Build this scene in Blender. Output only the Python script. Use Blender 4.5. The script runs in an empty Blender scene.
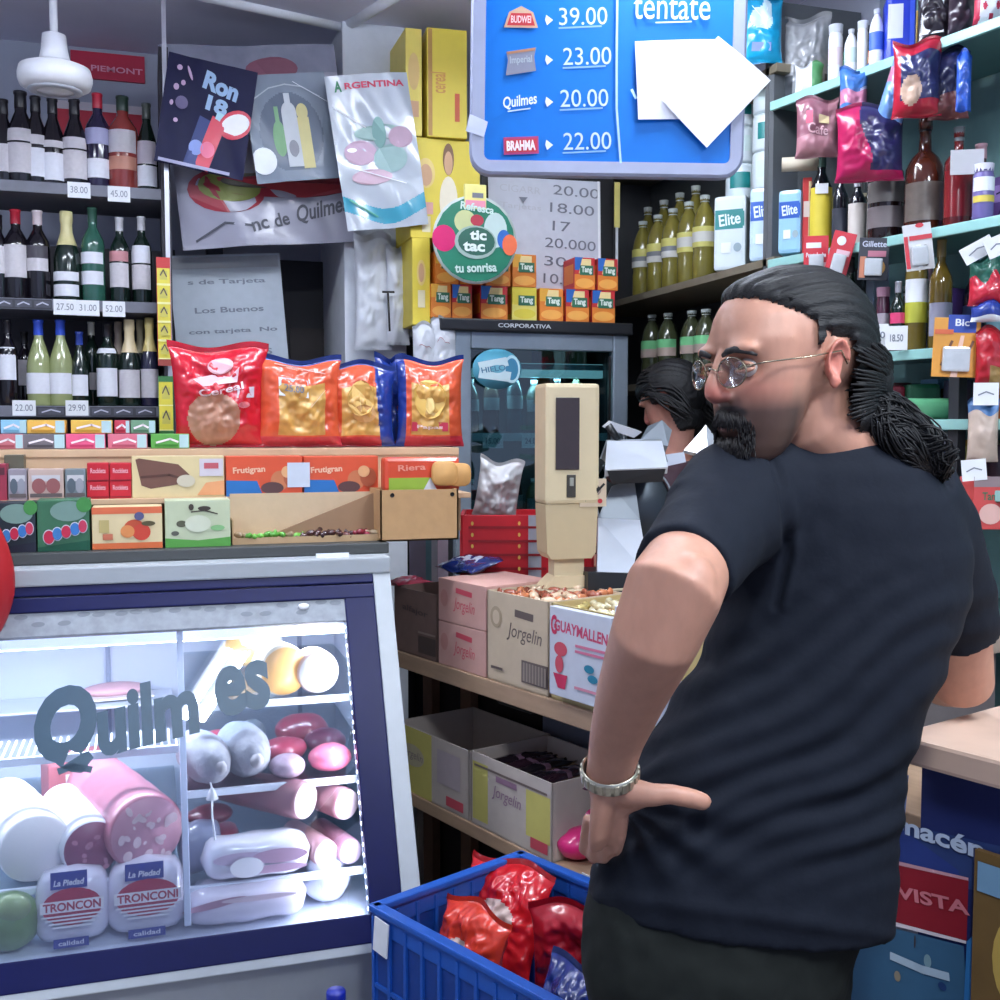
import bpy, bmesh, math, random
from mathutils import Vector, Matrix, noise
PI = math.pi
rnd = random.Random(7)
SC = bpy.context.scene
COL = SC.collection
# ------------------------------------------------------------------ camera
FOC = 1100.0
YAW, PITCH = math.radians(17.65), math.radians(3.64)
CAM = Vector((0, 0, 1.5))
FH = Vector((math.sin(YAW), math.cos(YAW), 0))
RT = Vector((math.cos(YAW), -math.sin(YAW), 0))
UPW = Vector((0, 0, 1))
FW = (FH * math.cos(PITCH) - UPW * math.sin(PITCH)).normalized()
UC = RT.cross(FW)

def ray(px, py):
    return FW + RT * ((px - 500) / FOC) + UC * ((500 - py) / FOC)

def PX(px, py, d=None, x=None, y=None, z=None, pl=None):
    """the real point of the room seen at a photo position, on a given depth or surface"""
    r = ray(px, py)
    if d is not None: k = d
    elif x is not None: k = (x - CAM.x) / r.x
    elif y is not None: k = (y - CAM.y) / r.y
    elif z is not None: k = (z - CAM.z) / r.z
    else:
        p, n = pl
        k = (p - CAM).dot(n) / r.dot(n)
    return CAM + r * k

# ------------------------------------------------------------------ materials
_mc = {}
def lin(c):
    c = c / 255.0
    return c / 12.92 if c <= 0.04045 else ((c + 0.055) / 1.055) ** 2.4

def mat(c, rough=0.5, metal=0.0, nz=0.08, spec=0.5, emit=0.0, bump=0.0, scale=30.0, coat=0.0, stretch=None, sss=0.0):
    key = (tuple(c), rough, metal, nz, spec, emit, bump, scale, coat, stretch, sss)
    if key in _mc: return _mc[key]
    m = bpy.data.materials.new('surface'); m.use_nodes = True
    nt = m.node_tree; b = nt.nodes['Principled BSDF']
    col = [lin(v) for v in c] + [1]
    tc = nt.nodes.new('ShaderNodeTexCoord'); n = nt.nodes.new('ShaderNodeTexNoise')
    n.inputs['Scale'].default_value = scale; n.inputs['Detail'].default_value = 3
    if stretch:
        mp = nt.nodes.new('ShaderNodeMapping'); mp.inputs['Scale'].default_value = stretch
        nt.links.new(tc.outputs['Object'], mp.inputs[0]); nt.links.new(mp.outputs[0], n.inputs['Vector'])
    else:
        nt.links.new(tc.outputs['Object'], n.inputs['Vector'])
    mx = nt.nodes.new('ShaderNodeMix'); mx.data_type = 'RGBA'
    mx.inputs[6].default_value = [v * (1 - nz) for v in col[:3]] + [1]
    mx.inputs[7].default_value = [min(1, v * (1 + nz)) for v in col[:3]] + [1]
    nt.links.new(n.outputs['Fac'], mx.inputs[0])
    nt.links.new(mx.outputs[2], b.inputs['Base Color'])
    b.inputs['Roughness'].default_value = rough; b.inputs['Metallic'].default_value = metal
    b.inputs['Specular IOR Level'].default_value = spec
    if coat: b.inputs['Coat Weight'].default_value = coat; b.inputs['Coat Roughness'].default_value = 0.12
    if sss:
        b.inputs['Subsurface Weight'].default_value = sss; b.inputs['Subsurface Scale'].default_value = 0.01
        b.inputs['Subsurface Radius'].default_value = (1, .35, .2)
    if emit:
        b.inputs['Emission Color'].default_value = col; b.inputs['Emission Strength'].default_value = emit
    if bump:
        bp = nt.nodes.new('ShaderNodeBump'); bp.inputs['Strength'].default_value = bump; bp.inputs['Distance'].default_value = 0.01
        nt.links.new(n.outputs['Fac'], bp.inputs['Height']); nt.links.new(bp.outputs[0], b.inputs['Normal'])
    _mc[key] = m
    return m

def glass_mat(tint=(235, 245, 245), refl=0.06, rough=0.02):
    key = ('g', tint, refl, rough)
    if key in _mc: return _mc[key]
    m = bpy.data.materials.new('clear_glass'); m.use_nodes = True
    nt = m.node_tree; nt.nodes.clear()
    o = nt.nodes.new('ShaderNodeOutputMaterial'); t = nt.nodes.new('ShaderNodeBsdfTransparent'); g = nt.nodes.new('ShaderNodeBsdfGlossy')
    t.inputs[0].default_value = [lin(v) for v in tint] + [1]
    g.inputs['Roughness'].default_value = rough
    lw = nt.nodes.new('ShaderNodeLayerWeight'); lw.inputs[0].default_value = 0.35
    ma = nt.nodes.new('ShaderNodeMath'); ma.operation = 'MULTIPLY_ADD'; ma.inputs[1].default_value = 0.6; ma.inputs[2].default_value = refl
    nt.links.new(lw.outputs['Fresnel'], ma.inputs[0])
    mx = nt.nodes.new('ShaderNodeMixShader')
    nt.links.new(ma.outputs[0], mx.inputs[0]); nt.links.new(t.outputs[0], mx.inputs[1]); nt.links.new(g.outputs[0], mx.inputs[2])
    nt.links.new(mx.outputs[0], o.inputs[0])
    _mc[key] = m
    return m

WHITE = mat((235, 236, 240)); PAPER = mat((232, 234, 238), .7); BLACK = mat((14, 14, 17), .45)
DARKG = mat((22, 26, 26), .12, nz=.2, coat=.5); STEEL = mat((180, 185, 190), .3, 1.0)
CARD = mat((190, 158, 120), .8, bump=.1); CARDL = mat((205, 180, 148), .8, bump=.1); WOOD = mat((178, 142, 108), .55, nz=.25, scale=12, stretch=(1, 1, 8))

# ------------------------------------------------------------------ mesh builder
_bev = {}
def rbox(sx, sy, sz, b):
    k = (round(sx, 5), round(sy, 5), round(sz, 5), b)
    if k in _bev: return _bev[k]
    bm = bmesh.new(); bmesh.ops.create_cube(bm, size=1)
    for v in bm.verts: v.co = Vector((v.co.x * sx, v.co.y * sy, v.co.z * sz))
    if b > 0: bmesh.ops.bevel(bm, geom=bm.edges[:], offset=min(b, .49 * min(sx, sy, sz)), segments=2, affect='EDGES', profile=.6)
    bm.verts.index_update()
    r = ([v.co.copy() for v in bm.verts], [[v.index for v in f.verts] for f in bm.faces]); bm.free()
    _bev[k] = r
    return r

_tx = {}
def text_geo(s, bold=0.0, shear=0.0):
    k = (s, bold, shear)
    if k in _tx: return _tx[k]
    c = bpy.data.curves.new('lettering', 'FONT'); c.body = s; c.align_x = 'CENTER'; c.resolution_u = 4; c.offset = bold; c.shear = shear
    o = bpy.data.objects.new('lettering', c); COL.objects.link(o)
    dg = bpy.context.evaluated_depsgraph_get(); dg.update()
    me = bpy.data.meshes.new_from_object(o.evaluated_get(dg))
    vs = [v.co.copy() for v in me.vertices]; fs = [list(p.vertices) for p in me.polygons]
    bpy.data.objects.remove(o); bpy.data.curves.remove(c); bpy.data.meshes.remove(me)
    x0 = min(v.x for v in vs); x1 = max(v.x for v in vs); y0 = min(v.y for v in vs); y1 = max(v.y for v in vs)
    vs = [Vector(((v.x - (x0 + x1) / 2) / (y1 - y0), (v.y - (y0 + y1) / 2) / (y1 - y0), 0)) for v in vs]
    r = (vs, fs, (x1 - x0) / (y1 - y0))
    _tx[k] = r
    return r

class MB:
    def __init__(s): s.v = []; s.f = []; s.m = []; s.s = []
    def add(s, vs, fs, m, M=None, smooth=False):
        o = len(s.v)
        s.v += [(M @ v) if M is not None else Vector(v) for v in vs]
        for i, f in enumerate(fs):
            s.f.append([j + o for j in f]); s.m.append(m[i] if isinstance(m, list) else m); s.s.append(smooth)
        return s
    def box(s, sx, sy, sz, m, c=(0, 0, 0), b=0.0, M=None):
        vs, fs = rbox(sx, sy, sz, b)
        T = Matrix.Translation(c)
        return s.add([T @ v for v in vs], fs, m, M)
    def lathe(s, prof, m, seg=20, M=None, a0=0, a1=2 * PI, smooth=True):
        full = abs(a1 - a0 - 2 * PI) < 1e-6; n = seg if full else seg + 1
        vs = []; fs = []; ms = []
        for r, z in prof:
            for i in range(n):
                a = a0 + (a1 - a0) * i / seg
                vs.append(Vector((r * math.cos(a), r * math.sin(a), z)))
        for k in range(len(prof) - 1):
            for i in range(seg):
                j = (i + 1) % n
                fs.append([k * n + i, k * n + j, (k + 1) * n + j, (k + 1) * n + i]); ms.append(m[k] if isinstance(m, list) else m)
        return s.add(vs, fs, ms, M, smooth)
    def loft(s, rings, m, cap=True, closed=True, M=None, smooth=True):
        n = len(rings[0]); vs = [p for r in rings for p in r]; fs = []
        for k in range(len(rings) - 1):
            for i in range(n if closed else n - 1):
                j = (i + 1) % n
                fs.append([k * n + i, k * n + j, (k + 1) * n + j, (k + 1) * n + i])
        if cap: fs.append(list(range(n))[::-1]); fs.append([(len(rings) - 1) * n + i for i in range(n)])
        return s.add(vs, fs, m, M, smooth)
    def tube(s, pts, rad, m, seg=10, M=None, up=None, cap=True, smooth=True):
        """rad: number, list of numbers or list of (a,b)"""
        pts = [Vector(p) for p in pts]; rings = []; N = len(pts)
        u = None
        for i, p in enumerate(pts):
            t = (pts[min(i + 1, N - 1)] - pts[max(i - 1, 0)])
            t = t.normalized() if t.length > 1e-9 else Vector((0, 0, 1))
            if up is not None: u = Vector(up)
            elif u is None: u = Vector((0, 0, 1)) if abs(t.z) < .9 else Vector((1, 0, 0))
            u = u - t * u.dot(t)
            if u.length < 1e-6: u = t.orthogonal()
            u = u.normalized(); w = t.cross(u)
            r = rad[i] if isinstance(rad, (list,)) else rad
            ra, rb = r if isinstance(r, tuple) else (r, r)
            rings.append([p + w * (ra * math.cos(2 * PI * k / seg)) + u * (rb * math.sin(2 * PI * k / seg)) for k in range(seg)])
        return s.loft(rings, m, cap, True, M, smooth)
    def ell(s, c, r, m, M=None, seg=20, rot=None):
        vs = []; fs = []; h = seg // 2
        R = rot if rot is not None else Matrix.Identity(3)
        for i in range(h + 1):
            t = PI * i / h
            for j in range(seg):
                a = 2 * PI * j / seg
                vs.append(Vector(c) + R @ Vector((r[0] * math.sin(t) * math.cos(a), r[1] * math.sin(t) * math.sin(a), r[2] * math.cos(t))))
        for i in range(h):
            for j in range(seg):
                k = (j + 1) % seg
                fs.append([i * seg + j, (i + 1) * seg + j, (i + 1) * seg + k, i * seg + k])
        return s.add(vs, fs, m, M, True)
    def art(s, W, H, items, M, eps=.0005):
        """flat printing in a W x H field; coordinates are fractions from the centre"""
        for i, it in enumerate(items):
            k = it[0]; z = eps * (i + 1)
            if k == 'r':
                _, x, y, w, h, m = it[:6]; a = math.radians(it[6]) if len(it) > 6 else 0
                c, sn = math.cos(a), math.sin(a); P = []
                for dx, dy in ((-1, -1), (1, -1), (1, 1), (-1, 1)):
                    ex, ey = dx * w * W / 2, dy * h * H / 2
                    P.append(Vector((x * W + ex * c - ey * sn, y * H + ex * sn + ey * c, z)))
                s.add(P, [[0, 1, 2, 3]], m, M)
            elif k == 'e':
                _, x, y, w, h, m = it[:6]; a = math.radians(it[6]) if len(it) > 6 else 0
                c, sn = math.cos(a), math.sin(a)
                P = []
                for q in range(20):
                    ex, ey = math.cos(q * PI / 10) * w * W / 2, math.sin(q * PI / 10) * h * H / 2
                    P.append(Vector((x * W + ex * c - ey * sn, y * H + ex * sn + ey * c, z)))
                s.add(P, [list(range(20))], m, M)
            elif k == 'p':
                P = [Vector((x * W, y * H, z)) for x, y in it[1]]
                s.add(P, [list(range(len(P)))], it[2], M)
            elif k == 't':
                _, txt, x, y, w, h, m = it[:7]
                a = math.radians(it[7]) if len(it) > 7 else 0; bold = it[8] if len(it) > 8 else .02; sh = it[9] if len(it) > 9 else 0
                vs, fs, asp = text_geo(txt, bold, sh); c, sn = math.cos(a), math.sin(a)
                P = []
                for v in vs:
                    ex, ey = v.x / asp * w * W, v.y * h * H
                    P.append(Vector((x * W + ex * c - ey * sn, y * H + ex * sn + ey * c, z)))
                s.add(P, fs, m, M)
            elif k == 'l':   # polyline stroke
                _, pts, wd, m = it
                for (xa, ya), (xb, yb) in zip(pts[:-1], pts[1:]):
                    A = Vector((xa * W, ya * H, z)); B = Vector((xb * W, yb * H, z)); t = (B - A).normalized(); n = Vector((-t.y, t.x, 0)) * wd / 2
                    e = t * wd * .3
                    s.add([A - e - n, B + e - n, B + e + n, A - e + n], [[0, 1, 2, 3]], m, M)
        return s
    def build(s, name, parent=None, M=None, **kw):
        me = bpy.data.meshes.new(name); me.from_pydata([tuple(v) for v in s.v], [], s.f)
        ms = []
        for m in s.m:
            if m not in ms: ms.append(m)
        for m in ms: me.materials.append(m)
        ix = {m: i for i, m in enumerate(ms)}
        me.polygons.foreach_set('material_index', [ix[m] for m in s.m]); me.polygons.foreach_set('use_smooth', s.s)
        me.update()
        o = bpy.data.objects.new(name, me); COL.objects.link(o)
        if parent is not None: o.parent = parent
        if M is not None: o.matrix_local = M
        if kw: tag(o, **kw)
        return o

def tag(o, label=None, cat=None, group=None, kind=None):
    if label: o['label'] = label
    if cat: o['category'] = cat
    if group: o['group'] = group
    if kind: o['kind'] = kind
    return o
def thing(name, label, cat, M=None, group=None):
    o = bpy.data.objects.new(name, None); COL.objects.link(o); o.empty_display_size = .05
    if M is not None: o.matrix_local = M
    return tag(o, label, cat, group)
def TR(p, rz=0, rx=0, ry=0):
    return Matrix.Translation(Vector(p)) @ Matrix.Rotation(rz, 4, 'Z') @ Matrix.Rotation(rx, 4, 'X') @ Matrix.Rotation(ry, 4, 'Y')
def frame(o, X, Y):
    X = Vector(X).normalized(); Y = Vector(Y); Y = (Y - X * Y.dot(X)).normalized(); Z = X.cross(Y)
    return Matrix(((X.x, Y.x, Z.x, o[0]), (X.y, Y.y, Z.y, o[1]), (X.z, Y.z, Z.z, o[2]), (0, 0, 0, 1)))
def face(W, D, H):      # front face (-y) of a box standing on z=0
    return frame((0, -D / 2, H / 2), (1, 0, 0), (0, 0, 1))
def side_r(W, D, H): return frame((W / 2, 0, H / 2), (0, 1, 0), (0, 0, 1))
def side_l(W, D, H): return frame((-W / 2, 0, H / 2), (0, -1, 0), (0, 0, 1))
def struct(mb, name, M=None, parent=None):
    o = mb.build(name, parent, M); o['kind'] = 'structure'; return o

# ------------------------------------------------------------------ generic goods
def carton(name, label, cat, W, D, H, m, items, M, group=None, sides=None, b=.002):
    mb = MB().box(W, D, H, m, (0, 0, H / 2), b)
    mb.art(W, H, items, face(W, D, H))
    if sides: mb.art(D, H, sides, side_r(W, D, H)); mb.art(D, H, sides, side_l(W, D, H))
    return mb.build(name, None, M, label=label, cat=cat, group=group)

def tray(mb, W, D, H, m, t=.004, M=None):
    mb.box(W, D, t, m, (0, 0, t / 2), 0, M)
    for sx in (-1, 1): mb.box(t, D, H, m, (sx * (W / 2 - t / 2), 0, H / 2), 0, M)
    for sy in (-1, 1): mb.box(W, t, H, m, (0, sy * (D / 2 - t / 2), H / 2), 0, M)
    return mb

def bag_surf(W, H, T, seed, crump, flare=0.0, seal=.06):
    def f(u, v, side):
        x = (u - .5) * W; z = v * H
        e = max(0, 1 - abs(2 * u - 1) ** 2.6) ** .6
        vv = min(1, max(0, (v - seal * .5) / (1 - seal * 1.6))); g = max(0, 1 - abs(2 * vv - 1) ** 3) ** .6
        th = T / 2 * e * g
        n = noise.noise(Vector((x * 22 + seed * 3.1, z * 22, side * 5 + seed))) * crump + noise.noise(Vector((x * 60 + seed, z * 60, seed + side))) * crump * .45
        x *= 1 - .10 * e * 0 - .08 * g + flare * (v - .5)
        w = .006 * math.sin(u * 9 + seed) * (1 - g)
        return Vector((x, side * (th + n * e * g * 1.0) + w, z + .010 * math.sin(u * 7 + seed) * v))
    return f
def bag(name, label, cat, W, H, T, zone, M, seed=1, crump=.012, group=None, arts=None, nu=34, nv=34, flare=0.0, mk=None):
    f = bag_surf(W, H, T, seed, crump, flare)
    mb = MB()
    for side in (-1, 1):
        vs = [f(i / nu, j / nv, side) for j in range(nv + 1) for i in range(nu + 1)]; fs = []; ms = []
        for j in range(nv):
            for i in range(nu):
                a = j * (nu + 1) + i; q = [a, a + 1, a + nu + 2, a + nu + 1]
                fs.append(q if side == -1 else q[::-1]); ms.append(zone((i + .5) / nu, (j + .5) / nv))
        mb.add(vs, fs, ms, None, True)
    if arts:
        for it in arts:     # lettering and prints laid on the front film
            sub = MB().art(1, 1, [it], Matrix.Identity(4), 0)
            vs = []
            for v in sub.v:
                p = f(min(.98, max(.02, v.x + .5)), min(.98, max(.02, v.y + .5)), -1); vs.append(p + Vector((0, -.0035, 0)))
            mb.add(vs, sub.f, sub.m, None, False)
    return mb.build(name, None, M, label=label, cat=cat, group=group)

BP = {
 'wine': [(0, 0), (.95, 0), (1, .02), (1, .60), (.93, .66), (.6, .74), (.38, .79), (.36, .97), (.40, .975), (.40, 1), (0, 1)],
 'burg': [(0, 0), (.95, 0), (1, .02), (1, .46), (.9, .55), (.62, .68), (.38, .78), (.34, .96), (.40, .97), (.40, 1), (0, 1)],
 'champ': [(0, 0), (.95, 0), (1, .02), (1, .45), (.9, .55), (.6, .68), (.42, .77), (.40, .86), (.46, .9), (.44, 1), (0, 1)],
 'spirit': [(0, 0), (.95, 0), (1, .02), (1, .60), (.96, .66), (.7, .72), (.36, .76), (.32, .9), (.38, .9), (.38, 1), (0, 1)],
 'flask': [(0, 0), (.9, 0), (1, .03), (1, .42), (.95, .55), (.7, .64), (.33, .70), (.28, .88), (.36, .88), (.36, 1), (0, 1)],
 'oil': [(0, 0), (.9, 0), (1, .03), (1, .28), (.94, .33), (1, .38), (1, .62), (.92, .72), (.62, .84), (.36, .9), (.36, .93), (.40, .93), (.40, 1), (0, 1)],
 'jar': [(0, 0), (.95, 0), (1, .03), (1, .78), (.9, .84), (.9, .86), (.95, .86), (.95, 1), (0, 1)],
}
def bottle(name, label, p, h, r, kind, glass, capm, labs, cap0=None, rz=-PI / 2, group=None, cat='bottle', tagm=None, flat=1.0, lw=1.25):
    prof = [(a * r, b * h) for a, b in BP[kind]]
    c0 = cap0 if cap0 is not None else {'wine': .84, 'burg': .82, 'champ': .62, 'spirit': .86, 'flask': .86, 'oil': .92, 'jar': .855}[kind]
    M = Matrix.Translation(Vector(p)) @ Matrix.Rotation(rz + PI / 2, 4, 'Z') @ Matrix.Diagonal((1, flat, 1, 1))
    root = MB().lathe(prof, glass, 18).build(name, None, M, label=label, cat=cat, group=group)
    def rad(t):
        for (a, b), (a2, b2) in zip(BP[kind][:-1], BP[kind][1:]):
            if b <= t <= b2 and b2 > b: return (a + (a2 - a) * (t - b) / (b2 - b)) * r
        return BP[kind][-2][0] * r
    ts = [c0] + [b for a, b in BP[kind] if b > c0 + .001][:-1] + [1.0]
    pr = [(rad(t) + .0012, t * h) for t in ts]; pr.append((0, h + .001))
    MB().lathe(pr, capm, 14).build('cap' if kind in ('oil', 'jar', 'spirit', 'flask') else 'neck_foil', root)
    for t0, t1, m in labs:
        q = [(rad(t0 + (t1 - t0) * k / 3) + .0012, (t0 + (t1 - t0) * k / 3) * h) for k in range(4)]
        MB().lathe(q, m, 14, None, -PI / 2 - lw, -PI / 2 + lw).build('label', root)
    if tagm:
        MB().box(.035, .001, .028, tagm, (0, -r - .003, h * .62), 0).build('price_sticker', root)
    return root
ORD = ['first', 'second', 'third', 'fourth', 'fifth', 'sixth', 'seventh', 'eighth', 'ninth', 'tenth', 'eleventh', 'twelfth']
def scribble(x0, x1, y, n, amp, seed):
    r = random.Random(seed); return [(x0 + (x1 - x0) * i / n, y + (r.random() - .5) * amp) for i in range(n + 1)]
# ================================================================== camera object, lights, view
cd = bpy.data.cameras.new('camera'); cd.sensor_width = 36; cd.sensor_fit = 'HORIZONTAL'; cd.lens = 36 * FOC / 1000
co = bpy.data.objects.new('camera', cd); COL.objects.link(co)
co.matrix_world = Matrix(((RT.x, UC.x, -FW.x, CAM.x), (RT.y, UC.y, -FW.y, CAM.y), (RT.z, UC.z, -FW.z, CAM.z), (0, 0, 0, 1)))
cd.clip_start = .05
SC.camera = co
SC.view_settings.view_transform = 'Standard'; SC.view_settings.look = 'None'; SC.view_settings.gamma = 1; SC.view_settings.use_curve_mapping = False
SC.view_settings.exposure = 0.08
w = bpy.data.worlds.new('world'); SC.world = w; w.use_nodes = True
w.node_tree.nodes['Background'].inputs[0].default_value = (.55, .66, 1, 1); w.node_tree.nodes['Background'].inputs[1].default_value = 1.0
def area(name, p, target, sx, sy, power, col):
    l = bpy.data.lights.new(name, 'AREA'); l.shape = 'RECTANGLE'; l.size = sx; l.size_y = sy; l.energy = power; l.color = col
    o = bpy.data.objects.new(name, l); COL.objects.link(o); o.location = p
    o.rotation_euler = (Vector(target) - Vector(p)).to_track_quat('-Z', 'Y').to_euler(); return o
COOL = (.86, .93, 1.0)
# ================================================================== the room
CEIL = 2.9; YB = 4.4
plaster = mat((225, 225, 245), .9, bump=.15, scale=6); wallm = mat((165, 170, 185), .9, bump=.15, scale=8)
tile = mat((112, 104, 98), .5, nz=.3, scale=5)
struct(MB().box(7, 8.4, .1, tile, (1.2, .8, -.05)), 'floor')
struct(MB().box(7, 8.4, .1, plaster, (1.2, .8, CEIL + .05)), 'ceiling')
struct(MB().box(7, .1, CEIL, wallm, (1.2, YB + .05, CEIL / 2)), 'wall_back')
struct(MB().box(.1, 8.2, CEIL, wallm, (-1.75, .3, CEIL / 2)), 'wall_left')
# white plaster column between the posters and the fridge
pa = PX(343, 100, y=3.85); pb = PX(405, 100, y=3.85)
struct(MB().box(pb.x - pa.x, YB - 3.85, CEIL, mat((215, 220, 228), .8, bump=.1), ((pa.x + pb.x) / 2, (YB + 3.85) / 2, CEIL / 2)), 'trim_1')
# ceiling beads that meet over the column
t0 = PX(200, -6, z=CEIL); t1 = PX(345, 26, z=CEIL); t2 = PX(410, -14, z=CEIL)
struct(MB().tube([t0, t1], .022, mat((225, 228, 235), .6), 8), 'trim_2')
struct(MB().tube([t1, t2], .022, mat((225, 228, 235), .6), 8), 'trim_3')
# right wall: a straight far part and a near part that turns outwards
XR = 1.75
J = Vector((XR, 2.86, 0)); TN = Vector((math.sin(math.radians(11)), -math.cos(math.radians(11)), 0)); NN = Vector((-TN.y * -1, -TN.x, 0))
NN = Vector((-math.cos(math.radians(11)), -math.sin(math.radians(11)), 0))
tealwall = mat((120, 160, 160), .7, nz=.1)
struct(MB().box(.1, 1.65, CEIL, wallm, (XR + .37, 3.65, CEIL / 2)), 'wall_right')
nw0 = J - NN * .36
struct(MB().box(3.4, .1, CEIL, tealwall, (0, 0, 0), 0, frame(nw0 + TN * 1.6 - NN * .05 + Vector((0, 0, CEIL / 2)), TN, (NN.x, NN.y, 0))), 'wall_right')
# dark doorway in the back wall and the white door frame edge
da = PX(283, 300, y=YB - .02); db = PX(345, 300, y=YB - .02)
dm = mat((26, 24, 32), .5)
door = struct(MB().box(.9, .05, 2.15, dm, ((da.x + db.x) / 2 + .1, YB - .03, 1.08), .004).box(.30, .01, .55, mat((38, 26, 26), .5), ((da.x + db.x) / 2 + .05, YB - .06, 1.62)), 'door_1')
struct(MB().box(.06, .08, 2.25, mat((60, 60, 72), .6), ((da.x + db.x) / 2 - .38, YB - .05, 1.12), .003), 'door_1_frame' if False else 'trim_4')

# ------------------------------------------------------------------ ceiling fan hub
fw = mat((232, 234, 240), .35)
hub = PX(55, 76, d=3.1)
fan = thing('ceiling_fan', 'white ceiling fan motor hanging from a thin rod above the wine shelves', 'fan', TR(hub))
MB().tube([(0, 0, .07), (0, 0, CEIL - hub.z - .002)], .011, fw, 12).build('rod', fan)
MB().lathe([(0, CEIL - hub.z - .07), (.03, CEIL - hub.z - .07), (.06, CEIL - hub.z - .002), (0, CEIL - hub.z)], fw, 20).build('canopy', fan)
MB().lathe([(0, .115), (.032, .112), (.036, .07), (.045, .03), (0, .03)], fw, 24).build('collar', fan)
MB().lathe([(0, .03), (.07, .03), (.095, .02), (.1, 0), (.1, -.012), (.094, -.03), (.075, -.04), (0, -.046)], fw, 32).build('motor_housing', fan)
MB().lathe([(.072, -.0392), (.074, -.0425), (.05, -.0465), (.049, -.044)], mat((190, 194, 205), .5), 32).build('vent_ring', fan)

# ------------------------------------------------------------------ wine shelving on the left
YS = 3.75
xr = PX(163, 300, y=YS).x; xl = -1.30
sm = mat((110, 112, 124), .5, nz=.15); smd = mat((48, 46, 56), .6)
zs = [PX(80, 184, y=YS).z, PX(80, 300, y=YS).z, PX(80, 406, y=YS).z]
sh = thing('wine_shelving', 'grey metal shelving filled with rows of wine bottles on the left', 'shelf', TR((0, 0, 0)))
MB().box(.03, .34, 2.72, smd, (xr + .015, YS + .17, 1.36)).build('side_panel', sh)
MB().box(.03, .34, 2.72, smd, (xl, YS + .17, 1.36)).build('side_panel', sh)
MB().box(xr - xl, .015, 1.1 + .95, smd, ((xl + xr) / 2, YS + .335, 1.1)).build('back_panel', sh)
for z in zs + [zs[2] - .42]:
    MB().box(xr - xl, .33, .035, sm, ((xl + xr) / 2, YS + .165, z - .0175), .002).build('shelf_board', sh)
# upper open back shows the wall; red sign hangs there
redm = mat((190, 30, 66), .5)
pr0 = PX(70, 48, y=YB - .03); pr1 = PX(145, 82, y=YB - .03)
MB().box(pr1.x - pr0.x, .012, pr0.z - pr1.z, redm, (0, 0, 0), .001).art(pr1.x - pr0.x, pr0.z - pr1.z, [('t', 'PIEMONT', .12, -.1, .7, .22, mat((225, 150, 175)))], frame((0, -.0065, 0), (1, 0, 0), (0, 0, 1))).build('wall_sign', None, TR(((pr0.x + pr1.x) / 2, YB - .008, (pr0.z + pr1.z) / 2)), label='crimson sign with pale capitals high on the back wall behind the fan', cat='sign')
pr0 = PX(55, 100, y=YB - .03); pr1 = PX(143, 150, y=YB - .03)
MB().box(pr1.x - pr0.x, .012, pr0.z - pr1.z, mat((200, 36, 60), .5), (0, 0, 0), .001).art(1, 1, [('r', 0, (pr0.z - pr1.z) * .44, pr1.x - pr0.x, .03, mat((215, 205, 210)))], frame((0, -.0065, 0), (1, 0, 0), (0, 0, 1))).build('wall_sign', None, TR(((pr0.x + pr1.x) / 2, YB - .008, (pr0.z + pr1.z) / 2)), label='plain red sign with a pale top edge behind the top row of bottles', cat='sign')

BK = mat((20, 16, 24), .14, nz=.2, coat=.4); BKG = mat((18, 34, 28), .14, nz=.2, coat=.4); CL = mat((150, 158, 110), .12, nz=.1, coat=.5)
ROS = mat((140, 55, 50), .15, nz=.1, coat=.5); LB = mat((205, 200, 205), .6, nz=.12, scale=90); LBW = mat((225, 226, 235), .6, nz=.08, scale=90); FOB = mat((24, 22, 30), .35)
def W(px): return 1
top = [  # px centre, top row, width px, kind, glass, foil, labels, text
 (3, 100, 20, 'burg', BK, FOB, [(.12, .45, LB)], 'dark wine bottle cut by the left edge of the photo on the top shelf'),
 (20, 92, 27, 'burg', BK, FOB, [(.10, .42, LB), (.44, .58, LB)], 'tallest dark wine bottle with cream square label at the left of the top shelf'),
 (35, 97, 22, 'burg', BK, FOB, [(.08, .40, LBW), (.44, .55, LB)], 'dark wine bottle with cream label and round neck badge, second in the top row'),
 (52, 99, 22, 'burg', BK, FOB, [(.05, .36, LBW), (.42, .5, LB)], 'dark wine bottle with bright white label below the fan hub'),
 (74, 100, 24, 'burg', BK, FOB, [(.08, .40, LB), (.42, .55, LB)], 'dark wine bottle with cream label directly above the left price tag'),
 (97, 94, 22, 'wine', mat((36, 30, 60), .14, coat=.4), mat((185, 35, 60), .3), [(.45, .62, mat((165, 165, 200))), (.1, .3, LBW)], 'purple-black bottle with a red neck foil on the top shelf'),
 (122, 97, 27, 'wine', ROS, mat((40, 60, 50), .35), [(.38, .62, LB), (.2, .34, mat((190, 130, 110)))], 'reddish brown bottle with a dark green neck foil on the top shelf'),
 (146, 104, 20, 'burg', BKG, mat((70, 76, 72), .35), [(.3, .56, mat((205, 195, 205))), (.05, .28, LBW)], 'slim green-black bottle at the right end of the top shelf')]
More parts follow.
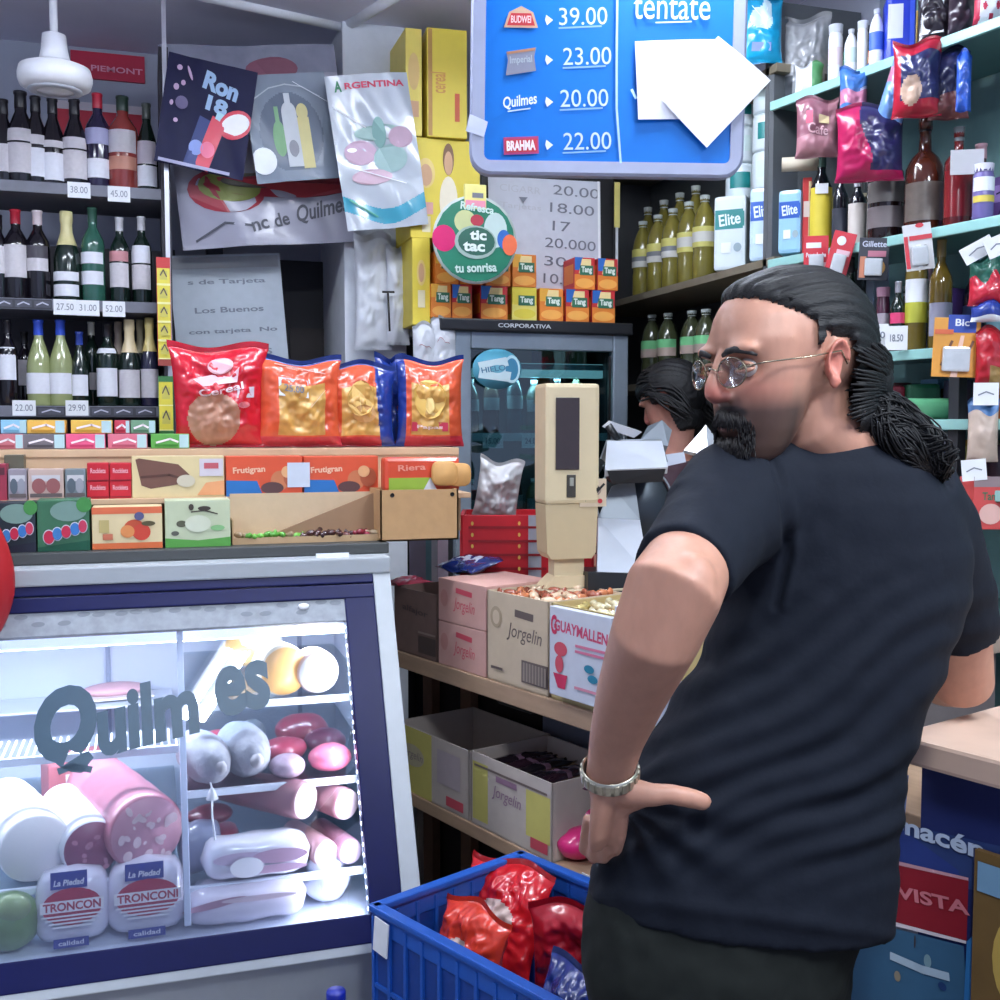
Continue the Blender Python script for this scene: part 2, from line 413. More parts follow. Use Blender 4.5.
mid = [
 (-2, 215, 16, 'wine', BK, FOB, [(.30, .62, LB)], 'dark bottle cut by the left photo edge on the middle shelf'),
 (15, 210, 22, 'wine', BK, mat((170, 30, 50), .35), [(.24, .60, LB)], 'dark wine bottle with bright red neck foil on the middle shelf'),
 (37, 211, 21, 'wine', BK, mat((210, 195, 200), .35), [(.32, .46, LB), (.46, .6, mat((70, 66, 76)))], 'dark wine bottle with pale pink neck foil on the middle shelf'),
 (66, 212, 24, 'champ', BKG, mat((215, 205, 150), .35), [(.05, .18, LBW), (.22, .32, LBW)], 'squat dark bottle with a long pale gold neck foil on the middle shelf'),
 (92, 208, 21, 'wine', mat((46, 92, 78), .12, coat=.5), mat((40, 80, 66), .3), [(.40, .52, LBW), (.18, .32, LBW)], 'bright green bottle with small silver labels on the middle shelf'),
 (119, 218, 18, 'wine', BKG, mat((190, 190, 196), .3), [(.48, .60, mat((190, 130, 135))), (.18, .46, LB)], 'green-black bottle with a pink neck label above its white one on the middle shelf'),
 (141, 217, 18, 'wine', BKG, mat((200, 200, 206), .3), [(.46, .66, LBW), (.16, .44, LB)], 'green-black bottle with two stacked white labels at the right end of the middle shelf')]
low = [
 (7, 320, 17, 'wine', BK, FOB, [(.30, .68, LBW)], 'black bottle with tall white label at the left of the lowest wine shelf'),
 (24, 332, 13, 'wine', BK, FOB, [(.28, .62, LB)], 'narrow black bottle half hidden second on the lowest wine shelf'),
 (38, 320, 22, 'burg', CL, mat((50, 80, 190), .25), [(.14, .38, LBW)], 'clear white-wine bottle with blue neck foil, the left one of two'),
 (60, 320, 22, 'burg', CL, mat((50, 80, 190), .25), [(.14, .38, LBW)], 'clear white-wine bottle with blue neck foil, the right one of two'),
 (79, 332, 17, 'burg', BKG, mat((40, 60, 140), .25), [(.14, .42, LBW)], 'short dark bottle with a deep blue neck foil beside the clear pair'),
 (91, 322, 12, 'wine', BKG, mat((215, 215, 200), .3), [(.2, .4, LB)], 'thin bottle with cream neck foil set back on the lowest wine shelf'),
 (107, 324, 20, 'wine', BKG, FOB, [(.64, .70, LBW), (.12, .46, LBW)], 'black bottle with white collar and large white label on the lowest wine shelf'),
 (118, 322, 10, 'champ', BKG, mat((200, 180, 160), .3), [(.2, .4, LB)], 'thin copper-necked bottle peeping between two others on the lowest wine shelf'),
 (129, 320, 21, 'champ', BKG, mat((225, 205, 165), .25), [(.10, .42, LB)], 'sparkling wine bottle with champagne gold neck foil on the lowest wine shelf'),
 (140, 320, 12, 'champ', BKG, mat((205, 190, 150), .25), [(.1, .4, LB)], 'sparkling wine bottle with dull gold foil, behind its neighbours'),
 (149, 318, 18, 'champ', mat((34, 34, 60), .14, coat=.4), mat((220, 200, 130), .25), [(.10, .42, LB)], 'sparkling wine bottle with bright gold foil at the right end of the lowest shelf')]
for row, z, g, base in ((top, zs[0], 'bottles on the top wine shelf', 181), (mid, zs[1], 'bottles on the middle wine shelf', 298), (low, zs[2], 'bottles on the lowest wine shelf', 404)):
    for i, (px, ty, wd, kind, gl, fo, labs, lab) in enumerate(row):
        y = YS + (.07 if wd > 14 else .16)
        p = PX(px, ty, y=y)
        wine_r = max(.026, wd * (p - CAM).length / FOC / 2 * .98)
        bottle('wine_bottle', lab, (p.x, y, z + .0005), p.z - z, wine_r, kind, gl, fo, labs, rz=-PI / 2 - .3, group=g)
# price tags clipped on the shelf edges
tags = [(79, 190, 0), (119, 194, 0), (65, 307, 1), (88, 308, 1), (114, 309, 1), (24, 408, 2), (77, 408, 2)]
inkm = mat((120, 126, 140)); txts = ['38.00', '45.00', '27.50', '31.00', '52.00', '22.00', '29.90']
for i, (px, py, k) in enumerate(tags):
    p = PX(px, py, y=YS - .003)
    wdt = 21 * 3.55 / FOC; ht = 15 * 3.55 / FOC
    MB().box(wdt, .0015, ht, PAPER).art(wdt, ht, [('t', txts[i], 0, .02, .75, .42, inkm, 0, .0)], frame((0, -.0008, 0), (1, 0, 0), (0, 0, 1))).build(
        'price_tag', None, TR((p.x, YS - .0012, p.z)), label='white price tag reading %s clipped to the %s wine shelf edge' % (txts[i], ['top', 'middle', 'lowest'][k]), cat='price tag', group='price tags on the wine shelves')
# dark printed edge strips
for a, b, k, lab in ((-25, 52, 1, 'middle'), (36, 66, 2, 'lowest left'), (90, 156, 2, 'lowest right')):
    py = 304 if k == 1 else 407
    p0 = PX(a, py, y=YS); p1 = PX(b, py, y=YS); wd = p1.x - p0.x
    n = max(1, int(wd / .055)); its = []
    for q in range(n):
        its.append(('r', -.5 + (q + .5) / n, 0, .86 / n, .7, mat((70, 72, 84))))
        its.append(('l', [(-.5 + (q + .2) / n, -.1), (-.5 + (q + .5) / n, .18), (-.5 + (q + .8) / n, -.05)], .004, mat((190, 190, 205))))
    MB().box(wd, .001, .030, mat((50, 50, 60))).art(wd, .030, its, frame((0, -.0006, 0), (1, 0, 0), (0, 0, 1)), .0002).build('shelf_strip', None, TR(((p0.x + p1.x) / 2, YS - .0008, zs[k] - .0175)), label='dark printed label strip along the %s wine shelf edge' % lab, cat='label strip')
# aluminium post right of the shelving
pp = PX(166, 150, y=3.70)
MB().box(.014, .014, CEIL, mat((185, 186, 196), .35, .6), (0, 0, CEIL / 2), .001).build('metal_post', None, TR((pp.x, 3.70, 0)), label='thin pale metal post standing between the wine shelves and the banner', cat='post')
# yellow hanging sachet strips
yel = mat((222, 208, 70), .35); 
def sachets(px0, px1, ya, yb, n, topc, botc, lab):
    a = PX(px0, ya, y=3.66); b = PX(px1, yb, y=3.66); w = b.x - a.x; H = a.z - b.z; its = []
    MBs = MB().box(w, .003, H, topc); its.append(('r', 0, -.03, .92, .86, yel))
    for q in range(n):
        yy = .5 - .08 - (q + .5) * .86 / n
        its.append(('r', 0, yy, .55, .4 / n, mat((200, 190, 90)))); its.append(('l', [(-.22, yy), (0, yy + .25 / n), (.22, yy - .05 / n)], .004, mat((90, 80, 70))))
        its.append(('r', 0, yy - .42 / n, .95, .02, mat((235, 230, 160))))
    its.append(('r', 0, -.47, .9, .06, botc))
    MBs.art(w, H, its, frame((0, -.0017, 0), (1, 0, 0), (0, 0, 1)))
    MBs.build('sachet_strip', None, TR(((a.x + b.x) / 2, 3.66, (a.z + b.z) / 2)), label=lab, cat='sachet strip')
    return (a.x + b.x) / 2, a.z
sx, sz = sachets(156, 172, 257, 366, 5, mat((190, 50, 50)), mat((150, 60, 50)), 'long yellow strip of sachets with a red top beside the wine shelves')
sachets(158, 174, 376, 434, 2, mat((50, 110, 60)), mat((60, 120, 60)), 'short yellow sachet strip with green top just above the counter goods')
# ------------------------------------------------------------------ banners and posters
def drape(W, H, zone, amp=.012, nu=70, nv=70, seed=1, thick=.0015, folds=7):
    mb = MB()
    def f(u, v, s):
        x = (u - .5) * W; z = (v - .5) * H
        y = amp * math.sin(u * folds + v * 3 + seed) * (1 - .3 * v) + amp * .8 * noise.noise(Vector((u * 4 + seed, v * 4 + u * 3, seed)))
        return Vector((x, y + s * thick / 2, z))
    for s in (-1, 1):
        vs = [f(i / nu, j / nv, s) for j in range(nv + 1) for i in range(nu + 1)]; fs = []; ms = []
        for j in range(nv):
            for i in range(nu):
                a = j * (nu + 1) + i; q = [a, a + 1, a + nu + 2, a + nu + 1]
                fs.append(q if s == -1 else q[::-1]); ms.append(zone((i + .5) / nu, (j + .5) / nv))
        mb.add(vs, fs, ms, None, True)
    return mb, f
def quadplace(tl, tr, bl, y):
    a, b, c = PX(*tl, y=y), PX(*tr, y=y), PX(*bl, y=y)
    W = (b - a).length; H = (a - c).length
    return frame((b + c) / 2, (b - a), (a - c)), W, H
def on(mb, f, items, dy=-.002):
    for it in items:
        sub = MB().art(1, 1, [it], Matrix.Identity(4), 0)
        # refine big flat shapes are small enough to follow the cloth
        vs = []
        for v in sub.v:
            p = f(min(1, max(0, v.x + .5)), min(1, max(0, v.y + .5)), -1); vs.append(p + Vector((0, dy, 0)))
        mb.add(vs, sub.f, sub.m)
        dy -= .0004
FX = Matrix.Rotation(0, 4, 'X')
def hang(o_frame):      # frame has Z out of the sheet; drape() uses x,z plane with -y outwards
    return o_frame @ Matrix(((1, 0, 0, 0), (0, 0, 1, 0), (0, -1, 0, 0), (0, 0, 0, 1)))
gb = mat((150, 150, 166), .35, nz=.12, scale=8, coat=.3); gb2 = mat((128, 130, 148), .35, nz=.2, coat=.3)
F, w, h = quadplace((170, 46), (344, 46), (172, 250), 3.80)
def zb(u, v):
    d = math.hypot((u - .28) * 1.6, (v - .27) * 1.0 / .9)
    return gb2 if v > .85 else gb
mb, f = drape(w, h, zb, .016, seed=2)
grn = mat((120, 128, 60), .4); rd = mat((150, 40, 56), .4)
on(mb, f, [('e', -.22, -.22, .44, .22, rd, -4), ('e', .1, -.20, .9, .12, rd, -2), ('e', -.2, -.2, .36, .15, grn, -4), ('e', .0, -.17, .5, .08, mat((70, 66, 60))),
           ('t', 'nc', -.05, -.40, .10, .05, mat((70, 72, 84)), 12), ('t', 'de', .08, -.37, .09, .07, mat((70, 72, 84)), 10), ('t', 'Quilmes', .33, -.33, .32, .10, mat((70, 72, 84)), 9, .02, .3), ('l', [(-.42, -.46), (-.25, -.38), (-.1, -.40)], .012, mat((70, 72, 84))),
           ('e', .12, .38, .3, .12, mat((130, 70, 90)))])
mb.build('hanging_banner', None, hang(F), label='large grey plastic banner with green and red emblem hanging behind the two posters', cat='banner')
navy = mat((16, 18, 58), .5, nz=.2, spec=.2); 
F, w, h = quadplace((163, 50), (252, 72), (160, 162), 3.66)
mb, f = drape(w, h, lambda u, v: navy, .006, seed=4, folds=4)
lbl = mat((150, 180, 215)); pk = mat((190, 160, 190)); redp = mat((200, 34, 66), .35)
on(mb, f, [('t', 'Ron', .12, .30, .40, .17, lbl, -10, .05), ('t', '18', .10, .12, .24, .14, lbl, -8, .05), ('r', -.06, -.26, .15, .50, mat((30, 50, 110)), -14), ('r', .08, -.24, .17, .50, redp, -16), ('r', .15, .02, .09, .08, mat((170, 210, 225)), -16),
           ('e', .33, -.02, .38, .26, redp, 20), ('e', .33, -.02, .32, .19, mat((240, 238, 245)), 20), ('e', -.07, -.3, .16, .14, mat((130, 150, 210))), ('e', .06, -.3, .16, .15, mat((225, 110, 140))),
           ('e', -.36, .38, .06, .05, pk), ('e', -.3, .25, .05, .05, pk), ('e', -.37, .2, .06, .06, pk), ('e', -.29, .07, .14, .12, mat((90, 80, 120))), ('e', -.4, .05, .04, .05, pk), ('e', -.33, -.1, .05, .04, pk), ('e', -.24, .35, .03, .14, pk, 30),
           ('r', -.06, -.475, .8, .03, mat((160, 160, 190)))])
mb.build('poster', None, hang(F), label='navy poster with pale blue number 18 lettering and a tilted red bottle', cat='poster')
F, w, h = quadplace((250, 76), (333, 72), (248, 184), 3.68)
gp = mat((112, 124, 140), .45, nz=.3, scale=6, coat=.15); gp2 = mat((78, 92, 112), .45, nz=.3, scale=6, coat=.15)
mb, f = drape(w, h, lambda u, v: gp2 if math.hypot(u - .5, v - .45) < .38 and v > .1 else gp, .006, seed=9, folds=4)
ys = mat((200, 190, 130)); gs = mat((120, 165, 120)); ws = mat((195, 200, 205))
on(mb, f, [('e', -.15, -.1, .16, .34, gs), ('r', -.15, .12, .05, .16, gs), ('r', .16, -.15, .14, .48, ys), ('e', .16, .14, .14, .16, ys), ('r', 0, -.12, .18, .5, ws), ('e', 0, .14, .18, .2, ws), ('r', 0, .24, .07, .16, ws), ('e', 0, -.2, .12, .16, mat((130, 132, 140))),
           ('e', -.38, -.3, .30, .25, mat((235, 240, 245))), ('l', [(-.4, .27), (-.2, .37), (0, .4), (.2, .37), (.4, .27)], .012, mat((170, 180, 190))), ('l', [(.1, .42), (.48, .22)], .006, mat((225, 230, 240)))])
mb.build('poster', None, hang(F), label='grey-blue poster of bottles with a white round sticker hung right of the navy one', cat='poster')
F, w, h = quadplace((330, 76), (412, 72), (342, 232), 3.60)
wp = mat((176, 184, 194), .25, nz=.1, coat=.6, scale=12)
def zp(u, v):
    k = .10 + .05 * math.sin(u * 5 + 2)
    return mat((60, 150, 175), .25, coat=.8) if k - .02 < v < k + .08 else wp
mb, f = drape(w, h, zp, .010, seed=5, folds=5, nu=90, nv=160)
on(mb, f, [('t', 'A', -.36, .43, .09, .07, mat((40, 120, 80)), 0, .04), ('t', 'RGENTINA', .08, .43, .72, .042, mat((205, 60, 90)), 0, .03), ('e', .05, .12, .6, .1, mat((150, 180, 175))), ('e', -.2, .0, .4, .16, mat((190, 160, 180))), ('e', .15, -.05, .4, .18, mat((150, 180, 178))), ('e', .3, .08, .3, .14, mat((180, 150, 170))), ('e', -.1, -.16, .5, .1, mat((200, 170, 185))),
           ('e', .05, .12, .16, .2, mat((120, 160, 155))), ('e', -.3, .02, .12, .03, mat((245, 245, 250))), ('l', [(-.45, .3), (-.1, .16)], .01, mat((240, 242, 246))), ('l', [(-.3, -.1), (.3, -.22)], .006, mat((240, 242, 246))), ('l', [(-.42, -.3), (-.1, -.42)], .012, mat((60, 160, 130)))])
mb.build('poster', None, hang(F), label='white film-wrapped poster with a red heading and a teal wave along the bottom', cat='poster')
F, w, h = quadplace((173, 256), (284, 253), (174, 372), 3.95)
its = [('t', 's de Tarjeta', .0, .26, .7, .055, inkm), ('t', 'Los Buenos', .0, .02, .62, .05, inkm), ('t', 'con tarjeta  No', .02, -.17, .8, .05, inkm), ('t', 'NO FIAMOS', -.02, -.36, .75, .055, inkm), ('r', 0, .43, .96, .1, mat((160, 165, 172)))]
MB().box(w, h, .003, mat((176, 186, 196), .5)).art(w, h, its, Matrix.Translation((0, 0, .0018))).build('notice_sheet', None, F, label='pale grey written notice hanging below the grey banner', cat='notice')
MB().tube([PX(174, 250, y=3.96), PX(174, 372, y=3.96)], .004, BLACK, 6).tube([(PX(174, 366, y=3.96) + PX(284, 364, y=3.96)) / 2 + Vector((-.18, 0, 0)), (PX(174, 366, y=3.96) + PX(284, 364, y=3.96)) / 2 + Vector((.18, 0, 0))], .004, BLACK, 6).build('wire_hanger', None, label='thin black wire frame behind the written notice', cat='wire')
# white plastic bags on the column
wbm = mat((200, 204, 212), .4, nz=.1, coat=.2)
p = PX(373, 350, y=3.80)
bag('plastic_bag', 'white plastic bag roll hanging on the column below the film-wrapped poster', 'bag', .13, .40, .05, lambda u, v: wbm, TR(p), seed=3, crump=.014)
p = PX(398, 345, y=3.78)
bag('plastic_bag', 'narrow white plastic bag hanging right of the roll on the column', 'bag', .08, .34, .04, lambda u, v: wbm, TR(p), seed=8, crump=.012)
hk = PX(388, 293, y=3.74)
MB().tube([hk, hk + Vector((.005, 0, -.13))], .0035, BLACK, 6).tube([hk + Vector((-.02, 0, .003)), hk + Vector((.022, 0, .004))], .004, BLACK, 6).build('bag_hook', None, label='thin dark hook hanging in front of the white bags on the column', cat='hook')
# ================================================================== fridge with goods on top
YF = 3.60
fl = PX(455, 400, y=YF).x; fr = PX(628, 400, y=YF).x; fz = PX(540, 333, y=YF).z; fzt = PX(540, 320, y=YF - .03).z
fl0 = PX(442, 328, y=YF).x
fg = mat((128, 140, 152), .35, .3); fdk = mat((22, 24, 30), .4)
fx = (fl + fr) / 2; fwid = fr - fl
fr_o = thing('display_fridge', 'grey glass-door drinks fridge with a black top band behind the counter', 'fridge', TR((fx, YF, 0)))
mb = MB()
for x in (-fwid / 2 + .02, fwid / 2 - .02): mb.box(.04, .56, fz - .1, fdk, (x, .32, (fz + .1) / 2), .003)
mb.box(fwid - .08, .02, fz - .1, mat((60, 80, 84), .5), (0, .59, (fz + .1) / 2)).box(fwid - .08, .54, .1, fdk, (0, .32, .15)).box(fwid - .08, .54, .02, fdk, (0, .32, fz - .01))
mb.build('cabinet', fr_o)
th = fzt - fz
MB().box(fwid + (fl - fl0) + .02, .64, th, fdk, (-(fl - fl0) / 2, .30, fz + th / 2), .006).art(fwid, th, [('t', 'CORPORATIVA', -.12, 0, .30, .34, mat((200, 205, 210)))], frame((0, -.0205, fz + th / 2), (1, 0, 0), (0, 0, 1))).build('top_band', fr_o)
dr = MB(); fw_ = .058; z0 = .12
dr.box(fw_, .04, fz - z0, fg, (-fwid / 2 + fw_ / 2, .02, (fz + z0) / 2), .006).box(fw_, .04, fz - z0, fg, (fwid / 2 - fw_ / 2, .02, (fz + z0) / 2), .006)
dr.box(fwid - 2 * fw_, .04, fw_, fg, (0, .02, fz - fw_ / 2), .004).box(fwid - 2 * fw_, .04, fw_ * 1.5, fg, (0, .02, z0 + fw_ * .75), .004)
dr.box(.008, .012, fz - z0 - .15, BLACK, (fwid / 2 - fw_ - .012, .006, (fz + z0) / 2))
do = dr.build('door', fr_o)
MB().box(fwid - 2 * fw_, .004, fz - z0 - .1, glass_mat((170, 200, 205), .05)).build('glass_pane', do, TR((0, .02, (fz + z0) / 2)))
MB().tube([(fwid / 2 - .028, -.005, 1.2), (fwid / 2 - .028, -.03, 1.22), (fwid / 2 - .028, -.03, 1.48), (fwid / 2 - .028, -.005, 1.5)], .008, mat((70, 76, 84), .4), 8).build('handle', do)
wire = mat((190, 205, 210), .35, .4)
szs = [PX(540, 437, y=YF + .1).z, 1.12, .78, .42, fz - .17 + .0]
for z in szs[:4]:
    m = MB().box(fwid - .09, .008, .028, wire, (0, .07, z)).box(fwid - .09, .006, .006, wire, (0, .55, z))
    for k in range(14): m.tube([(-fwid / 2 + .06 + k * (fwid - .12) / 13, .07, z), (-fwid / 2 + .06 + k * (fwid - .12) / 13, .55, z)], .0025, wire, 6)
    m.build('shelf', fr_o)
MB().box(fwid - .14, .05, .05, mat((190, 225, 232), .4, nz=0, emit=.8), (.04, .16, fz - .12), .004).build('lamp_cover', fr_o)
area('fridge_lamp', (fx, YF + .16, fz - .15), (fx, YF + .2, 0), .4, .05, 2.2, (.7, .92, 1))
st0 = PX(497, 369, y=YF - .003)
MB().lathe([(0, 0), (.095, 0), (.095, .002), (0, .002)], mat((90, 165, 190), .3), 30).art(.19, .19, [('e', .30, 0, .34, .7, mat((190, 225, 235))), ('e', .30, 0, .26, .55, mat((60, 130, 165))), ('r', -.08, .12, .6, .22, mat((205, 225, 230)), 14), ('r', -.05, -.15, .65, .25, mat((200, 222, 228)), -8), ('e', .0, .0, .3, .2, mat((110, 180, 200))), ('t', 'HIELO', -.08, .0, .5, .14, mat((70, 120, 150)), 10)], Matrix.Translation((0, 0, .002))).build('sticker', fr_o, frame((st0.x - fx, -.003, st0.z), (1, 0, 0), (0, 0, 1)) @ Matrix.Diagonal((.92, .72, 1, 1)), label='round pale blue sticker with a white swirl')
for i, (px, py) in enumerate(((494, 441), (533, 441))):
    p = PX(px, py, y=YF + .05)
    MB().box(.075, .002, .05, PAPER).art(.075, .05, [('t', ['15.00', '24.00'][i], 0, 0, .7, .4, inkm)], frame((0, -.0012, 0), (1, 0, 0), (0, 0, 1))).build('shelf_label', fr_o, TR((p.x - fx, .062, p.z)))
r2 = random.Random(3)
fcol = [((70, 74, 60), 'olive'), ((88, 70, 60), 'brown'), ((60, 84, 90), 'teal'), ((110, 112, 108), 'grey'), ((70, 50, 60), 'plum'), ((120, 120, 90), 'straw')]
cnt = 0
for zi, z in enumerate(szs[:2]):
    for k in range(6):
        c, nm = fcol[(k + zi * 2) % 6]
        x = fx - fwid / 2 + .10 + k * .082
        bottle('drink_bottle', '%s coloured bottle, %s from the left on the %s fridge shelf' % (nm, ORD[k], ['eye-level', 'second'][zi]), (x, YF + .16 + .02 * (k % 2), z + .015), .19 + .012 * (k % 3), .030, 'oil', mat(c, .2, coat=.5), mat((200, 205, 210), .4), [(.4, .62, mat((150, 160, 165)))], group='bottles inside the fridge')
for i, (px, col, nm) in enumerate(((520, (120, 100, 60), 'yellow-brown'), (550, (130, 70, 60), 'reddish'), (575, (90, 110, 80), 'green'))):
    z = fz - .24; p = PX(px, 385, y=YF + .25)
    carton('drink_carton', '%s small carton standing near the top inside the fridge' % nm, 'carton', .07, .06, .13, mat(col, .5), [('r', 0, .1, .7, .3, mat((180, 180, 170)))], TR((p.x, YF + .25, szs[0] + .26)), group='cartons inside the fridge')
MB().box(fwid - .09, .008, .02, wire, (0, .12, szs[0] + .25)).box(fwid - .09, .4, .004, mat((150, 170, 175), .4), (0, .32, szs[0] + .256)).build('shelf', fr_o)
# orange juice-powder boxes
orange = mat((226, 128, 44), .45); yl = mat((224, 205, 70), .45); gl = mat((50, 110, 80)); rdm = mat((200, 44, 50), .45); blm = mat((40, 100, 180)); cream = mat((236, 214, 170))
def tang(W, H, var):
    base = {'r': rdm, 'o': orange, 'y': yl}[var]
    its = [('r', 0, -.26, 1, .46, orange if var != 'y' else mat((230, 215, 110))), ('e', .0, -.3, .9, .3, mat((240, 170, 80)) if var != 'y' else yl), ('p', [(-.5, .1), (-.5, .5), (-.1, .5), (-.28, .1)], blm if var == 'r' else (mat((232, 170, 60)) if var == 'o' else yl)), ('p', [(-.3, .0), (-.15, .45), (.3, .45), (.3, 0)], mat((240, 215, 150)) if var != 'y' else yl),
           ('r', .08, .10, .66, .30, gl), ('t', 'Tang', .08, .10, .52, .24, mat((225, 235, 225)), 0, .04)]
    return base, its
row1 = [(440, 'o'), (461, 'r'), (493, 'r'), (523, 'y'), (550, 'o'), (576, 'r'), (602, 'r')]
row2 = [(446, 'o'), (470, 'r'), (497, 'o'), (523, 'o'), (583, 'r'), (606, 'r')]
ztop = fzt + .001; hb = PX(520, 287, y=YF).z - fzt
nm = {'r': 'red-edged', 'o': 'orange', 'y': 'yellow'}
def place_row(row, z, H, which):
    for i, (px, v) in enumerate(row):
        nx = row[i + 1][0] if i + 1 < len(row) and row[i + 1][0] - px < 40 else px + 27
        w = min(.095, (nx - px) * 3.75 / FOC * .97) if i + 1 < len(row) else .09
        if i and px - row[i - 1][0] < 40: w = min(w, (px - row[i - 1][0]) * 3.75 / FOC * .97)
        b, its = tang(w, H, v); p = PX(px, 300, y=YF + .02)
        carton('juice_powder_box', '%s juice powder box, %s from the left in the %s row on the fridge' % (nm[v], ORD[i], which), 'box', w, .11, H, b, its, TR((p.x, YF + .06, z)), group='juice powder boxes on the fridge', sides=[('r', 0, 0, .8, .6, orange)])
place_row(row1, ztop, hb - .001, 'bottom'); place_row(row2, ztop + hb, hb * .98, 'upper')
# wall shelf left of the fridge and the yellow cartons on it
YC = 3.62
cy = mat((222, 200, 66), .5, nz=.05); cy2 = mat((226, 206, 96), .5); pkf = mat((200, 150, 110)); brn = mat((120, 84, 50)); sk = mat((205, 160, 120))
ca = PX(410, 325, y=YC); cb = PX(438, 325, y=YC)
lx = PX(411, 300, y=YC).x; rx = PX(480, 200, y=YC + .0).x
zb0 = PX(425, 325, y=YC).z
ws_ = MB().box(rx - lx - .02, .40, .03, mat((150, 150, 150), .6), (0, .2, -.015), .003)
struct_shelf = thing('wall_shelf', 'small wall board carrying the stack of yellow cartons beside the fridge', 'shelf', TR(((lx + fl0) / 2 - .01, YC + .34, zb0 - .001)))
MB().box(fl0 - lx - .03, .36, .025, mat((150, 150, 150), .6), (0, 0, -.0125), .003).build('board', struct_shelf)
MB().box(.02, .30, .02, STEEL, (0, .1, -.035)).build('bracket', struct_shelf)
z1 = PX(425, 238, y=YC).z; z2 = PX(430, 138, y=YC).z; z3 = PX(430, 20, y=YC - .1).z
WY = rx - lx
yi = [('e', -.28, .15, .26, .30, mat((226, 200, 120))), ('e', -.28, .13, .18, .22, sk), ('r', -.28, -.2, .2, .12, mat((215, 160, 150))), ('r', -.28, -.36, .12, .16, mat((235, 225, 190))), ('e', .04, .3, .16, .32, brn), ('e', .04, .26, .12, .24, sk), ('e', .04, -.12, .26, .5, mat((235, 225, 200))), ('t', 'H', .38, -.1, .14, .12, mat((190, 60, 40)), 0, .05)]
H1 = z1 - zb0; H2 = z2 - z1; H3 = z3 - z2
cxm = (lx + rx) / 2
carton('cereal_carton', 'yellow carton with a printed face at the bottom of the stack beside the fridge', 'carton', fl0 - lx - .04, .3, H1, cy, [('e', 0, .1, .5, .3, mat((226, 200, 120))), ('e', 0, .1, .32, .22, sk), ('r', 0, -.2, .4, .2, mat((230, 220, 180)))], TR(((lx + fl0) / 2 - .015, YC + .15, zb0)))
carton('cereal_carton', 'yellow carton showing a person in white, middle of the stack beside the fridge', 'carton', WY, .3, H2, cy, yi, TR((cxm, YC + .15, max(z1, ztop + 2 * hb) + .0)), sides=[('t', 'H', 0, 0, .4, .2, mat((190, 60, 40)))])
zz = max(z1, ztop + 2 * hb) + H2 + .001
carton('cereal_carton', 'pale yellow carton at the left top of the stack, turned towards the door', 'carton', .055, .26, H3, cy2, [('e', 0, .1, .7, .35, mat((215, 180, 110))), ('r', 0, -.25, .6, .15, sk)], TR((PX(413, 60, y=YC).x, YC + .12, zz)))
carton('cereal_carton', 'bright yellow carton with brown vertical print on top of the stack', 'carton', .135, .24, H3 * 1.02, cy, [('r', -.42, 0, .1, .98, mat((176, 130, 60))), ('t', 'cereal', -.22, .0, .5, .14, mat((200, 140, 60)), 90), ('r', .25, -.22, .12, .26, mat((196, 80, 40)))], TR((PX(450, 60, y=YC - .03).x, YC + .10, zz), -.06))
# white packets hanging under the shelf
for i, (px, py, s) in enumerate(((424, 384, .13), (442, 378, .14))):
    p = PX(px, py, y=YC + .0)
    bag('hanging_packet', ['white packet with green print hanging below the yellow cartons', 'white packet hanging against the side of the fridge'][i], 'packet', .09, .20, .03, lambda u, v: mat((80, 130, 110)) if v < .2 and u > .3 else wbm, TR((p.x, YC - .02, p.z)), seed=11 + i, crump=.01, arts=[('l', scribble(-.3, .2, .1, 5, .1, i), .01, mat((150, 60, 60)))])
# round promotional sign
rc = PX(475, 240, y=3.48)
mb = MB().lathe([(0, -.003), (.142, -.003), (.142, .003), (0, .003)], mat((200, 210, 205), .4), 48)
g1 = mat((34, 120, 92), .35); 
mb.art(.284, .284, [('e', 0, 0, .95, .95, g1), ('e', -.37, 0, .28, .30, mat((206, 30, 104), .35)), ('e', -.12, .2, .26, .26, mat((190, 196, 140))), ('e', .02, .22, .16, .13, mat((170, 40, 60))), ('e', .24, .12, .28, .40, mat((190, 210, 205))), ('e', .34, .02, .16, .22, blm), ('e', .41, -.04, .18, .24, mat((228, 110, 70), .35)), ('e', 0, -.03, .50, .38, mat((150, 175, 165))), ('e', .01, -.02, .44, .32, mat((36, 92, 76))),
                   ('t', 'tic', .03, .05, .2, .11, mat((225, 235, 230)), 0, .04), ('t', 'tac', -.02, -.08, .26, .11, mat((225, 235, 230)), 0, .04), ('t', 'Refresca', .02, .36, .4, .09, mat((200, 225, 215)), -6, .03), ('t', 'tu sonrisa', .0, -.32, .5, .10, mat((200, 225, 215)), 4, .03)], Matrix.Translation((0, 0, .0035)))
mb.build('round_sign', None, frame(rc, (1, 0, 0), (0, 0, 1)), label='round green sign with a pink ball and white lettering in front of the orange boxes', cat='sign')
tp = PX(475, 197, y=3.48)
MB().box(.075, .012, .08, mat((226, 216, 130), .4), (0, 0, 0), .004).art(.075, .08, [('r', 0, -.3, .9, .3, mat((225, 140, 160))), ('r', .1, .05, .5, .2, mat((110, 110, 120)))], frame((0, -.0062, 0), (1, 0, 0), (0, 0, 1))).build('small_packet', None, TR(tp), label='small yellow and pink packet perched on top of the round green sign', cat='packet')
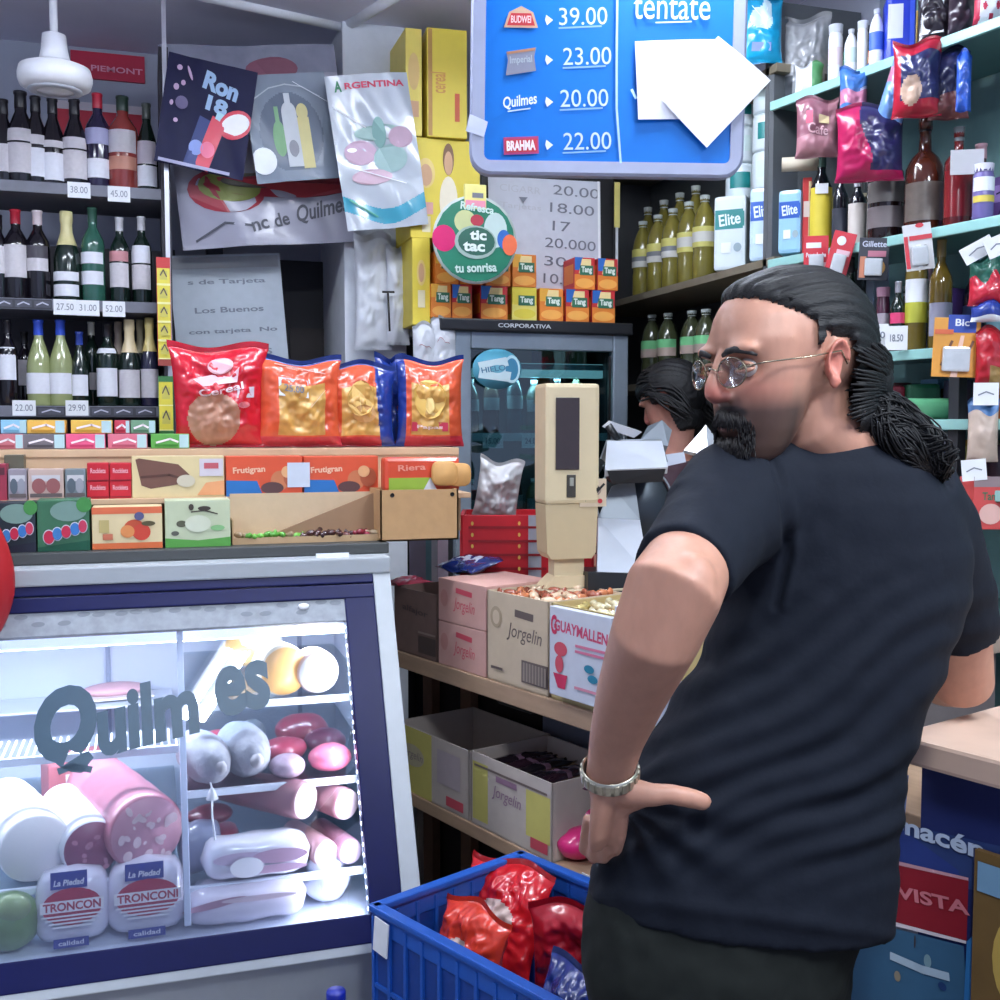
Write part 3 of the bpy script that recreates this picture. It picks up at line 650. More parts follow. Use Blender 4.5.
# handwritten price sheet on a black board
ba = PX(482, 165, y=3.74); bb = PX(614, 287, y=3.74)
MB().box(bb.x - ba.x, .012, ba.z - bb.z + .02, BLACK, (0, 0, 0), .001).build('black_board', None, TR(((ba.x + bb.x) / 2, 3.755, (ba.z + bb.z) / 2)), label='black board behind the handwritten price list above the fridge', cat='board')
F, w, h = quadplace((489, 176), (601, 182), (489, 292), 3.735)
hw = mat((120, 124, 136)); its = []
for i, (a, b) in enumerate((('CIGARR', '20.00'), ('Tarjetas', '18.00'), ('', '17'), ('', '20.000'), ('', '30'), ('', '10.0'))):
    y = .40 - i * .155
    if a: its.append(('t', a, -.22, y, .36, .06, mat((190, 192, 200)), -3, 0))
    its.append(('t', b, [.28, .24, .14, .22, .08, .1][i], y, [.42, .4, .16, .46, .2, .26][i], .085, hw, -3, 0))
its.append(('r', .48, 0, .02, 1, mat((235, 238, 242)))); its.append(('p', [(-.24, .33), (-.2, .28), (-.16, .33)], hw))
MB().box(w, h, .002, mat((200, 204, 214), .7)).art(w, h, its, Matrix.Translation((0, 0, .0012))).build('price_list', None, F, label='handwritten white price list pinned to the black board above the fridge', cat='price list')
p = PX(617, 205, y=3.7)
MB().box(.02, .006, .16, mat((200, 190, 110)), (0, 0, 0)).box(.008, .006, .16, mat((190, 196, 200)), (0, 0, -.16)).build('paper_strip', None, TR(p), label='narrow yellow and white paper strip right of the black board', cat='paper')

# ------------------------------------------------------------------ big blue price board hung from the ceiling
bd = 2.55
bp0 = PX(470, 80, d=bd); bp1 = PX(740, 80, d=bd)
Xb = (bp1 - bp0).normalized(); Cb = PX(612, 60, d=bd)
sc = bd / FOC; BW = 268 * sc; BH = 236 * sc
Fb = frame(Cb + Vector((0, 0, .0)), RT * math.cos(.015) - UPW * math.sin(.015), UPW + RT * .01)
pl = (Cb, Vector(Fb.col[2][:3]))
Fi = Fb.inverted()
def BL(px, py):
    q = Fi @ PX(px, py, pl=pl); return q.x, q.y
brd = thing('price_board', 'large blue drinks price board in a thick grey frame hanging from the ceiling', 'board', Fb)
x0, y0 = BL(469, 177); x1, y1 = BL(742, 177); yt = y0 + .60
def rrect(x0, y0, x1, y1, r, z, n=6):
    P = []
    for cx, cy_, a in ((x1 - r, y0 + r, -90), (x1 - r, y1 - r, 0), (x0 + r, y1 - r, 90), (x0 + r, y0 + r, 180)):
        for k in range(n + 1):
            t = math.radians(a + 90 * k / n); P.append(Vector((cx + r * math.cos(t), cy_ + r * math.sin(t), z)))
    return P
fm = mat((150, 156, 182), .35); y1b = (y0 + y1) / 2
ix0, iy0 = BL(484, 161); ix1, _ = BL(729, 161)
O = [rrect(x0, y1b, x1, yt, .05, -.02), rrect(x0, y1b, x1, yt, .05, .008), rrect(x0 + .006, y1b + .006, x1 - .006, yt - .006, .046, .014), rrect(ix0, iy0, ix1, yt - .04, .015, .012), rrect(ix0, iy0, ix1, yt - .04, .015, .004)]
mb = MB().loft(O, fm, False, True, smooth=False); mb.build('frame', brd)
MB().loft([rrect(x0 + .003, y1b + .003, x1 - .003, yt - .003, .048, -.019), rrect(x0 + .003, y1b + .003, x1 - .003, yt - .003, .048, -.012)], mat((90, 92, 100)), True, smooth=False).build('back_plate', brd)
blue = mat((0, 112, 205), .5, nz=.05, spec=.3)
wi, hi = ix1 - ix0, yt - .04 - iy0
cx_, cy_ = (ix0 + ix1) / 2, (iy0 + yt - .04) / 2
mb = MB().box(wi, hi, .004, blue, (cx_, cy_, .003))
def N(px, py):
    x, y = BL(px, py); return (x - cx_) / wi, (y - cy_) / hi
def sw(p): return p * sc / wi
def shh(p): return p * sc / hi
chalk = mat((190, 215, 240), .6); its = []
crow = [(0, '39.00', 583, 17), (1, '23.00', 587, 57), (2, '20.00', 584, 99), (3, '22.00', 587, 142)]
for i, t, px, py in crow:
    x, y = N(px, py); its.append(('t', t, x, y, sw(48), shh(17), chalk, 2, .0)); 
    q = [N(px - 24, py + 12), N(px + 18, py + 10)]; its.append(('l', q, .004, mat((120, 170, 215))))
    x, y = N(549, py + 4); its.append(('p', [(x - sw(3), y + shh(5)), (x + sw(4), y), (x - sw(2), y - shh(5)), (x - sw(4), y)], mat((220, 232, 245))))
x, y = N(521, 20)
its += [('p', [(x - sw(17), y - shh(9)), (x + sw(17), y - shh(9)), (x + sw(12), y + shh(6)), (x, y + shh(12)), (x - sw(12), y + shh(6))], mat((196, 160, 130))), ('p', [(x - sw(14), y - shh(7)), (x + sw(14), y - shh(7)), (x + sw(10), y + shh(5)), (x - sw(10), y + shh(5))], mat((190, 40, 50))), ('t', 'BUDWEI', x, y - shh(1), sw(20), shh(7), mat((230, 200, 200)))]
x, y = N(521, 62)
its += [('p', [(x - sw(15), y + shh(8)), (x + sw(15), y + shh(13)), (x + sw(13), y + shh(4)), (x + sw(15), y - shh(10)), (x - sw(15), y - shh(15)), (x - sw(13), y)], mat((126, 128, 146))), ('t', 'Imperial', x, y, sw(22), shh(9), mat((160, 170, 180)), 5), ('l', [(x - sw(13), y + shh(7)), (x + sw(13), y + shh(11))], .006, mat((170, 120, 90)))]
x, y = N(520, 103)
its += [('t', 'Quilmes', x, y, sw(34), shh(13), mat((225, 235, 245)), 9, .02, .2), ('l', [N(508, 113), N(530, 110)], .003, chalk)]
x, y = N(521, 147)
its += [('r', x, y, sw(35), shh(17), mat((170, 50, 110)), 3), ('r', x, y, sw(32), shh(13), mat((190, 40, 60)), 3), ('t', 'BRAHMA', x, y, sw(29), shh(10), mat((240, 225, 230)), 3, .05)]
its += [('l', [N(617, -30), N(616, 60), N(616, 110), N(620, 164)], .005, mat((170, 205, 235)))]
x, y = N(671, 11); its += [('t', 'tentate', x, y, sw(76), shh(21), mat((222, 240, 250)), 0, .0), ('l', [N(655, 25), N(690, 24)], .003, chalk)]
x, y = N(601, 96); 
its += [('l', [N(631, 92), N(635, 100)], .006, mat((180, 220, 240)))]
mb.art(wi, hi, its, Matrix.Translation((cx_, cy_, .0052)), .0004)
mb.build('panel', brd)
for k, px in enumerate((500, 715)):
    x, _ = BL(px, 50)
    q = Fb @ Vector((x, yt - .01, 0))
    if q.z < CEIL - .01: MB().tube([(x, yt - .01, -.005), (x, yt - .01 + (CEIL - q.z), -.005)], .003, STEEL, 6).build('chain', brd)
def paper(corn, name, lab, dz, m=PAPER, curl=.004):
    P = [Vector((*BL(a, b), dz)) for a, b in corn]
    mb = MB(); n = 10; vs = []
    for j in range(n + 1):
        for i in range(n + 1):
            u, v = i / n, j / n
            p = (P[0] * (1 - u) + P[1] * u) * (1 - v) + (P[3] * (1 - u) + P[2] * u) * v
            p = p + Vector((0, 0, curl * math.sin(u * 3 + v * 2))); vs.append(p)
    fs = [[j * (n + 1) + i, j * (n + 1) + i + 1, (j + 1) * (n + 1) + i + 1, (j + 1) * (n + 1) + i] for j in range(n) for i in range(n)]
    fs = [f[::-1] for f in fs]
    mb.add(vs, fs, m, None, True).add([v - Vector((0, 0, .0012)) for v in vs], [f[::-1] for f in fs], m, None, True)
    mb.build(name, None, Fb, label=lab, cat='paper')
paper([(634, 44), (716, 42), (719, 120), (637, 122)], 'paper_sheet', 'white sheet taped straight on the blue price board, partly covered', .018, mat((228, 230, 240), .7))
paper([(716, 40), (768, 84), (705, 150), (658, 102)], 'paper_sheet', 'white sheet taped at an angle over the other sheet on the price board', .026, mat((240, 242, 250), .7))
paper([(470, 116), (488, 124), (484, 139), (466, 133)], 'paper_tape', 'small piece of pale paper tape on the left frame of the price board', .018, mat((205, 210, 228), .7), .001)
# ================================================================== refrigerated glass display case
CF = Vector((.555, 2.30, .387)); SY = Vector((0, .35, .765)).normalized(); CN = Vector((1, 0, 0)).cross(SY)
CX0, CX1 = -.95, .555; ZT = 1.152; SL = (ZT - CF.z) / SY.z; YT = CF.y + SL * SY.y; YBK = 3.28
MFR = frame(CF, (1, 0, 0), SY); MFI = MFR.inverted()
def G(px, py, off=0):
    q = MFI @ PX(px, py, pl=(CF + CN * off, CN)); return q.x, q.y
case = thing('display_case', 'refrigerated glass deli case with navy frame and lit shelves of cold meats', 'display case', TR((0, 0, 0)))
cgrey = mat((176, 182, 188), .4, nz=.06); cnavy = mat((10, 16, 72), .4, nz=.1, spec=.25); cin = mat((205, 212, 230), .45, nz=.04)
DP = YBK - CF.y
# base below the glass
mb = MB(); zi = .47
mb.loft([[Vector((x, CF.y, CF.z)), Vector((x, CF.y + .10, .0)), Vector((x, YBK, .0)), Vector((x, YBK, CF.z))] for x in (CX0, CX1)], cgrey, True, smooth=False)
mb.build('base', case)
def sidepanel(x0, x1):
    P = [(CF.y - .0, CF.z), (YT, ZT), (YBK, ZT), (YBK, CF.z)]
    return MB().loft([[Vector((x, a, b)) for a, b in P] for x in (x0, x1)], cgrey, True, smooth=False)
gxR, _ = G(377, 640); 
sidepanel(CX1 - .028, CX1).build('side_panel', case); sidepanel(CX0, CX0 + .03).build('side_panel', case)
MB().box(CX1 - CX0 - .06, .02, ZT - CF.z, cin, ((CX0 + CX1) / 2, YBK - .01, (ZT + CF.z) / 2)).box(CX1 - CX0 - .06, YBK - CF.y - .06, .02, cin, ((CX0 + CX1) / 2, (YBK + CF.y + .05) / 2, CF.z + .02)).box(.012, .52, .5, cin, (CX1 - .035, 2.98, .8)).build('interior_lining', case)
MB().box(CX1 - CX0, YBK - YT + .03, .04, cgrey, ((CX0 + CX1) / 2, (YBK + YT) / 2 - .01, ZT + .02), .004).build('top', case)
# front frame: boxes lying in the slanted plane
mb = MB()
def fb(x0, x1, w0, w1, th, m, off=0.0):
    mb.box(x1 - x0, w1 - w0, th, m, ((x0 + x1) / 2, (w0 + w1) / 2, off + th / 2 - .012), .003, MFR)
u_n0 = G(346, 700)[0]; u_n0 = min(G(343, 640)[0], G(362, 800)[0])
wA = G(200, 577)[1]; wB = G(200, 607)[1]; wC = G(200, 620)[1]; wbt = G(280, 926)[1]; wbb = G(300, 966)[1]
L0 = CX0 - CF.x
uo = G(374, 640)[0]; uo2 = G(395, 800)[0]; uo = (uo + uo2) / 2
ui = (G(343, 640)[0] + G(364, 800)[0]) / 2
fb(uo, 0, .0, SL, .03, cgrey)                    # outer right strip
fb(ui, uo, .0, SL - .05, .028, cnavy)            # right navy post
fb(L0, ui, wbb if wbb > 0 else .0, wbt, .028, cnavy)
fb(L0, 0, -.02, max(.005, wbb), .026, cgrey)
fb(L0, uo, wB, (wA + wB) / 2 - .002, .030, cnavy); fb(L0, uo, (wA + wB) / 2 + .001, wA, .030, cnavy)
fb(L0, 0, wA, SL + .01, .026, mat((222, 228, 238), .35))
frame_o = mb.build('frame', case)
tp_ = []
r4 = random.Random(5)
for k in range(34):
    tp_.append(('e', -.5 + (k + .5) / 34 + r4.uniform(-.005, .005), r4.choice([-.22, .22]) + r4.uniform(-.06, .06), .020, .26, mat((128, 134, 143), .6), r4.uniform(-5, 5)))
MB().box(ui - L0 + .01, wB - wC + .03, .02, mat((150, 156, 165), .5, nz=.35, scale=45), ((ui + L0) / 2, (wB + wC) / 2 - .008, .002), .002, MFR).art(ui - L0, .045, tp_, MFR @ Matrix.Translation(((ui + L0) / 2, (wB + wC) / 2 - .002, .0125)), .00001).build('upper_rail', case, label='grey rail with a worn printed tape')
for px, py in ((240, 597), (303, 608)):
    a, b = G(px, py); MB().lathe([(0, 0), (.014, 0), (.012, .003), (0, .003)], WHITE, 12, MFR @ Matrix.Translation((a, b, .013)) @ Matrix.Diagonal((1, .6, 1, 1))).build('white_sticker', case)
a, b = G(332, 561); MB().box(.08, .03, .001, mat((205, 212, 225), .6), (a, b, .016), 0, MFR).build('tape_patch', case)
# glass
gl_ = MB().box(ui - L0, wC + .02 - wbt, .004, glass_mat((242, 246, 250), .09, .015), ((ui + L0) / 2, (wC + .02 + wbt) / 2, 0), 0, MFR).build('glass_pane', case)
ink = mat((58, 84, 104), .4)
GM = MFR @ Matrix.Translation((0, 0, .003))
def GT(txt, px, py, w, h, rot, bold=.03, shear=.15, m=ink):
    a, b = G(px, py); mb_ = MB()
    k = 2.42 / FOC; vs, fs, asp = text_geo(txt, bold, shear); c, s = math.cos(math.radians(rot)), math.sin(math.radians(rot)); P = []
    for v in vs:
        ex, ey = v.x / asp * w * k, v.y * h * k * 1.0
        P.append(Vector((a + ex * c - ey * s, b + ex * s + ey * c, 0)))
    return P, fs
mb = MB()
P, fs = GT('Q', 66, 730, 58, 88, 4, .06, .2); mb.add(P, fs, ink, GM)
P, fs = GT('uilm', 147, 714, 100, 64, 10, .045, .2); mb.add(P, fs, ink, GM)
P, fs = GT('es', 243, 688, 58, 52, 9, .045, .2); mb.add(P, fs, ink, GM)
a, b = G(75, 770); mb.art(1, 1, [('l', [(a - .03, b), (a - .005, b + .008), (a + .03, b - .002)], .014, ink)], GM, 0)
mb.build('window_lettering', case, label='large dark blue script lettering on the glass')
# mullion and shelves
um = G(184, 780)[0]
MB().box(.014, SL * .80, .03, mat((200, 208, 232), .3), (um, SL * .5, -.03), .002, MFR).build('mullion', case)
def yg(z): return CF.y + (z - CF.z) / SY.z * SY.y
def shz(px, py): return PX(px, py, pl=(CF - CN * .075, CN)).z
shw = mat((225, 232, 245), .3, nz=.03)
xm = CF.x + um
SHZ = {}
def shelf(key, px, py, x0, x1, grate=False):
    z = shz(px, py); SHZ[key] = z; y0 = yg(z) + .085; y1 = y0 + .15 if grate else YBK - .03
    m = MB()
    if grate:
        m.box(x1 - x0, .012, .018, shw, ((x0 + x1) / 2, y0, z - .009), .002)
        n = int((x1 - x0) / .016)
        for k in range(n + 1): m.box(.004, y1 - y0, .004, shw, (x0 + .004 + k * (x1 - x0 - .008) / n, (y0 + y1) / 2, z - .003))
    else:
        m.box(x1 - x0, y1 - y0, .004, glass_mat((225, 235, 240), .05), ((x0 + x1) / 2, (y0 + y1) / 2, z - .003)).box(x1 - x0, .012, .016, shw, ((x0 + x1) / 2, y0, z - .007), .002)
    m.build('shelf', case)
XA = CX0 + .035; XB = CX1 - .045
shelf('A', 90, 752, XA, xm - .008, True); shelf('B', 90, 881, XA, xm - .008)
shelf('C', 300, 698, xm + .008, XB); shelf('D', 272, 784, xm + .008, XB); shelf('E', 280, 877, xm + .008, XB)
zb_s = PX(112, 700, y=YBK - .12).z
MB().box(xm - XA - .02, .17, .006, shw, ((xm + XA) / 2, YBK - .11, zb_s - .003), .002).build('shelf', case)
SHZ['F'] = CF.z + .031
# lamp housing along the top of the glass
zl = shz(150, 632)
MB().box(XB - XA, .09, .045, mat((215, 225, 240), .35, emit=1.0, nz=0), ((XA + XB) / 2, yg(zl) + .11, zl), .006).build('lamp_cover', case)
MB().box(XB - XA - .04, .05, .004, mat((225, 236, 255), .5, nz=0, emit=14), ((XA + XB) / 2, yg(zl) + .11, zl - .0255)).build('lamp_tube', case)
l = area('case_lamp', ((XA + XB) / 2, yg(zl) + .11, zl - .035), ((XA + XB) / 2, yg(zl) + .16, 0), XB - XA - .1, .05, 15, (.84, .9, 1))
# LED dots down the right edge
mb = MB(); ledm = mat((230, 238, 255), .5, nz=0, emit=16)
q0, q1 = G(342, 622), G(372, 925)
uu = ui + .004
mb.box(.010, q0[1] - q1[1], .006, mat((205, 215, 235), .5), (uu, (q0[1] + q1[1]) / 2, -.012), 0, MFR)
for k in range(30):
    mb.ell((uu, q1[1] + (q0[1] - q1[1]) * (k + .5) / 30, -.006), (.006, .006, .004), ledm, MFR, 8)
mb.build('led_strip', case)
lp = MFR @ Vector((uu - .012, (q0[1] + q1[1]) / 2, -.02)); l2_ = area('led_light', lp, lp + Vector((-1, .35, 0)), .7, .02, 3.6, (.85, .9, 1))
l2_.matrix_basis = frame(lp, SY, Vector((0, 0, 0)) + CN.cross(Vector((1, 0, 0))) * 0 + Vector((1, -.4, 0)).normalized().cross(SY))
for px in (108, 300):
    p = PX(px, 665, y=YBK - .03); MB().box(.012, .006, .55, mat((140, 150, 175), .5), (p.x, YBK - .024, .85)).build('shelf_rail', case)
# --------------------------------------------------------------- cold meats and cheeses
def roll(name, lab, cat, px, py, rpx, z, L, yaw, skin, cut, spots=None, grp='cold cuts in the glass case', back=.04, rs=1.0, taper=.85):
    y0 = yg(z) + .10
    p = PX(px, py, y=y0); r = rpx * (p - CAM).length / FOC; zc = z + r + .002
    M = TR((p.x, y0, zc), yaw) @ Matrix.Rotation(-PI / 2, 4, 'X')     # local z runs to the back
    mb = MB(); n = 12
    prof = [(0, -.0)] + [(r * .93, 0), (r, .012)] + [(r * (1 - (1 - taper) * (k / n) ** 2) * (1 + .012 * math.sin(k * 2)), .012 + (L - .03) * k / n) for k in range(1, n + 1)] + [(r * .5, L), (0, L)]
    mb.lathe(prof, [cut] + [skin] * (len(prof) - 2), 28)
    its = []
    rr = random.Random(px)
    if spots:
        for k in range(spots[1]):
            a = rr.uniform(0, 2 * PI); d = r * .85 * math.sqrt(rr.random()); s = rr.uniform(.05, .16) * r
            its.append(('e', d * math.cos(a), d * math.sin(a), s * 2, s * rr.uniform(1, 1.8), spots[0], rr.uniform(0, 180)))
        mb.art(1, 1, its, Matrix.Rotation(PI, 4, 'X'), .0003)
    return mb.build(name, None, M, label=lab, cat=cat, group=None), p, r, y0
pinkm = mat((205, 150, 168), .45, nz=.12, scale=60); pinks = mat((190, 120, 138), .35, nz=.2, scale=25, coat=.3); whm = mat((240, 236, 238), .45, nz=.05, sss=0); fat = mat((232, 205, 210), .5)
zB = SHZ['B']
roll('mortadella', 'large pink mortadella with a speckled cut face on the left lower shelf of the case', 'cold meat', 147, 828, 35, zB, .42, .30, pinks, pinkm, (fat, 26), taper=.9)
roll('ham_roll', 'dark purple ham in white paper between the white cheese and the mortadella', 'cold meat', 92, 843, 26, zB, .34, .25, mat((236, 236, 244), .5, nz=.05), mat((150, 84, 112), .4, nz=.3, scale=40), (mat((190, 130, 150)), 9))
roll('cheese_log', 'fat white cheese log at the far left of the lower shelf in the case', 'cheese', 36, 848, 31, zB, .36, .28, whm, whm, None)
p = PX(48, 845, y=yg(zB + .05) + .072)
p = PX(80, 800, y=YBK - .28)
carton('meat_block', 'red and white wrapped block of meat standing behind the rolls on the left shelf', 'cold meat', .17, .12, .125, mat((190, 110, 120), .4), [('r', .12, -.12, .76, .72, mat((226, 222, 220)))], TR((p.x, p.y, zB + .001), .25), b=.01)
zA = SHZ['A']; p = PX(112, 700, y=YBK - .3)
MB().box(.20, .12, .006, whm, (0, 0, .006), .003).ell((0, 0, .022), (.085, .045, .018), mat((226, 176, 186), .4, nz=.15)).build('meat_tray', None, TR((p.x, YBK - .10, PX(112, 700, y=YBK - .12).z + .004), .1), label='small white tray with sliced pink meat on the upper left shelf of the case', cat='cold meat')
# packed hams on the floor of the case
zF = SHZ['F']
hw_ = mat((226, 222, 238), .25, nz=.06, coat=.6, scale=12); hbl = mat((44, 60, 150)); hrd = mat((178, 30, 66))
def hampack(px, lab, wpx, tx):
    y0 = yg(zF + .08) + .10; p = PX(px, 915, y=y0); k = (p - CAM).length / FOC; W_, H_ = wpx * k, 66 * k
    mb = MB(); rings = []
    for i in range(13):
        t = i / 12; s = (1 - abs(2 * t - 1) ** 4) ** .35 * .94 + .06; s *= 1 - .12 * t
        rings.append([Vector((W_ / 2 * s * math.copysign(abs(math.cos(a)) ** .6, math.cos(a)), .065 * s * math.copysign(abs(math.sin(a)) ** .7, math.sin(a)), H_ * t)) for a in [2 * PI * q / 28 for q in range(28)]])
    mb.loft(rings, hw_, True)
    F_ = frame((0, -.0665, H_ * .52), (1, 0, 0), (0, 0, 1))
    its = [('r', -.02, .36, .52, .22, hbl), ('t', 'La Piedad', -.02, .33, .44, .08, mat((225, 225, 240)), 0, .03, .2), ('r', .0, -.44, .5, .12, hbl), ('t', 'calidad', 0, -.44, .36, .06, mat((225, 225, 240)))]
    its += [('e', .02, .02, .86, .48, hrd), ('r', .02, .03, .90, .15, mat((240, 236, 242))), ('t', tx, .02, .03, .82, .11, hrd, 0, .03)]
    for q in range(4): its.append(('r', .02, -.09 - q * .045, .86 - q * .1, .022, mat((240, 238, 244))))
    mb.art(W_ * .86, H_, its, F_)
    mb.build('packed_ham', None, TR((p.x, y0, zF), 0) @ Matrix.Rotation(-.12, 4, 'X'), label=lab, cat='packed ham', group='packed hams on the case floor')
hampack(73, 'packed white ham with a red oval label, the left one with its wording washed out', 66, 'TRONCON'); hampack(147, 'packed white ham with a red oval label reading TRONCONI, beside the mullion', 72, 'TRONCONI')
y0 = yg(zF + .07) + .09; p = PX(10, 925, y=y0)
MB().ell((0, 0, .062), (.062, .05, .062), mat((120, 150, 96), .35, nz=.35, scale=20, coat=.5)).ell((.01, -.03, .10), (.035, .022, .03), mat((150, 170, 120), .35, nz=.3, coat=.5)).build('lettuce', None, TR((p.x, y0, zF)), label='round pale green film-wrapped vegetable in the lower left corner of the case', cat='vegetable')
# right shelves
zC = SHZ['C']
roll('round_cheese', 'orange cut cheese half in white wrap on the top right shelf', 'cheese', 285, 669, 25, zC, .10, .2, mat((240, 225, 200), .4), mat((236, 176, 96), .4, nz=.06), None, taper=.95)
roll('round_cheese', 'bright white round cheese at the right end of the top shelf', 'cheese', 319, 671, 21, zC, .10, .1, mat((222, 190, 180), .4), mat((245, 240, 236), .4, nz=.02), None, taper=.95)
p = PX(252, 668, y=YBK - .28)
MB().ell((0, 0, .05), (.075, .06, .05), mat((226, 180, 110), .4, nz=.1), seg=24).ell((.02, -.03, .07), (.06, .035, .03), mat((240, 236, 240), .3, nz=.05), seg=20).build('wrapped_cheese', None, TR((p.x, p.y, zC)), label='yellow cheese ball in white wrap behind the orange cut cheese', cat='cheese')
zD = SHZ['D']; grs = mat((150, 150, 160), .6, nz=.3, scale=45, bump=.4); drd = mat((120, 40, 58), .3, nz=.35, scale=35, coat=.4); drd2 = mat((170, 60, 84), .3, nz=.4, scale=30, coat=.5)
def lump(name, lab, px, py, rx, rz, z, m, depth=.08, dy=.08, yaw=0, cat='sausage', end=None):
    y0 = yg(z + .05) + dy; p = PX(px, py, y=y0); k = (p - CAM).length / FOC
    mb = MB(); mb.ell((0, 0, 0), (rx * k, depth, rz * k), m, seg=24)
    vs = [];
    for i, v in enumerate(mb.v):
        n = noise.noise(v * 30 + Vector((px, 0, 0))) * .06; mb.v[i] = v * (1 + n)
    if end: mb.ell((0, -depth * .9, 0), (rx * k * .3, depth * .2, rz * k * .3), end, seg=10)
    zmin = min(v.z for v in mb.v)
    return mb.build(name, None, TR((p.x, y0, z - zmin + .001), yaw), label=lab, cat=cat), (p.x, y0, z - zmin), k
o1, c1, k1 = lump('salami', 'white moulded salami tied with string, left one of two on the middle right shelf', 203, 768, 21, 23, zD, grs, .12, .14, .3, 'salami', mat((170, 165, 170)))
lump('salami', 'white moulded salami without string beside the tied one', 243, 763, 23, 24, zD, grs, .12, .16, .2, 'salami', mat((170, 165, 170)))
p = PX(212, 788, pl=(CF - CN * .045, CN)); q = PX(215, 840, pl=(CF - CN * .045, CN))
MB().tube([p + Vector((-.005, .05, .012)), p, (p + q) / 2 + Vector((-.003, 0, 0)), q], .0022, WHITE, 6).lathe([(.004, .0), (.014, -.025), (.002, -.03)], WHITE, 10, Matrix.Translation(p)).build('string', None, label='white string with a paper tag hanging from the tied salami', cat='string')
lump('sausage', 'red sausage lying at the back left of the middle right shelf', 218, 728, 24, 11, zD, drd2, .05, .34, .3)
lump('sausage', 'grey-green sausage end at the back of the middle shelf', 252, 728, 13, 14, zD, mat((92, 96, 104), .5, nz=.2), .05, .36)
lump('sausage', 'dark red sausage leaning at the back of the middle right shelf', 302, 728, 26, 16, zD, drd, .06, .34, -.2)
lump('sausage', 'pinkish red chorizo above the small pale sausage', 284, 750, 22, 12, zD, drd2, .05, .22, .3)
lump('sausage', 'small speckled pale sausage at the front of the middle shelf', 287, 770, 17, 11, zD, mat((176, 150, 168), .4, nz=.5, scale=80, coat=.5), .05, .10)
lump('sausage', 'plum-coloured sausage behind the bright pink one', 325, 748, 20, 12, zD, mat((100, 40, 66), .35, nz=.3, coat=.4), .06, .26)
lump('meat_pack', 'bright pink vacuum-packed meat at the right end of the middle shelf', 330, 766, 21, 13, zD, mat((226, 110, 140), .25, nz=.3, scale=25, coat=.7), .05, .12, 0, 'cold meat')
zE = SHZ['E']; zE2 = zE
brw = mat((150, 100, 110), .4, nz=.25, scale=30, coat=.3)
o, p_, r_, y0_ = roll('salami_log', 'long brown salami with a pale cut end lying over the wrapped pack', 'salami', 306, 822, 18, zE + .10, .36, .75, brw, mat((238, 214, 214), .4, nz=.1), (mat((226, 180, 186)), 10), taper=.8)
roll('salami_log', 'short brown salami with a pale cut end at the right of the lower shelf', 'salami', 347, 822, 15, zE + .09, .25, .5, brw, mat((240, 214, 222), .4, nz=.1), None, taper=.8)
roll('sausage_log', 'pale sausage end under the long brown salami', 'sausage', 326, 857, 13, zE, .2, .3, mat((170, 130, 140), .4), mat((244, 226, 232), .4, nz=.05), None)
roll('sausage_log', 'pinkish sausage end in the right corner of the lower shelf', 'sausage', 351, 857, 12, zE, .2, .25, mat((170, 120, 140), .4), mat((226, 200, 226), .4, nz=.05), None)
wrp = mat((228, 226, 240), .2, nz=.2, scale=14, coat=.8)
def wrapped(px, py, wpx, hpx, z, lab, m, dy=.10, d=.10, stripes=None):
    y0 = yg(z + .04) + dy; p = PX(px, py, y=y0); k = (p - CAM).length / FOC; W_, H_ = wpx * k, hpx * k; mb = MB(); rings = []
    for i in range(21):
        t = i / 20; s = (1 - abs(2 * t - 1) ** 6) ** .5 * .9 + .1
        rings.append([Vector((W_ * (t - .5), d / 2 * s * math.copysign(abs(math.cos(a)) ** .7, math.cos(a)), H_ / 2 + H_ / 2 * s * math.copysign(abs(math.sin(a)) ** .8, math.sin(a)) * (1 + .15 * noise.noise(Vector((t * 5, a, px)))))) for a in [2 * PI * q / 20 for q in range(20)]])
    mb.loft(rings, m, True)
    if stripes: mb.art(W_, H_, stripes, frame((0, -d / 2 - .001, H_ / 2), (1, 0, 0), (0, 0, 1)), .0008)
    zmin = min(v.z for v in mb.v)
    mb.build('wrapped_meat', None, TR((p.x, y0, z - zmin), 0), label=lab, cat='cold meat')
wrapped(256, 858, 100, 38, zE, 'clear-wrapped slab of pale meat with darker bands on the lower right shelf', wrp, stripes=[('e', -.15, .12, .5, .3, mat((200, 180, 205))), ('e', .2, .1, .5, .35, mat((176, 140, 165))), ('e', .15, -.2, .6, .2, mat((186, 150, 175))), ('e', -.1, -.1, .3, .5, mat((245, 243, 250)))])
wrapped(200, 858, 40, 44, zE, 'dull bluish wrapped pack at the left end of the lower right shelf', mat((128, 134, 160), .35, nz=.2, coat=.4), .16)
lump('sausage', 'dark red sausage resting on the back of the wrapped packs', 210, 828, 22, 9, zE + .075, drd, .04, .20, .3)
wrapped(245, 915, 112, 33, zF, 'large pale wrapped piece on the floor of the case right of the mullion', mat((222, 214, 230), .25, nz=.2, scale=9, coat=.7), .12, .14, stripes=[('e', -.25, .25, .5, .2, mat((186, 140, 160)), 8), ('e', .1, .3, .6, .16, mat((230, 205, 215)))])
y0 = yg(zF + .05) + .14; p = PX(327, 905, y=y0)
mb = MB().ell((0, 0, .05), (.055, .05, .055), mat((205, 208, 226), .3, nz=.15, coat=.6), seg=20)
for i, v in enumerate(mb.v): mb.v[i] = Vector((v.x, v.y, max(0, v.z))) * (1 + .18 * noise.noise(v * 25))
mb.build('wrapped_meat', None, TR((p.x, p.y, zF + .004)), label='small crumpled white package in the right corner of the case floor', cat='cold meat')
wrapped(215, 885, 44, 14, zF + .10, 'thin reddish wrapped piece at the back of the case floor', drd2, .28, .10)
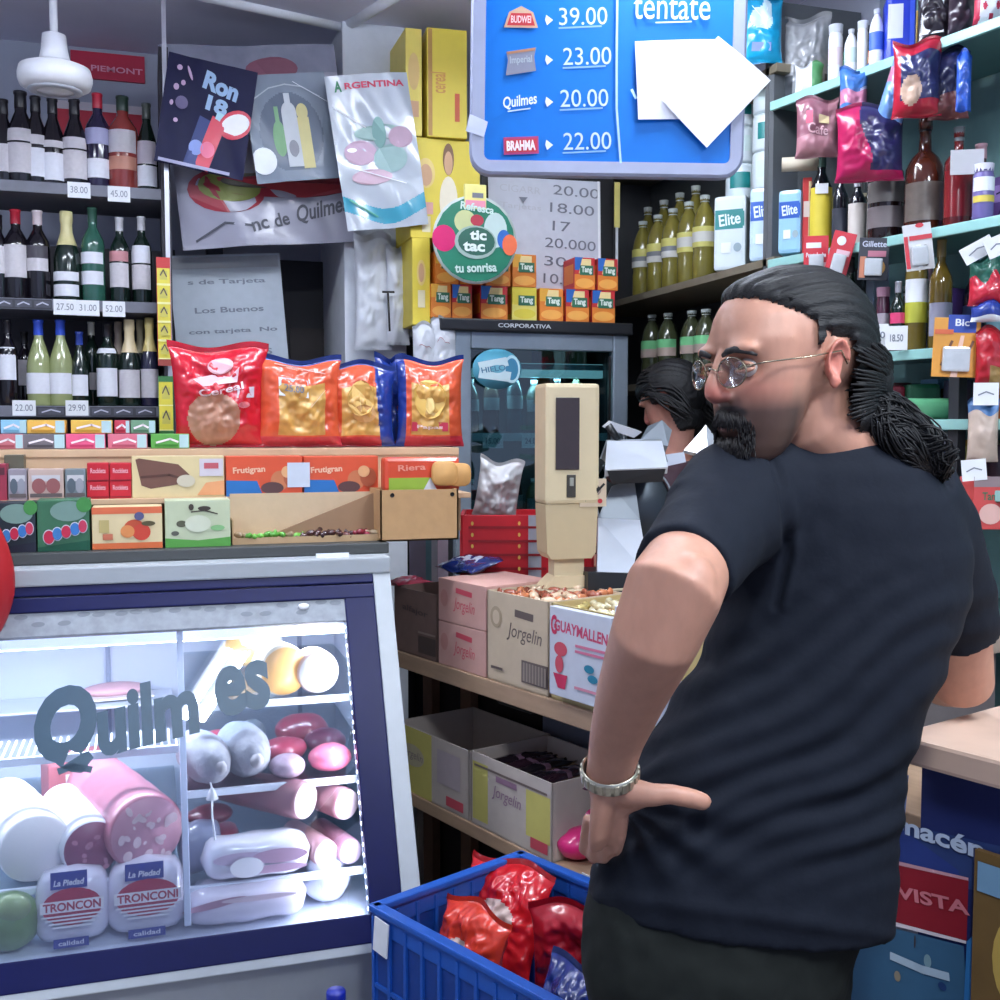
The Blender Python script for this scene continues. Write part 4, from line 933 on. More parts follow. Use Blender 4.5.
# ================================================================== tiered goods on top of the case
ztp = ZT + .04
def CB(name, lab, cat, x0, x1, ytop, ybot, yy, m, items, D=.09, group=None, z0=None, rz=0, sides=None):
    a = PX((x0 + x1) / 2, (ytop + ybot) / 2, y=yy); k = (a - CAM).dot(FW) / FOC
    W_ = PX(x1, (ytop + ybot) / 2, y=yy).x - PX(x0, (ytop + ybot) / 2, y=yy).x
    zt_ = PX((x0 + x1) / 2, ytop, y=yy).z; zb_ = PX((x0 + x1) / 2, ybot, y=yy).z if z0 is None else z0
    return carton(name, lab, cat, W_ * .99, D, max(.01, zt_ - zb_), m, items, TR((a.x, yy + D / 2, zb_), rz), group, sides)
bl = thing('case_top_board', 'long dark board with a pale edge lying on top of the glass case', 'board', TR((0, 0, 0)))
zbd = PX(200, 548, y=YT + .06).z
MB().box(CX1 - CX0 + .02, YBK - YT - .04, max(.02, zbd - ztp), mat((70, 72, 72), .5), ((CX0 + CX1) / 2, (YBK + YT) / 2 + .02, ztp + max(.02, zbd - ztp) / 2 + .001), .003).build('board', bl)
z1_ = ztp + max(.02, zbd - ztp) + .002
Y1, Y2, Y3 = YT + .07, YT + .20, YT + .32
# wooden tier rack
z2_ = PX(150, 498, y=Y2).z; z3_ = PX(150, 449, y=Y3 - .0).z
rack = thing('tier_rack', 'pale wooden tiered rack on top of the glass case holding sweets and snacks', 'rack', TR((0, 0, 0)))
pw = mat((206, 172, 138), .6, nz=.15, scale=14)
xr0, xr1 = CX0 + .02, PX(470, 470, y=Y2).x
MB().box(xr1 - xr0, .13, .014, pw, ((xr0 + xr1) / 2, Y2 + .055, z2_ - .007), .002).build('lower_board', rack)
MB().box(xr1 - xr0, .30, .020, pw, ((xr0 + xr1) / 2, Y3 + .14, z3_ - .010), .002).build('upper_board', rack)
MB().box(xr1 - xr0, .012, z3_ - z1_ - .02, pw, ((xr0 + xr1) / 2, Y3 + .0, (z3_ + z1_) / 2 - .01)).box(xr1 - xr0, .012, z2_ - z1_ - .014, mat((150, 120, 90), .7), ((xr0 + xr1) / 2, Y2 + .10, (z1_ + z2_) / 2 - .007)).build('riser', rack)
for x in (xr0 + .01, (xr0 + xr1) / 2, CX1 - .03):
    MB().box(.016, .25, z3_ - z1_ - .021, pw, (x, Y3 + .16, (z3_ + z1_) / 2 - .0105)).build('bracket', rack)
c8 = lambda r, g, b: mat((r, g, b), .4)
mog = [('e', -.28, -.10, .2, .26, c8(190, 40, 70)), ('e', -.12, -.04, .18, .24, c8(60, 120, 180)), ('e', .05, -.0, .18, .24, c8(190, 40, 70)), ('e', .22, .05, .18, .24, c8(60, 120, 190)), ('e', .37, .10, .16, .24, c8(200, 60, 90))]
def mg(base, dark): return [('p', [(-.5, -.5), (.5, -.5), (.5, -.3), (-.5, -.42)], dark), ('e', .1, .28, .7, .4, c8(120, 150, 140)), ('e', .4, .4, .3, .3, c8(70, 140, 70))] + [('e', a, b - .12, w_ * 1.18, h_ * 1.15, c8(215, 215, 225)) for _, a, b, w_, h_, m_ in mog] + [('e', a, b - .12, w_, h_, m_) for _, a, b, w_, h_, m_ in mog]
CB('sweet_box', 'dark gummy sweet box with red and blue ribbon logo, leftmost in the front row', 'sweet box', -12, 36, 503, 549, Y1, c8(36, 48, 56), mg(1, c8(30, 34, 50)), z0=z1_)
CB('sweet_box', 'green gummy sweet box with a red and blue ribbon logo in the front row', 'sweet box', 37, 90, 500, 549, Y1, c8(60, 110, 80), mg(1, c8(24, 84, 60)), z0=z1_)
CB('sweet_box', 'cream and orange box with printed strawberries and leaves in the front row', 'sweet box', 92, 163, 507, 550, Y1, c8(226, 206, 160), [('r', 0, .42, 1, .16, c8(220, 110, 70)), ('r', 0, -.42, 1, .14, c8(220, 110, 60)), ('e', .1, .0, .3, .4, c8(196, 80, 50)), ('e', .2, -.1, .26, .4, c8(206, 70, 50)), ('e', .0, -.08, .2, .3, c8(222, 140, 80)), ('e', .3, .1, .2, .12, c8(90, 80, 50)), ('r', -.33, .05, .14, .3, c8(190, 170, 110)), ('r', -.28, -.2, .14, .14, c8(196, 110, 80)), ('e', .17, .28, .14, .2, c8(90, 90, 130))], z0=z1_)
CB('sweet_box', 'pale green-white box with small dark flowers and a green base line', 'sweet box', 165, 231, 500, 548, Y1, c8(196, 204, 170), [('p', [(-.5, -.5), (.5, -.5), (.5, -.3), (0, -.36), (-.5, -.3)], c8(90, 160, 70)), ('e', -.25, .0, .16, .14, c8(90, 90, 70)), ('e', .1, .32, .2, .1, c8(70, 60, 50)), ('e', -.1, .35, .08, .14, c8(70, 60, 50)), ('e', -.35, -.2, .12, .1, c8(90, 90, 80)), ('e', .3, -.1, .22, .12, c8(130, 180, 120)), ('e', .0, .0, .4, .36, c8(210, 214, 190)), ('l', [(-.1, .25), (.1, .28), (.3, .2)], .003, c8(70, 60, 50))], z0=z1_)
# open cardboard tray with a torn flap and wrapped sweets
a = PX(232, 540, y=Y1 + .06); b = PX(378, 540, y=Y1 + .06); Wt = b.x - a.x
tr = thing('cardboard_tray', 'low open cardboard tray with a slanting torn flap beside the flowered box', 'tray', TR(((a.x + b.x) / 2, Y1 + .07, z1_)))
mb = MB(); h_ = PX(300, 493, y=Y1 + .1).z - z1_
mb.box(Wt, .10, .003, CARD, (0, 0, .0015)).box(.003, .10, h_, CARDL, (Wt / 2, 0, h_ / 2)).box(.003, .10, h_ * .5, CARD, (-Wt / 2, 0, h_ * .25)).box(Wt, .003, .016, CARD, (0, -.05, .008))
mb.build('walls', tr)
MB().add([Vector((-Wt / 2, .045, 0)), Vector((Wt / 2, .045, 0)), Vector((Wt / 2, .045, h_)), Vector((-Wt / 2, .045, h_)), Vector((-Wt / 2, .049, 0)), Vector((Wt / 2, .049, 0)), Vector((Wt / 2, .049, h_)), Vector((-Wt / 2, .049, h_))], [[0, 1, 2, 3], [7, 6, 5, 4], [3, 2, 6, 7]], CARDL).build('back_wall', tr)
MB().add([Vector((-Wt * .22, -.0, .02)), Vector((Wt / 2 - .004, -.0, .02)), Vector((Wt / 2 - .004, .004, h_ * 1.0)), Vector((-Wt * .22, .006, .02)), Vector((Wt / 2 - .004, .006, .02)), Vector((Wt / 2 - .004, .01, h_ * 1.0))], [[0, 1, 2], [5, 4, 3], [0, 2, 5, 3]], mat((150, 118, 90), .85)).build('torn_flap', tr, label='darker triangular torn flap')
r5 = random.Random(11); scol = [(120, 190, 80), (90, 160, 60), (150, 200, 110), (70, 40, 40), (110, 60, 56), (160, 140, 110), (60, 34, 40), (130, 30, 50)]
scn = ['lime', 'leaf green', 'pale green', 'dark brown', 'reddish brown', 'cream', 'black-brown', 'wine red']
for k in range(20):
    x = -Wt / 2 + .015 + (Wt - .03) * k / 19; t = k / 19
    ci = r5.choice([0, 1, 2, 5]) if t < .45 else r5.choice([3, 4, 5, 6, 7, 6])
    mb = MB().ell((0, 0, 0), (.014, .009, .008), mat(scol[ci], .25, nz=.3, coat=.6, scale=90), seg=10)
    for s in (-1, 1): mb.lathe([(.002, 0), (.007, .010), (.001, .012)], mat(scol[ci], .25, nz=.3, coat=.6, scale=90), 8, Matrix.Translation((s * .012, 0, 0)) @ Matrix.Rotation(s * PI / 2, 4, 'Y'))
    mb.build('wrapped_sweet', None, TR(((a.x + b.x) / 2 + x, Y1 + .04 + r5.uniform(-.006, .006), z1_ + .013 + r5.uniform(0, .010)), r5.uniform(0, 3), 0, r5.uniform(-.3, .3)), label='%s wrapped sweet, %s' % (scn[ci], 'number %s along the torn-flap tray' % ['one', 'two', 'three', 'four', 'five', 'six', 'seven', 'eight', 'nine', 'ten', 'eleven', 'twelve', 'thirteen', 'fourteen', 'fifteen', 'sixteen', 'seventeen', 'eighteen', 'nineteen', 'twenty'][k]), cat='sweet', group='wrapped sweets in the torn-flap tray')
# corner cardboard box
a = PX(381, 542, y=Y1 - .02); b = PX(459, 542, y=Y1 - .02); h_ = PX(420, 490, y=Y1 - .02).z - PX(420, 541, y=Y1 - .02).z
zk = PX(420, 541, y=Y1 - .02).z
mb = tray(MB(), b.x - a.x, .14, h_, mat((190, 150, 105), .8, nz=.12, bump=.1), .004)
for px in (-.35, .42): mb.lathe([(0, 0), (.006, 0), (.005, .002)], BLACK, 8, frame(((b.x - a.x) * px, -.071, h_ * .9), (1, 0, 0), (0, 0, 1)))
mb.build('cardboard_box', None, TR(((a.x + b.x) / 2, Y1 + .055, z1_ + .0)), label='plain brown open cardboard box at the right end of the case top', cat='box')
# second tier
CB('biscuit_pack', 'dark pink wrapper pack at the very left of the second tier', 'pack', -14, 7, 464, 498, Y2, c8(150, 50, 70), [('r', 0, .3, .8, .2, c8(90, 40, 50))], z0=z2_, D=.07)
CB('chocolate_box', 'small dark olive box standing behind the grey sweet packs', 'sweet box', 4, 24, 455, 468, Y2 + .045, c8(90, 86, 70), [('r', 0, 0, .7, .3, c8(60, 60, 50))], z0=z2_, D=.05)
for i, (x0, x1, c, lab) in enumerate(((8, 27, (150, 140, 150), 'grey and silver sweet pack on the second tier'), (28, 64, (196, 170, 160), 'pink-brown heart patterned sweet pack on the second tier'), (65, 86, (120, 130, 136), 'dark grey mint pack on the second tier beside the red boxes'))):
    CB('sweet_pack', lab, 'sweet pack', x0, x1, 469, 497, Y2, c8(*c), [('r', 0, .2, .8, .2, c8(200, 196, 200)), ('e', -.2, -.05, .4, .5, c8(150, 90, 90) if i == 1 else c8(90, 100, 110)), ('e', .2, -.05, .4, .5, c8(150, 90, 90) if i == 1 else c8(150, 150, 160)), ('r', 0, -.35, .9, .12, c8(100, 90, 90))], z0=z2_, D=.06)
for r_ in range(2):
    for c_ in range(2):
        CB('chocolate_box', 'red chocolate box, %s %s of the block of four on the second tier' % (['lower', 'upper'][r_], ['left', 'right'][c_]), 'sweet box', 87 + c_ * 22.5, 109 + c_ * 22.5, 463 + (1 - r_) * 17, 480 + (1 - r_) * 17, Y2, c8(190, 28, 44), [('t', 'Rocklets', 0, .1, .7, .26, c8(230, 170, 180), 0, .02), ('r', 0, -.4, 1, .06, c8(130, 16, 30))], z0=z2_ + r_ * .0405, D=.06, group='red chocolate boxes on the second tier')
CB('chocolate_bar_box', 'cream box printed with a dark chocolate bar on the second tier', 'sweet box', 132, 225, 456, 497, Y2, c8(216, 196, 150), [('p', [(-.46, .42), (-.42, .45), (0, .3), (.12, .05), (.1, -.15), (-.3, -.28), (-.4, -.2)], c8(110, 74, 62)), ('l', [(-.4, .0), (-.1, .05), (.05, -.05)], .006, c8(84, 52, 44)), ('p', [(.2, -.45), (.5, -.45), (.5, -.1), (.3, -.15)], c8(230, 160, 110)), ('r', .36, .22, .26, .42, c8(206, 196, 206)), ('r', .36, .26, .16, .14, c8(190, 90, 100)), ('e', .08, -.1, .2, .3, c8(200, 190, 170))], z0=z2_, D=.07)
def bisc(x0, x1, lab, price):
    CB('biscuit_pack', lab, 'biscuit pack', x0, x1, 456, 495, Y2, c8(216, 84, 50), [('p', [(-.5, -.5), (-.02, -.5), (-.1, -.12), (-.5, -.1)], c8(40, 110, 180)), ('t', 'Frutigran', -.2, .14, .42, .2, c8(240, 190, 160), 3, .03), ('e', .2, -.12, .24, .5, c8(200, 120, 80)), ('e', .36, -.05, .22, .5, c8(176, 90, 60)), ('e', .1, -.3, .3, .3, c8(90, 60, 60)), ('e', .3, .1, .16, .3, c8(226, 170, 120))] + ([('r', .46 if price == 2 else .45, .02, .3, .62, c8(205, 212, 226))] if price else []), z0=z2_, D=.07, group='orange biscuit packs on the second tier')
bisc(226, 303, 'orange and blue biscuit pack with a pale price sticker at its right edge', 1)
bisc(304, 379, 'orange and blue biscuit pack with a dark edge next to the corner box', 0)
# toast packs sticking out of the corner box
a = PX(418, 490, y=Y1 + .03)
tst = mat((212, 160, 96), .6, nz=.15)
def toast(mb, x, y, z, s, rot):
    mb.loft([[Vector((x + s * math.copysign(abs(math.cos(t)) ** .6, math.cos(t)) * q, y + d, z + s * .95 * math.copysign(abs(math.sin(t)) ** .6, math.sin(t)) * q)) for t in [2 * PI * k / 20 for k in range(20)]] for d, q in ((0, .9), (.003, 1), (.012, 1), (.015, .9))], tst, True)
mb = MB().box(.20, .05, .088, mat((216, 78, 50), .3, nz=.1, coat=.5), (0, 0, .044), .01)
mb.art(.2, .088, [('r', -.16, -.30, .56, .4, c8(150, 180, 60)), ('t', 'Riera', -.14, .2, .36, .18, c8(230, 150, 130), 3, .02), ('p', [(.0, -.5), (.2, -.5), (.1, -.1)], c8(220, 220, 226))], frame((0, -.0255, .044), (1, 0, 0), (0, 0, 1)))
toast(mb, .055, -.045, .046, .034, 0); toast(mb, .095, -.038, .042, .032, 0)
mb.build('toast_pack', None, TR((a.x + .012, Y1 + .055, PX(430, 457, y=Y1 + .03).z - .088)), label='red and green toast pack with printed golden toasts standing in the brown box', cat='toast pack')
# third tier: gum and sweet packs
r6 = random.Random(2)
gum = [(-8, 24, 432, 446, (190, 110, 120), 'dusty rose'), (22, 66, 432, 447, (110, 104, 110), 'smoke grey'), (65, 106, 431, 446, (222, 90, 130), 'hot pink'), (107, 148, 432, 446, (206, 110, 130), 'rose and white'), (150, 190, 430, 447, (90, 160, 70), 'leaf green'),
       (0, 27, 420, 433, (140, 190, 215), 'sky blue'), (26, 66, 416, 433, (226, 176, 80), 'amber'), (70, 113, 420, 433, (222, 180, 80), 'golden'), (114, 130, 418, 431, (190, 60, 80), 'small red'), (130, 156, 417, 432, (110, 150, 120), 'grey-green')]
zg = PX(80, 447, y=Y3 + .03).z
for i, (x0, x1, a_, b_, c, nm_) in enumerate(gum):
    yy = Y3 + .02 + (.0 if i < 5 else .006)
    lo = i < 5
    za = z3_ + .001 if lo else z3_ + .040
    pa_, pb_ = PX(x0, a_, y=yy), PX(x1, b_, y=yy); W_ = (pb_.x - pa_.x) * .97; hh = .038 if lo else .034
    carton('gum_pack', '%s gum pack lying in the %s layer on the rack top' % (nm_, ['upper', 'bottom'][lo]), 'gum pack', W_, .07, hh, mat(c, .35), [('r', .36, 0, .24, .9, c8(170, 200, 205)), ('l', [(-.35, -.1), (0, .15), (.2, -.05)], .005, c8(240, 230, 235)), ('r', -.1, -.3, .6, .16, mat([max(0, v - 40) for v in c], .4))], TR(((pa_.x + pb_.x) / 2, yy + .035, za)), 'gum packs on the rack top')
# big bags
redb = mat((200, 22, 44), .22, nz=.12, coat=.7, scale=14); win = mat((176, 128, 104), .3, nz=.3, scale=20, coat=.6)
def zr(u, v):
    if math.hypot((u - .42) / .30, (v - .28) / .26) < 1: return win
    return redb
p = PX(220, 449, y=Y3 + .07)
bag('snack_bag', 'tall bright red bag with a brown window standing left of the orange bags', 'bag', .25, .275, .10, zr, TR((p.x, Y3 + .07, z3_ + .002), .05), seed=2, crump=.016, flare=.12, nu=70, nv=70, arts=[('p', [(-.3, .16), (-.1, .22), (.1, .18), (.2, .26), (.18, .12), (-.2, .1)], mat((226, 190, 200), .2, coat=.8)), ('r', .28, .02, .2, .10, mat((200, 190, 200), .3)), ('e', .0, .30, .28, .16, mat((222, 170, 180), .3)), ('e', .26, -.1, .14, .06, mat((210, 120, 130), .3)), ('t', 'Cereal', .0, .06, .5, .07, mat((235, 215, 220)), 6)])
orb = mat((214, 88, 54), .25, nz=.15, coat=.7, scale=14); blb = mat((30, 56, 140), .25, nz=.2, coat=.7); yb_ = mat((206, 160, 84), .3, nz=.35, scale=40, coat=.5)
def zo(u, v, s=0):
    if s == 1 and u < .16: return blb
    if s == 2 and (u > .80 - .1 * v or v > .93): return blb
    if s == 3 and (u < .14 or v > .95): return blb
    if s == 0 and v > .94: return blb
    if .22 < u < .80 and .14 < v < .70: return yb_
    if v < .12: return mat((190, 40, 60), .3, coat=.6)
    return orb
for i, (px, W_, H_, s, ry, lab, arts) in enumerate(((300, .235, .245, 0, .05, 'orange snack bag with a pale price label, next to the red bag', [('r', -.1, .16, .36, .2, mat((214, 220, 230), .5)), ('t', '25.00', -.1, .16, .24, .08, inkm), ('l', [(-.3, .4), (.3, .3)], .01, mat((235, 190, 180), .2)), ('l', [(.1, -.05), (.3, .12)], .006, mat((240, 215, 190), .2))]),
                                       (362, .20, .235, 2, -.1, 'orange snack bag with dark blue sides, third bag of the row', [('e', 0, .05, .4, .4, mat((216, 176, 96), .4)), ('e', .05, -.12, .36, .2, mat((190, 140, 80), .4)), ('l', [(-.02, .1), (.0, -.1)], .008, mat((235, 210, 150)))]),
                                       (430, .195, .25, 3, -.2, 'orange and blue snack bag at the right end of the row on the rack', [('e', 0, .05, .5, .45, mat((220, 180, 90), .4)), ('e', 0, -.02, .14, .2, mat((235, 205, 130), .4)), ('r', 0, -.28, .56, .1, mat((200, 60, 90), .4)), ('t', 'Papas', 0, -.28, .4, .05, mat((240, 220, 225)))]))):
    p = PX(px, 447, y=Y3 + .07)
    bag('snack_bag', lab, 'bag', W_, H_, .09, lambda u, v, s=s: zo(u, v, s), TR((p.x, Y3 + (.075 if i != 1 else .10), z3_ + .002), ry), seed=20 + i * 3, crump=.017, arts=arts, nu=60, nv=60)
p = PX(393, 449, y=Y3 + .12)
bag('snack_bag', 'dark blue snack bag standing behind between the two right orange bags', 'bag', .11, .26, .05, lambda u, v: orb if u > .6 and v < .5 else blb, TR((p.x, Y3 + .15, z3_ + .002), .5), seed=33, crump=.02)
# rounded red form standing in for someone's red sleeve at left edge
mb = MB(); rings = []
p = PX(-14, 570, y=YT - .02)
for i in range(15):
    t = i / 14; s = math.sin(PI * min(1, t * 1.02 + .02)) ** .5
    rings.append([Vector((.062 * s * math.cos(a), .05 * s * math.sin(a), -.15 + .29 * t)) for a in [2 * PI * q / 20 for q in range(20)]])
mb.loft(rings, mat((176, 22, 32), .5, nz=.2, scale=10), True); 
for i, v in enumerate(mb.v): mb.v[i] = v * (1 + .05 * noise.noise(v * 12))
zc0 = min(v.z for v in mb.v)
mb.tube([(0, 0, .13), (0, .05, .14), (0, .09, .11)], .012, mat((176, 22, 32), .5), 8)
mb.build('red_sleeve_shape', None, TR((p.x, YT - .065, p.z)), label='rounded red stand-in for a sleeve over the case edge at the left border', cat='bag')
# ================================================================== side unit: shelves with open boxes, counters
S0 = Vector((.66, 2.99, 0)); ST = Vector((.316, -.949, 0)).normalized(); SN = Vector((ST.y, -ST.x, 0))   # SN points to the customers
if SN.x > 0: SN = -SN
AU = math.atan2(SN.x, -SN.y)      # turns local -y onto SN
def SP(px, py, off=0): return PX(px, py, pl=(S0 + SN * off, SN))
def SC_(p): d = p - S0; return d.dot(ST), d.dot(SN)
def SW(s, off, z): return S0 + ST * s + SN * off + UPW * z
MS = frame(S0, ST, (0, 0, 1)) @ Matrix(((1, 0, 0, 0), (0, 0, 1, 0), (0, -1, 0, 0), (0, 0, 0, 1)))    # local x along the unit, -y to customers, z up
ZU = SP(397, 651).z; ZL = SP(395, 785).z
sU0 = -.35; sU1 = 1.75
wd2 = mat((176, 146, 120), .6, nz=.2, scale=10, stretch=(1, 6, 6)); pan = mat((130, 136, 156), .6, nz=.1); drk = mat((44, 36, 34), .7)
unit = thing('shelf_unit', 'wooden shelf unit of open sweet boxes between glass case and man', 'shelf unit', MS)
MB().box(sU1 - sU0, .32, .045, wd2, ((sU0 + sU1) / 2, .16, ZU - .0225), .003).build('upper_shelf', unit)
MB().box(sU1 - sU0, .32, .035, wd2, ((sU0 + sU1) / 2, .16, ZL - .0175), .003).build('lower_shelf', unit)
MB().box(sU1 - .22, .015, ZU - .06, pan, ((.22 + sU1) / 2, .34, (ZU - .06) / 2)).build('back_panel', unit)
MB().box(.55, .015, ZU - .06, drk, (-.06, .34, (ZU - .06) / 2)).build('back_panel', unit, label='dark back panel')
for px, m, nm_ in ((430, mat((120, 88, 70), .7, nz=.2), 0), (468, mat((138, 104, 84), .7, nz=.2), 0)):
    s, _ = SC_(SP(px, 700, -.30)); MB().box(.055, .03, ZU - .05, m, (s, .305, (ZU - .05) / 2), .002).build('upright', unit)
s, _ = SC_(SP(410, 830, -.28)); MB().box(.04, .03, ZL - .04, mat((150, 156, 162), .5), (s, .28, (ZL - .04) / 2), .002).build('upright', unit, label='pale grey upright')
MB().box(.04, .30, ZU - .05, wd2, (sU1 - .02, .17, (ZU - .05) / 2), .002).build('upright', unit)
a = SP(590, 860, .002); s, _ = SC_(a)
MB().box(.05, .002, .10, PAPER).build('price_tag', None, MS @ Matrix.Translation((s, -.003, ZL - .03)), label='white price tag hanging on the lower shelf edge beside the man', cat='price tag')
# black cable
pts = [SP(*q, -.05) for q in ((489, 668), (488, 685), (500, 702), (530, 712), (548, 708), (560, 698))]
pts2 = [SP(*q, -.05) for q in ((490, 672), (505, 688), (540, 703), (575, 712), (600, 717))]
MB().tube(pts, .005, BLACK, 8).tube(pts2, .005, BLACK, 8).build('power_cable', None, label='black power cable looping under the upper shelf in front of the grey panel', cat='cable')
# open boxes
def obox(name, lab, px0, px1, ytop, zb, D, m, items, inset=.006, open_=True, off=0.0, group='open sweet boxes on the shelf unit', htop=None):
    a = SP(px0, ytop, off - inset); b = SP(px1, ytop, off - inset); s0, _ = SC_(a); s1, _ = SC_(b)
    H = (a.z if htop is None else htop) - zb; W_ = s1 - s0 - .004
    mb = MB()
    if open_: tray(mb, W_, D, H, m, .004)
    else: mb.box(W_, D, H, m, (0, 0, H / 2), .002)
    mb.art(W_, H, items, face(W_, D, H))
    M = MS @ Matrix.Translation(((s0 + s1) / 2, -off + inset + D / 2, zb + .001))
    o = mb.build(name, None, M, label=lab, cat='box', group=group)
    return M, W_, H, D
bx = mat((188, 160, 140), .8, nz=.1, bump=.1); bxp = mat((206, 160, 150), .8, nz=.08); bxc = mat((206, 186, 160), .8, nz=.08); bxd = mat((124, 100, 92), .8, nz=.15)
inkr = mat((206, 80, 96)); inkg = mat((110, 96, 92)); wsn = mat((206, 210, 222), .5)
B0 = obox('open_box', 'dark brown open box beside the glass case on the upper shelf', 394, 437, 586, ZU, .24, bxd, [('t', 'alfajor', .0, .18, .6, .12, mat((80, 66, 66)), -4), ('r', .28, -.3, .4, .26, mat((84, 70, 66))), ('r', .28, -.12, .4, .03, mat((150, 130, 120)))])
hz = (SP(437, 578).z - ZU)
jor = lambda t, m: [('t', 'Jorgelin', .06, -.08, .44, .34, m, -4, .0, .2), ('r', .06, .26, .34, .12, m, -4), ('e', -.36, .05, .16, .4, mat((196, 140, 130)) if t else inkg)]
B1 = obox('sweet_carton', 'pink-printed carton, lower of two stacked on the upper shelf', 438, 486, 600, ZU, .22, bxp, jor(1, inkr), open_=False, htop=ZU + hz / 2)
B2 = obox('sweet_carton', 'pink-printed carton, upper of two stacked on the upper shelf', 438, 486, 600, ZU + hz / 2 + .002, .22, bxp, jor(1, inkr), open_=False, htop=ZU + hz)
B3 = obox('open_box', 'cream open box with brown print and a striped window on the upper shelf', 487, 549, 590, ZU, .24, bxc, [('t', 'Jorgelin', .12, .08, .56, .20, inkg, -3, .0, .2), ('r', .12, .30, .3, .08, inkg, -3), ('e', -.34, .22, .2, .24, mat((176, 156, 130))), ('e', -.34, .22, .12, .16, bxc), ('r', .3, -.3, .42, .24, inkg), *[('r', .13 + k * .05, -.3, .03, .20, mat((160, 146, 136))) for k in range(8)], ('r', -.3, -.34, .2, .03, inkg)])
B4 = obox('display_box', 'white display box with pink lettering and a red figure hanging over the upper shelf edge', 549, 612, 606, SP(550, 690).z, .02, wsn, [('t', 'GUAYMALLEN', .02, .28, .86, .13, mat((206, 70, 110)), -3, .03), ('t', 'G', -.42, .30, .1, .22, mat((200, 50, 90)), 0, .04), ('e', -.30, .04, .22, .16, inkr), ('e', -.32, -.13, .14, .2, inkr), ('p', [(-.42, -.24), (-.18, -.24), (-.22, -.4), (-.34, -.4)], mat((206, 50, 90))), ('r', .2, .12, .5, .03, mat((214, 120, 150))), ('r', .2, .06, .5, .03, mat((214, 120, 150))), ('e', .18, -.1, .16, .09, mat((40, 130, 160))), ('e', .24, -.2, .16, .09, mat((40, 130, 160))), ('r', .2, -.34, .5, .03, mat((214, 140, 160)))], inset=-.024, open_=False)
B5 = obox('display_box', 'second white display box with a red letter, partly behind the man\'s arm', 614, 676, 606, SP(550, 690).z, .02, wsn, [('t', 'GUAYMALLEN', .02, .28, .86, .13, mat((206, 50, 80)), -3, .03), ('e', -.30, .0, .22, .2, inkr)], inset=-.024, open_=False)
B6 = obox('open_box', 'low open box of gold-wrapped sweets behind the white display boxes', 551, 676, 603, ZU, .24, mat((190, 170, 120), .6), [], inset=.008)
def fill(B, n, cols, names, lab, top=.012, sz=(.022, .013, .010), seed=1, cat='sweet', name='wrapped_sweet', levels=1):
    M, W_, H, D = B; r = random.Random(seed)
    MB().box(W_ - .012, D - .012, .006, CARD, (0, 0, H - .026)).build('inner_card', None, M, label='flat card under the %s' % lab, cat='card')
    nx = max(1, int(n ** .5 * (W_ / D) ** .5)); ny = math.ceil(n / nx)
    k = 0
    for j in range(ny):
        for i in range(nx):
            if k >= n: break
            x = -W_ / 2 + .02 + (W_ - .04) * (i + .5) / nx; y = -D / 2 + .02 + (D - .04) * (j + .5) / ny; ci = r.randrange(len(cols))
            mb = MB().ell((0, 0, 0), sz, cols[ci], seg=10)
            for s in (-1, 1): mb.lathe([(.002, 0), (sz[1] * .9, sz[0] * .6), (.001, sz[0] * .75)], cols[ci], 8, Matrix.Translation((s * sz[0] * .85, 0, 0)) @ Matrix.Rotation(s * PI / 2, 4, 'Y'))
            mb.build(name, None, M @ Matrix.Translation((x, y, H - .023 + sz[2] + r.uniform(0, top))) @ Matrix.Rotation(r.uniform(0, 3), 4, 'Z'), label='%s sweet in the %s, row %s, place %s' % (names[ci], lab, ORD[j], ['one', 'two', 'three', 'four', 'five', 'six', 'seven', 'eight', 'nine', 'ten', 'eleven'][i]), cat=cat, group='sweets in the ' + lab)
            k += 1
fill(B3, 24, [mat((150, 80, 60), .25, nz=.4, coat=.6), mat((220, 190, 160), .25, nz=.3, coat=.6), mat((196, 120, 80), .25, nz=.4, coat=.6)], ['chestnut', 'cream', 'caramel'], 'cream box', seed=3)
fill(B6, 18, [mat((206, 186, 120), .22, .4, nz=.3), mat((226, 216, 180), .22, .3, nz=.3)], ['gold', 'pale gold'], 'gold box', seed=4)
# blue bag lying on the dark box and pink pack
p = SP(466, 575, -.14)
bag('snack_bag', 'dark blue shiny bag lying across the boxes on the upper shelf', 'bag', .19, .12, .035, lambda u, v: mat((200, 206, 220), .3) if abs(v - .5 - .1 * math.sin(u * 20)) < .12 and .2 < u < .8 else mat((24, 44, 110), .2, coat=.7), MS @ Matrix.Translation((SC_(p)[0], .15, ZU + hz + .020)) @ Matrix.Rotation(-PI / 2 + .25, 4, 'X') @ Matrix.Translation((0, 0, -.06)), seed=41, crump=.01)
p = SP(405, 580, -.1)
bag('snack_bag', 'flat pink pack on top of the dark brown box', 'bag', .12, .10, .025, lambda u, v: mat((196, 60, 90), .3, coat=.5), MS @ Matrix.Translation((SC_(p)[0] + .02, .10, B0[2] + ZU - .004)) @ Matrix.Rotation(-PI / 2 + .1, 4, 'X') @ Matrix.Translation((0, 0, -.05)), seed=44, crump=.008)
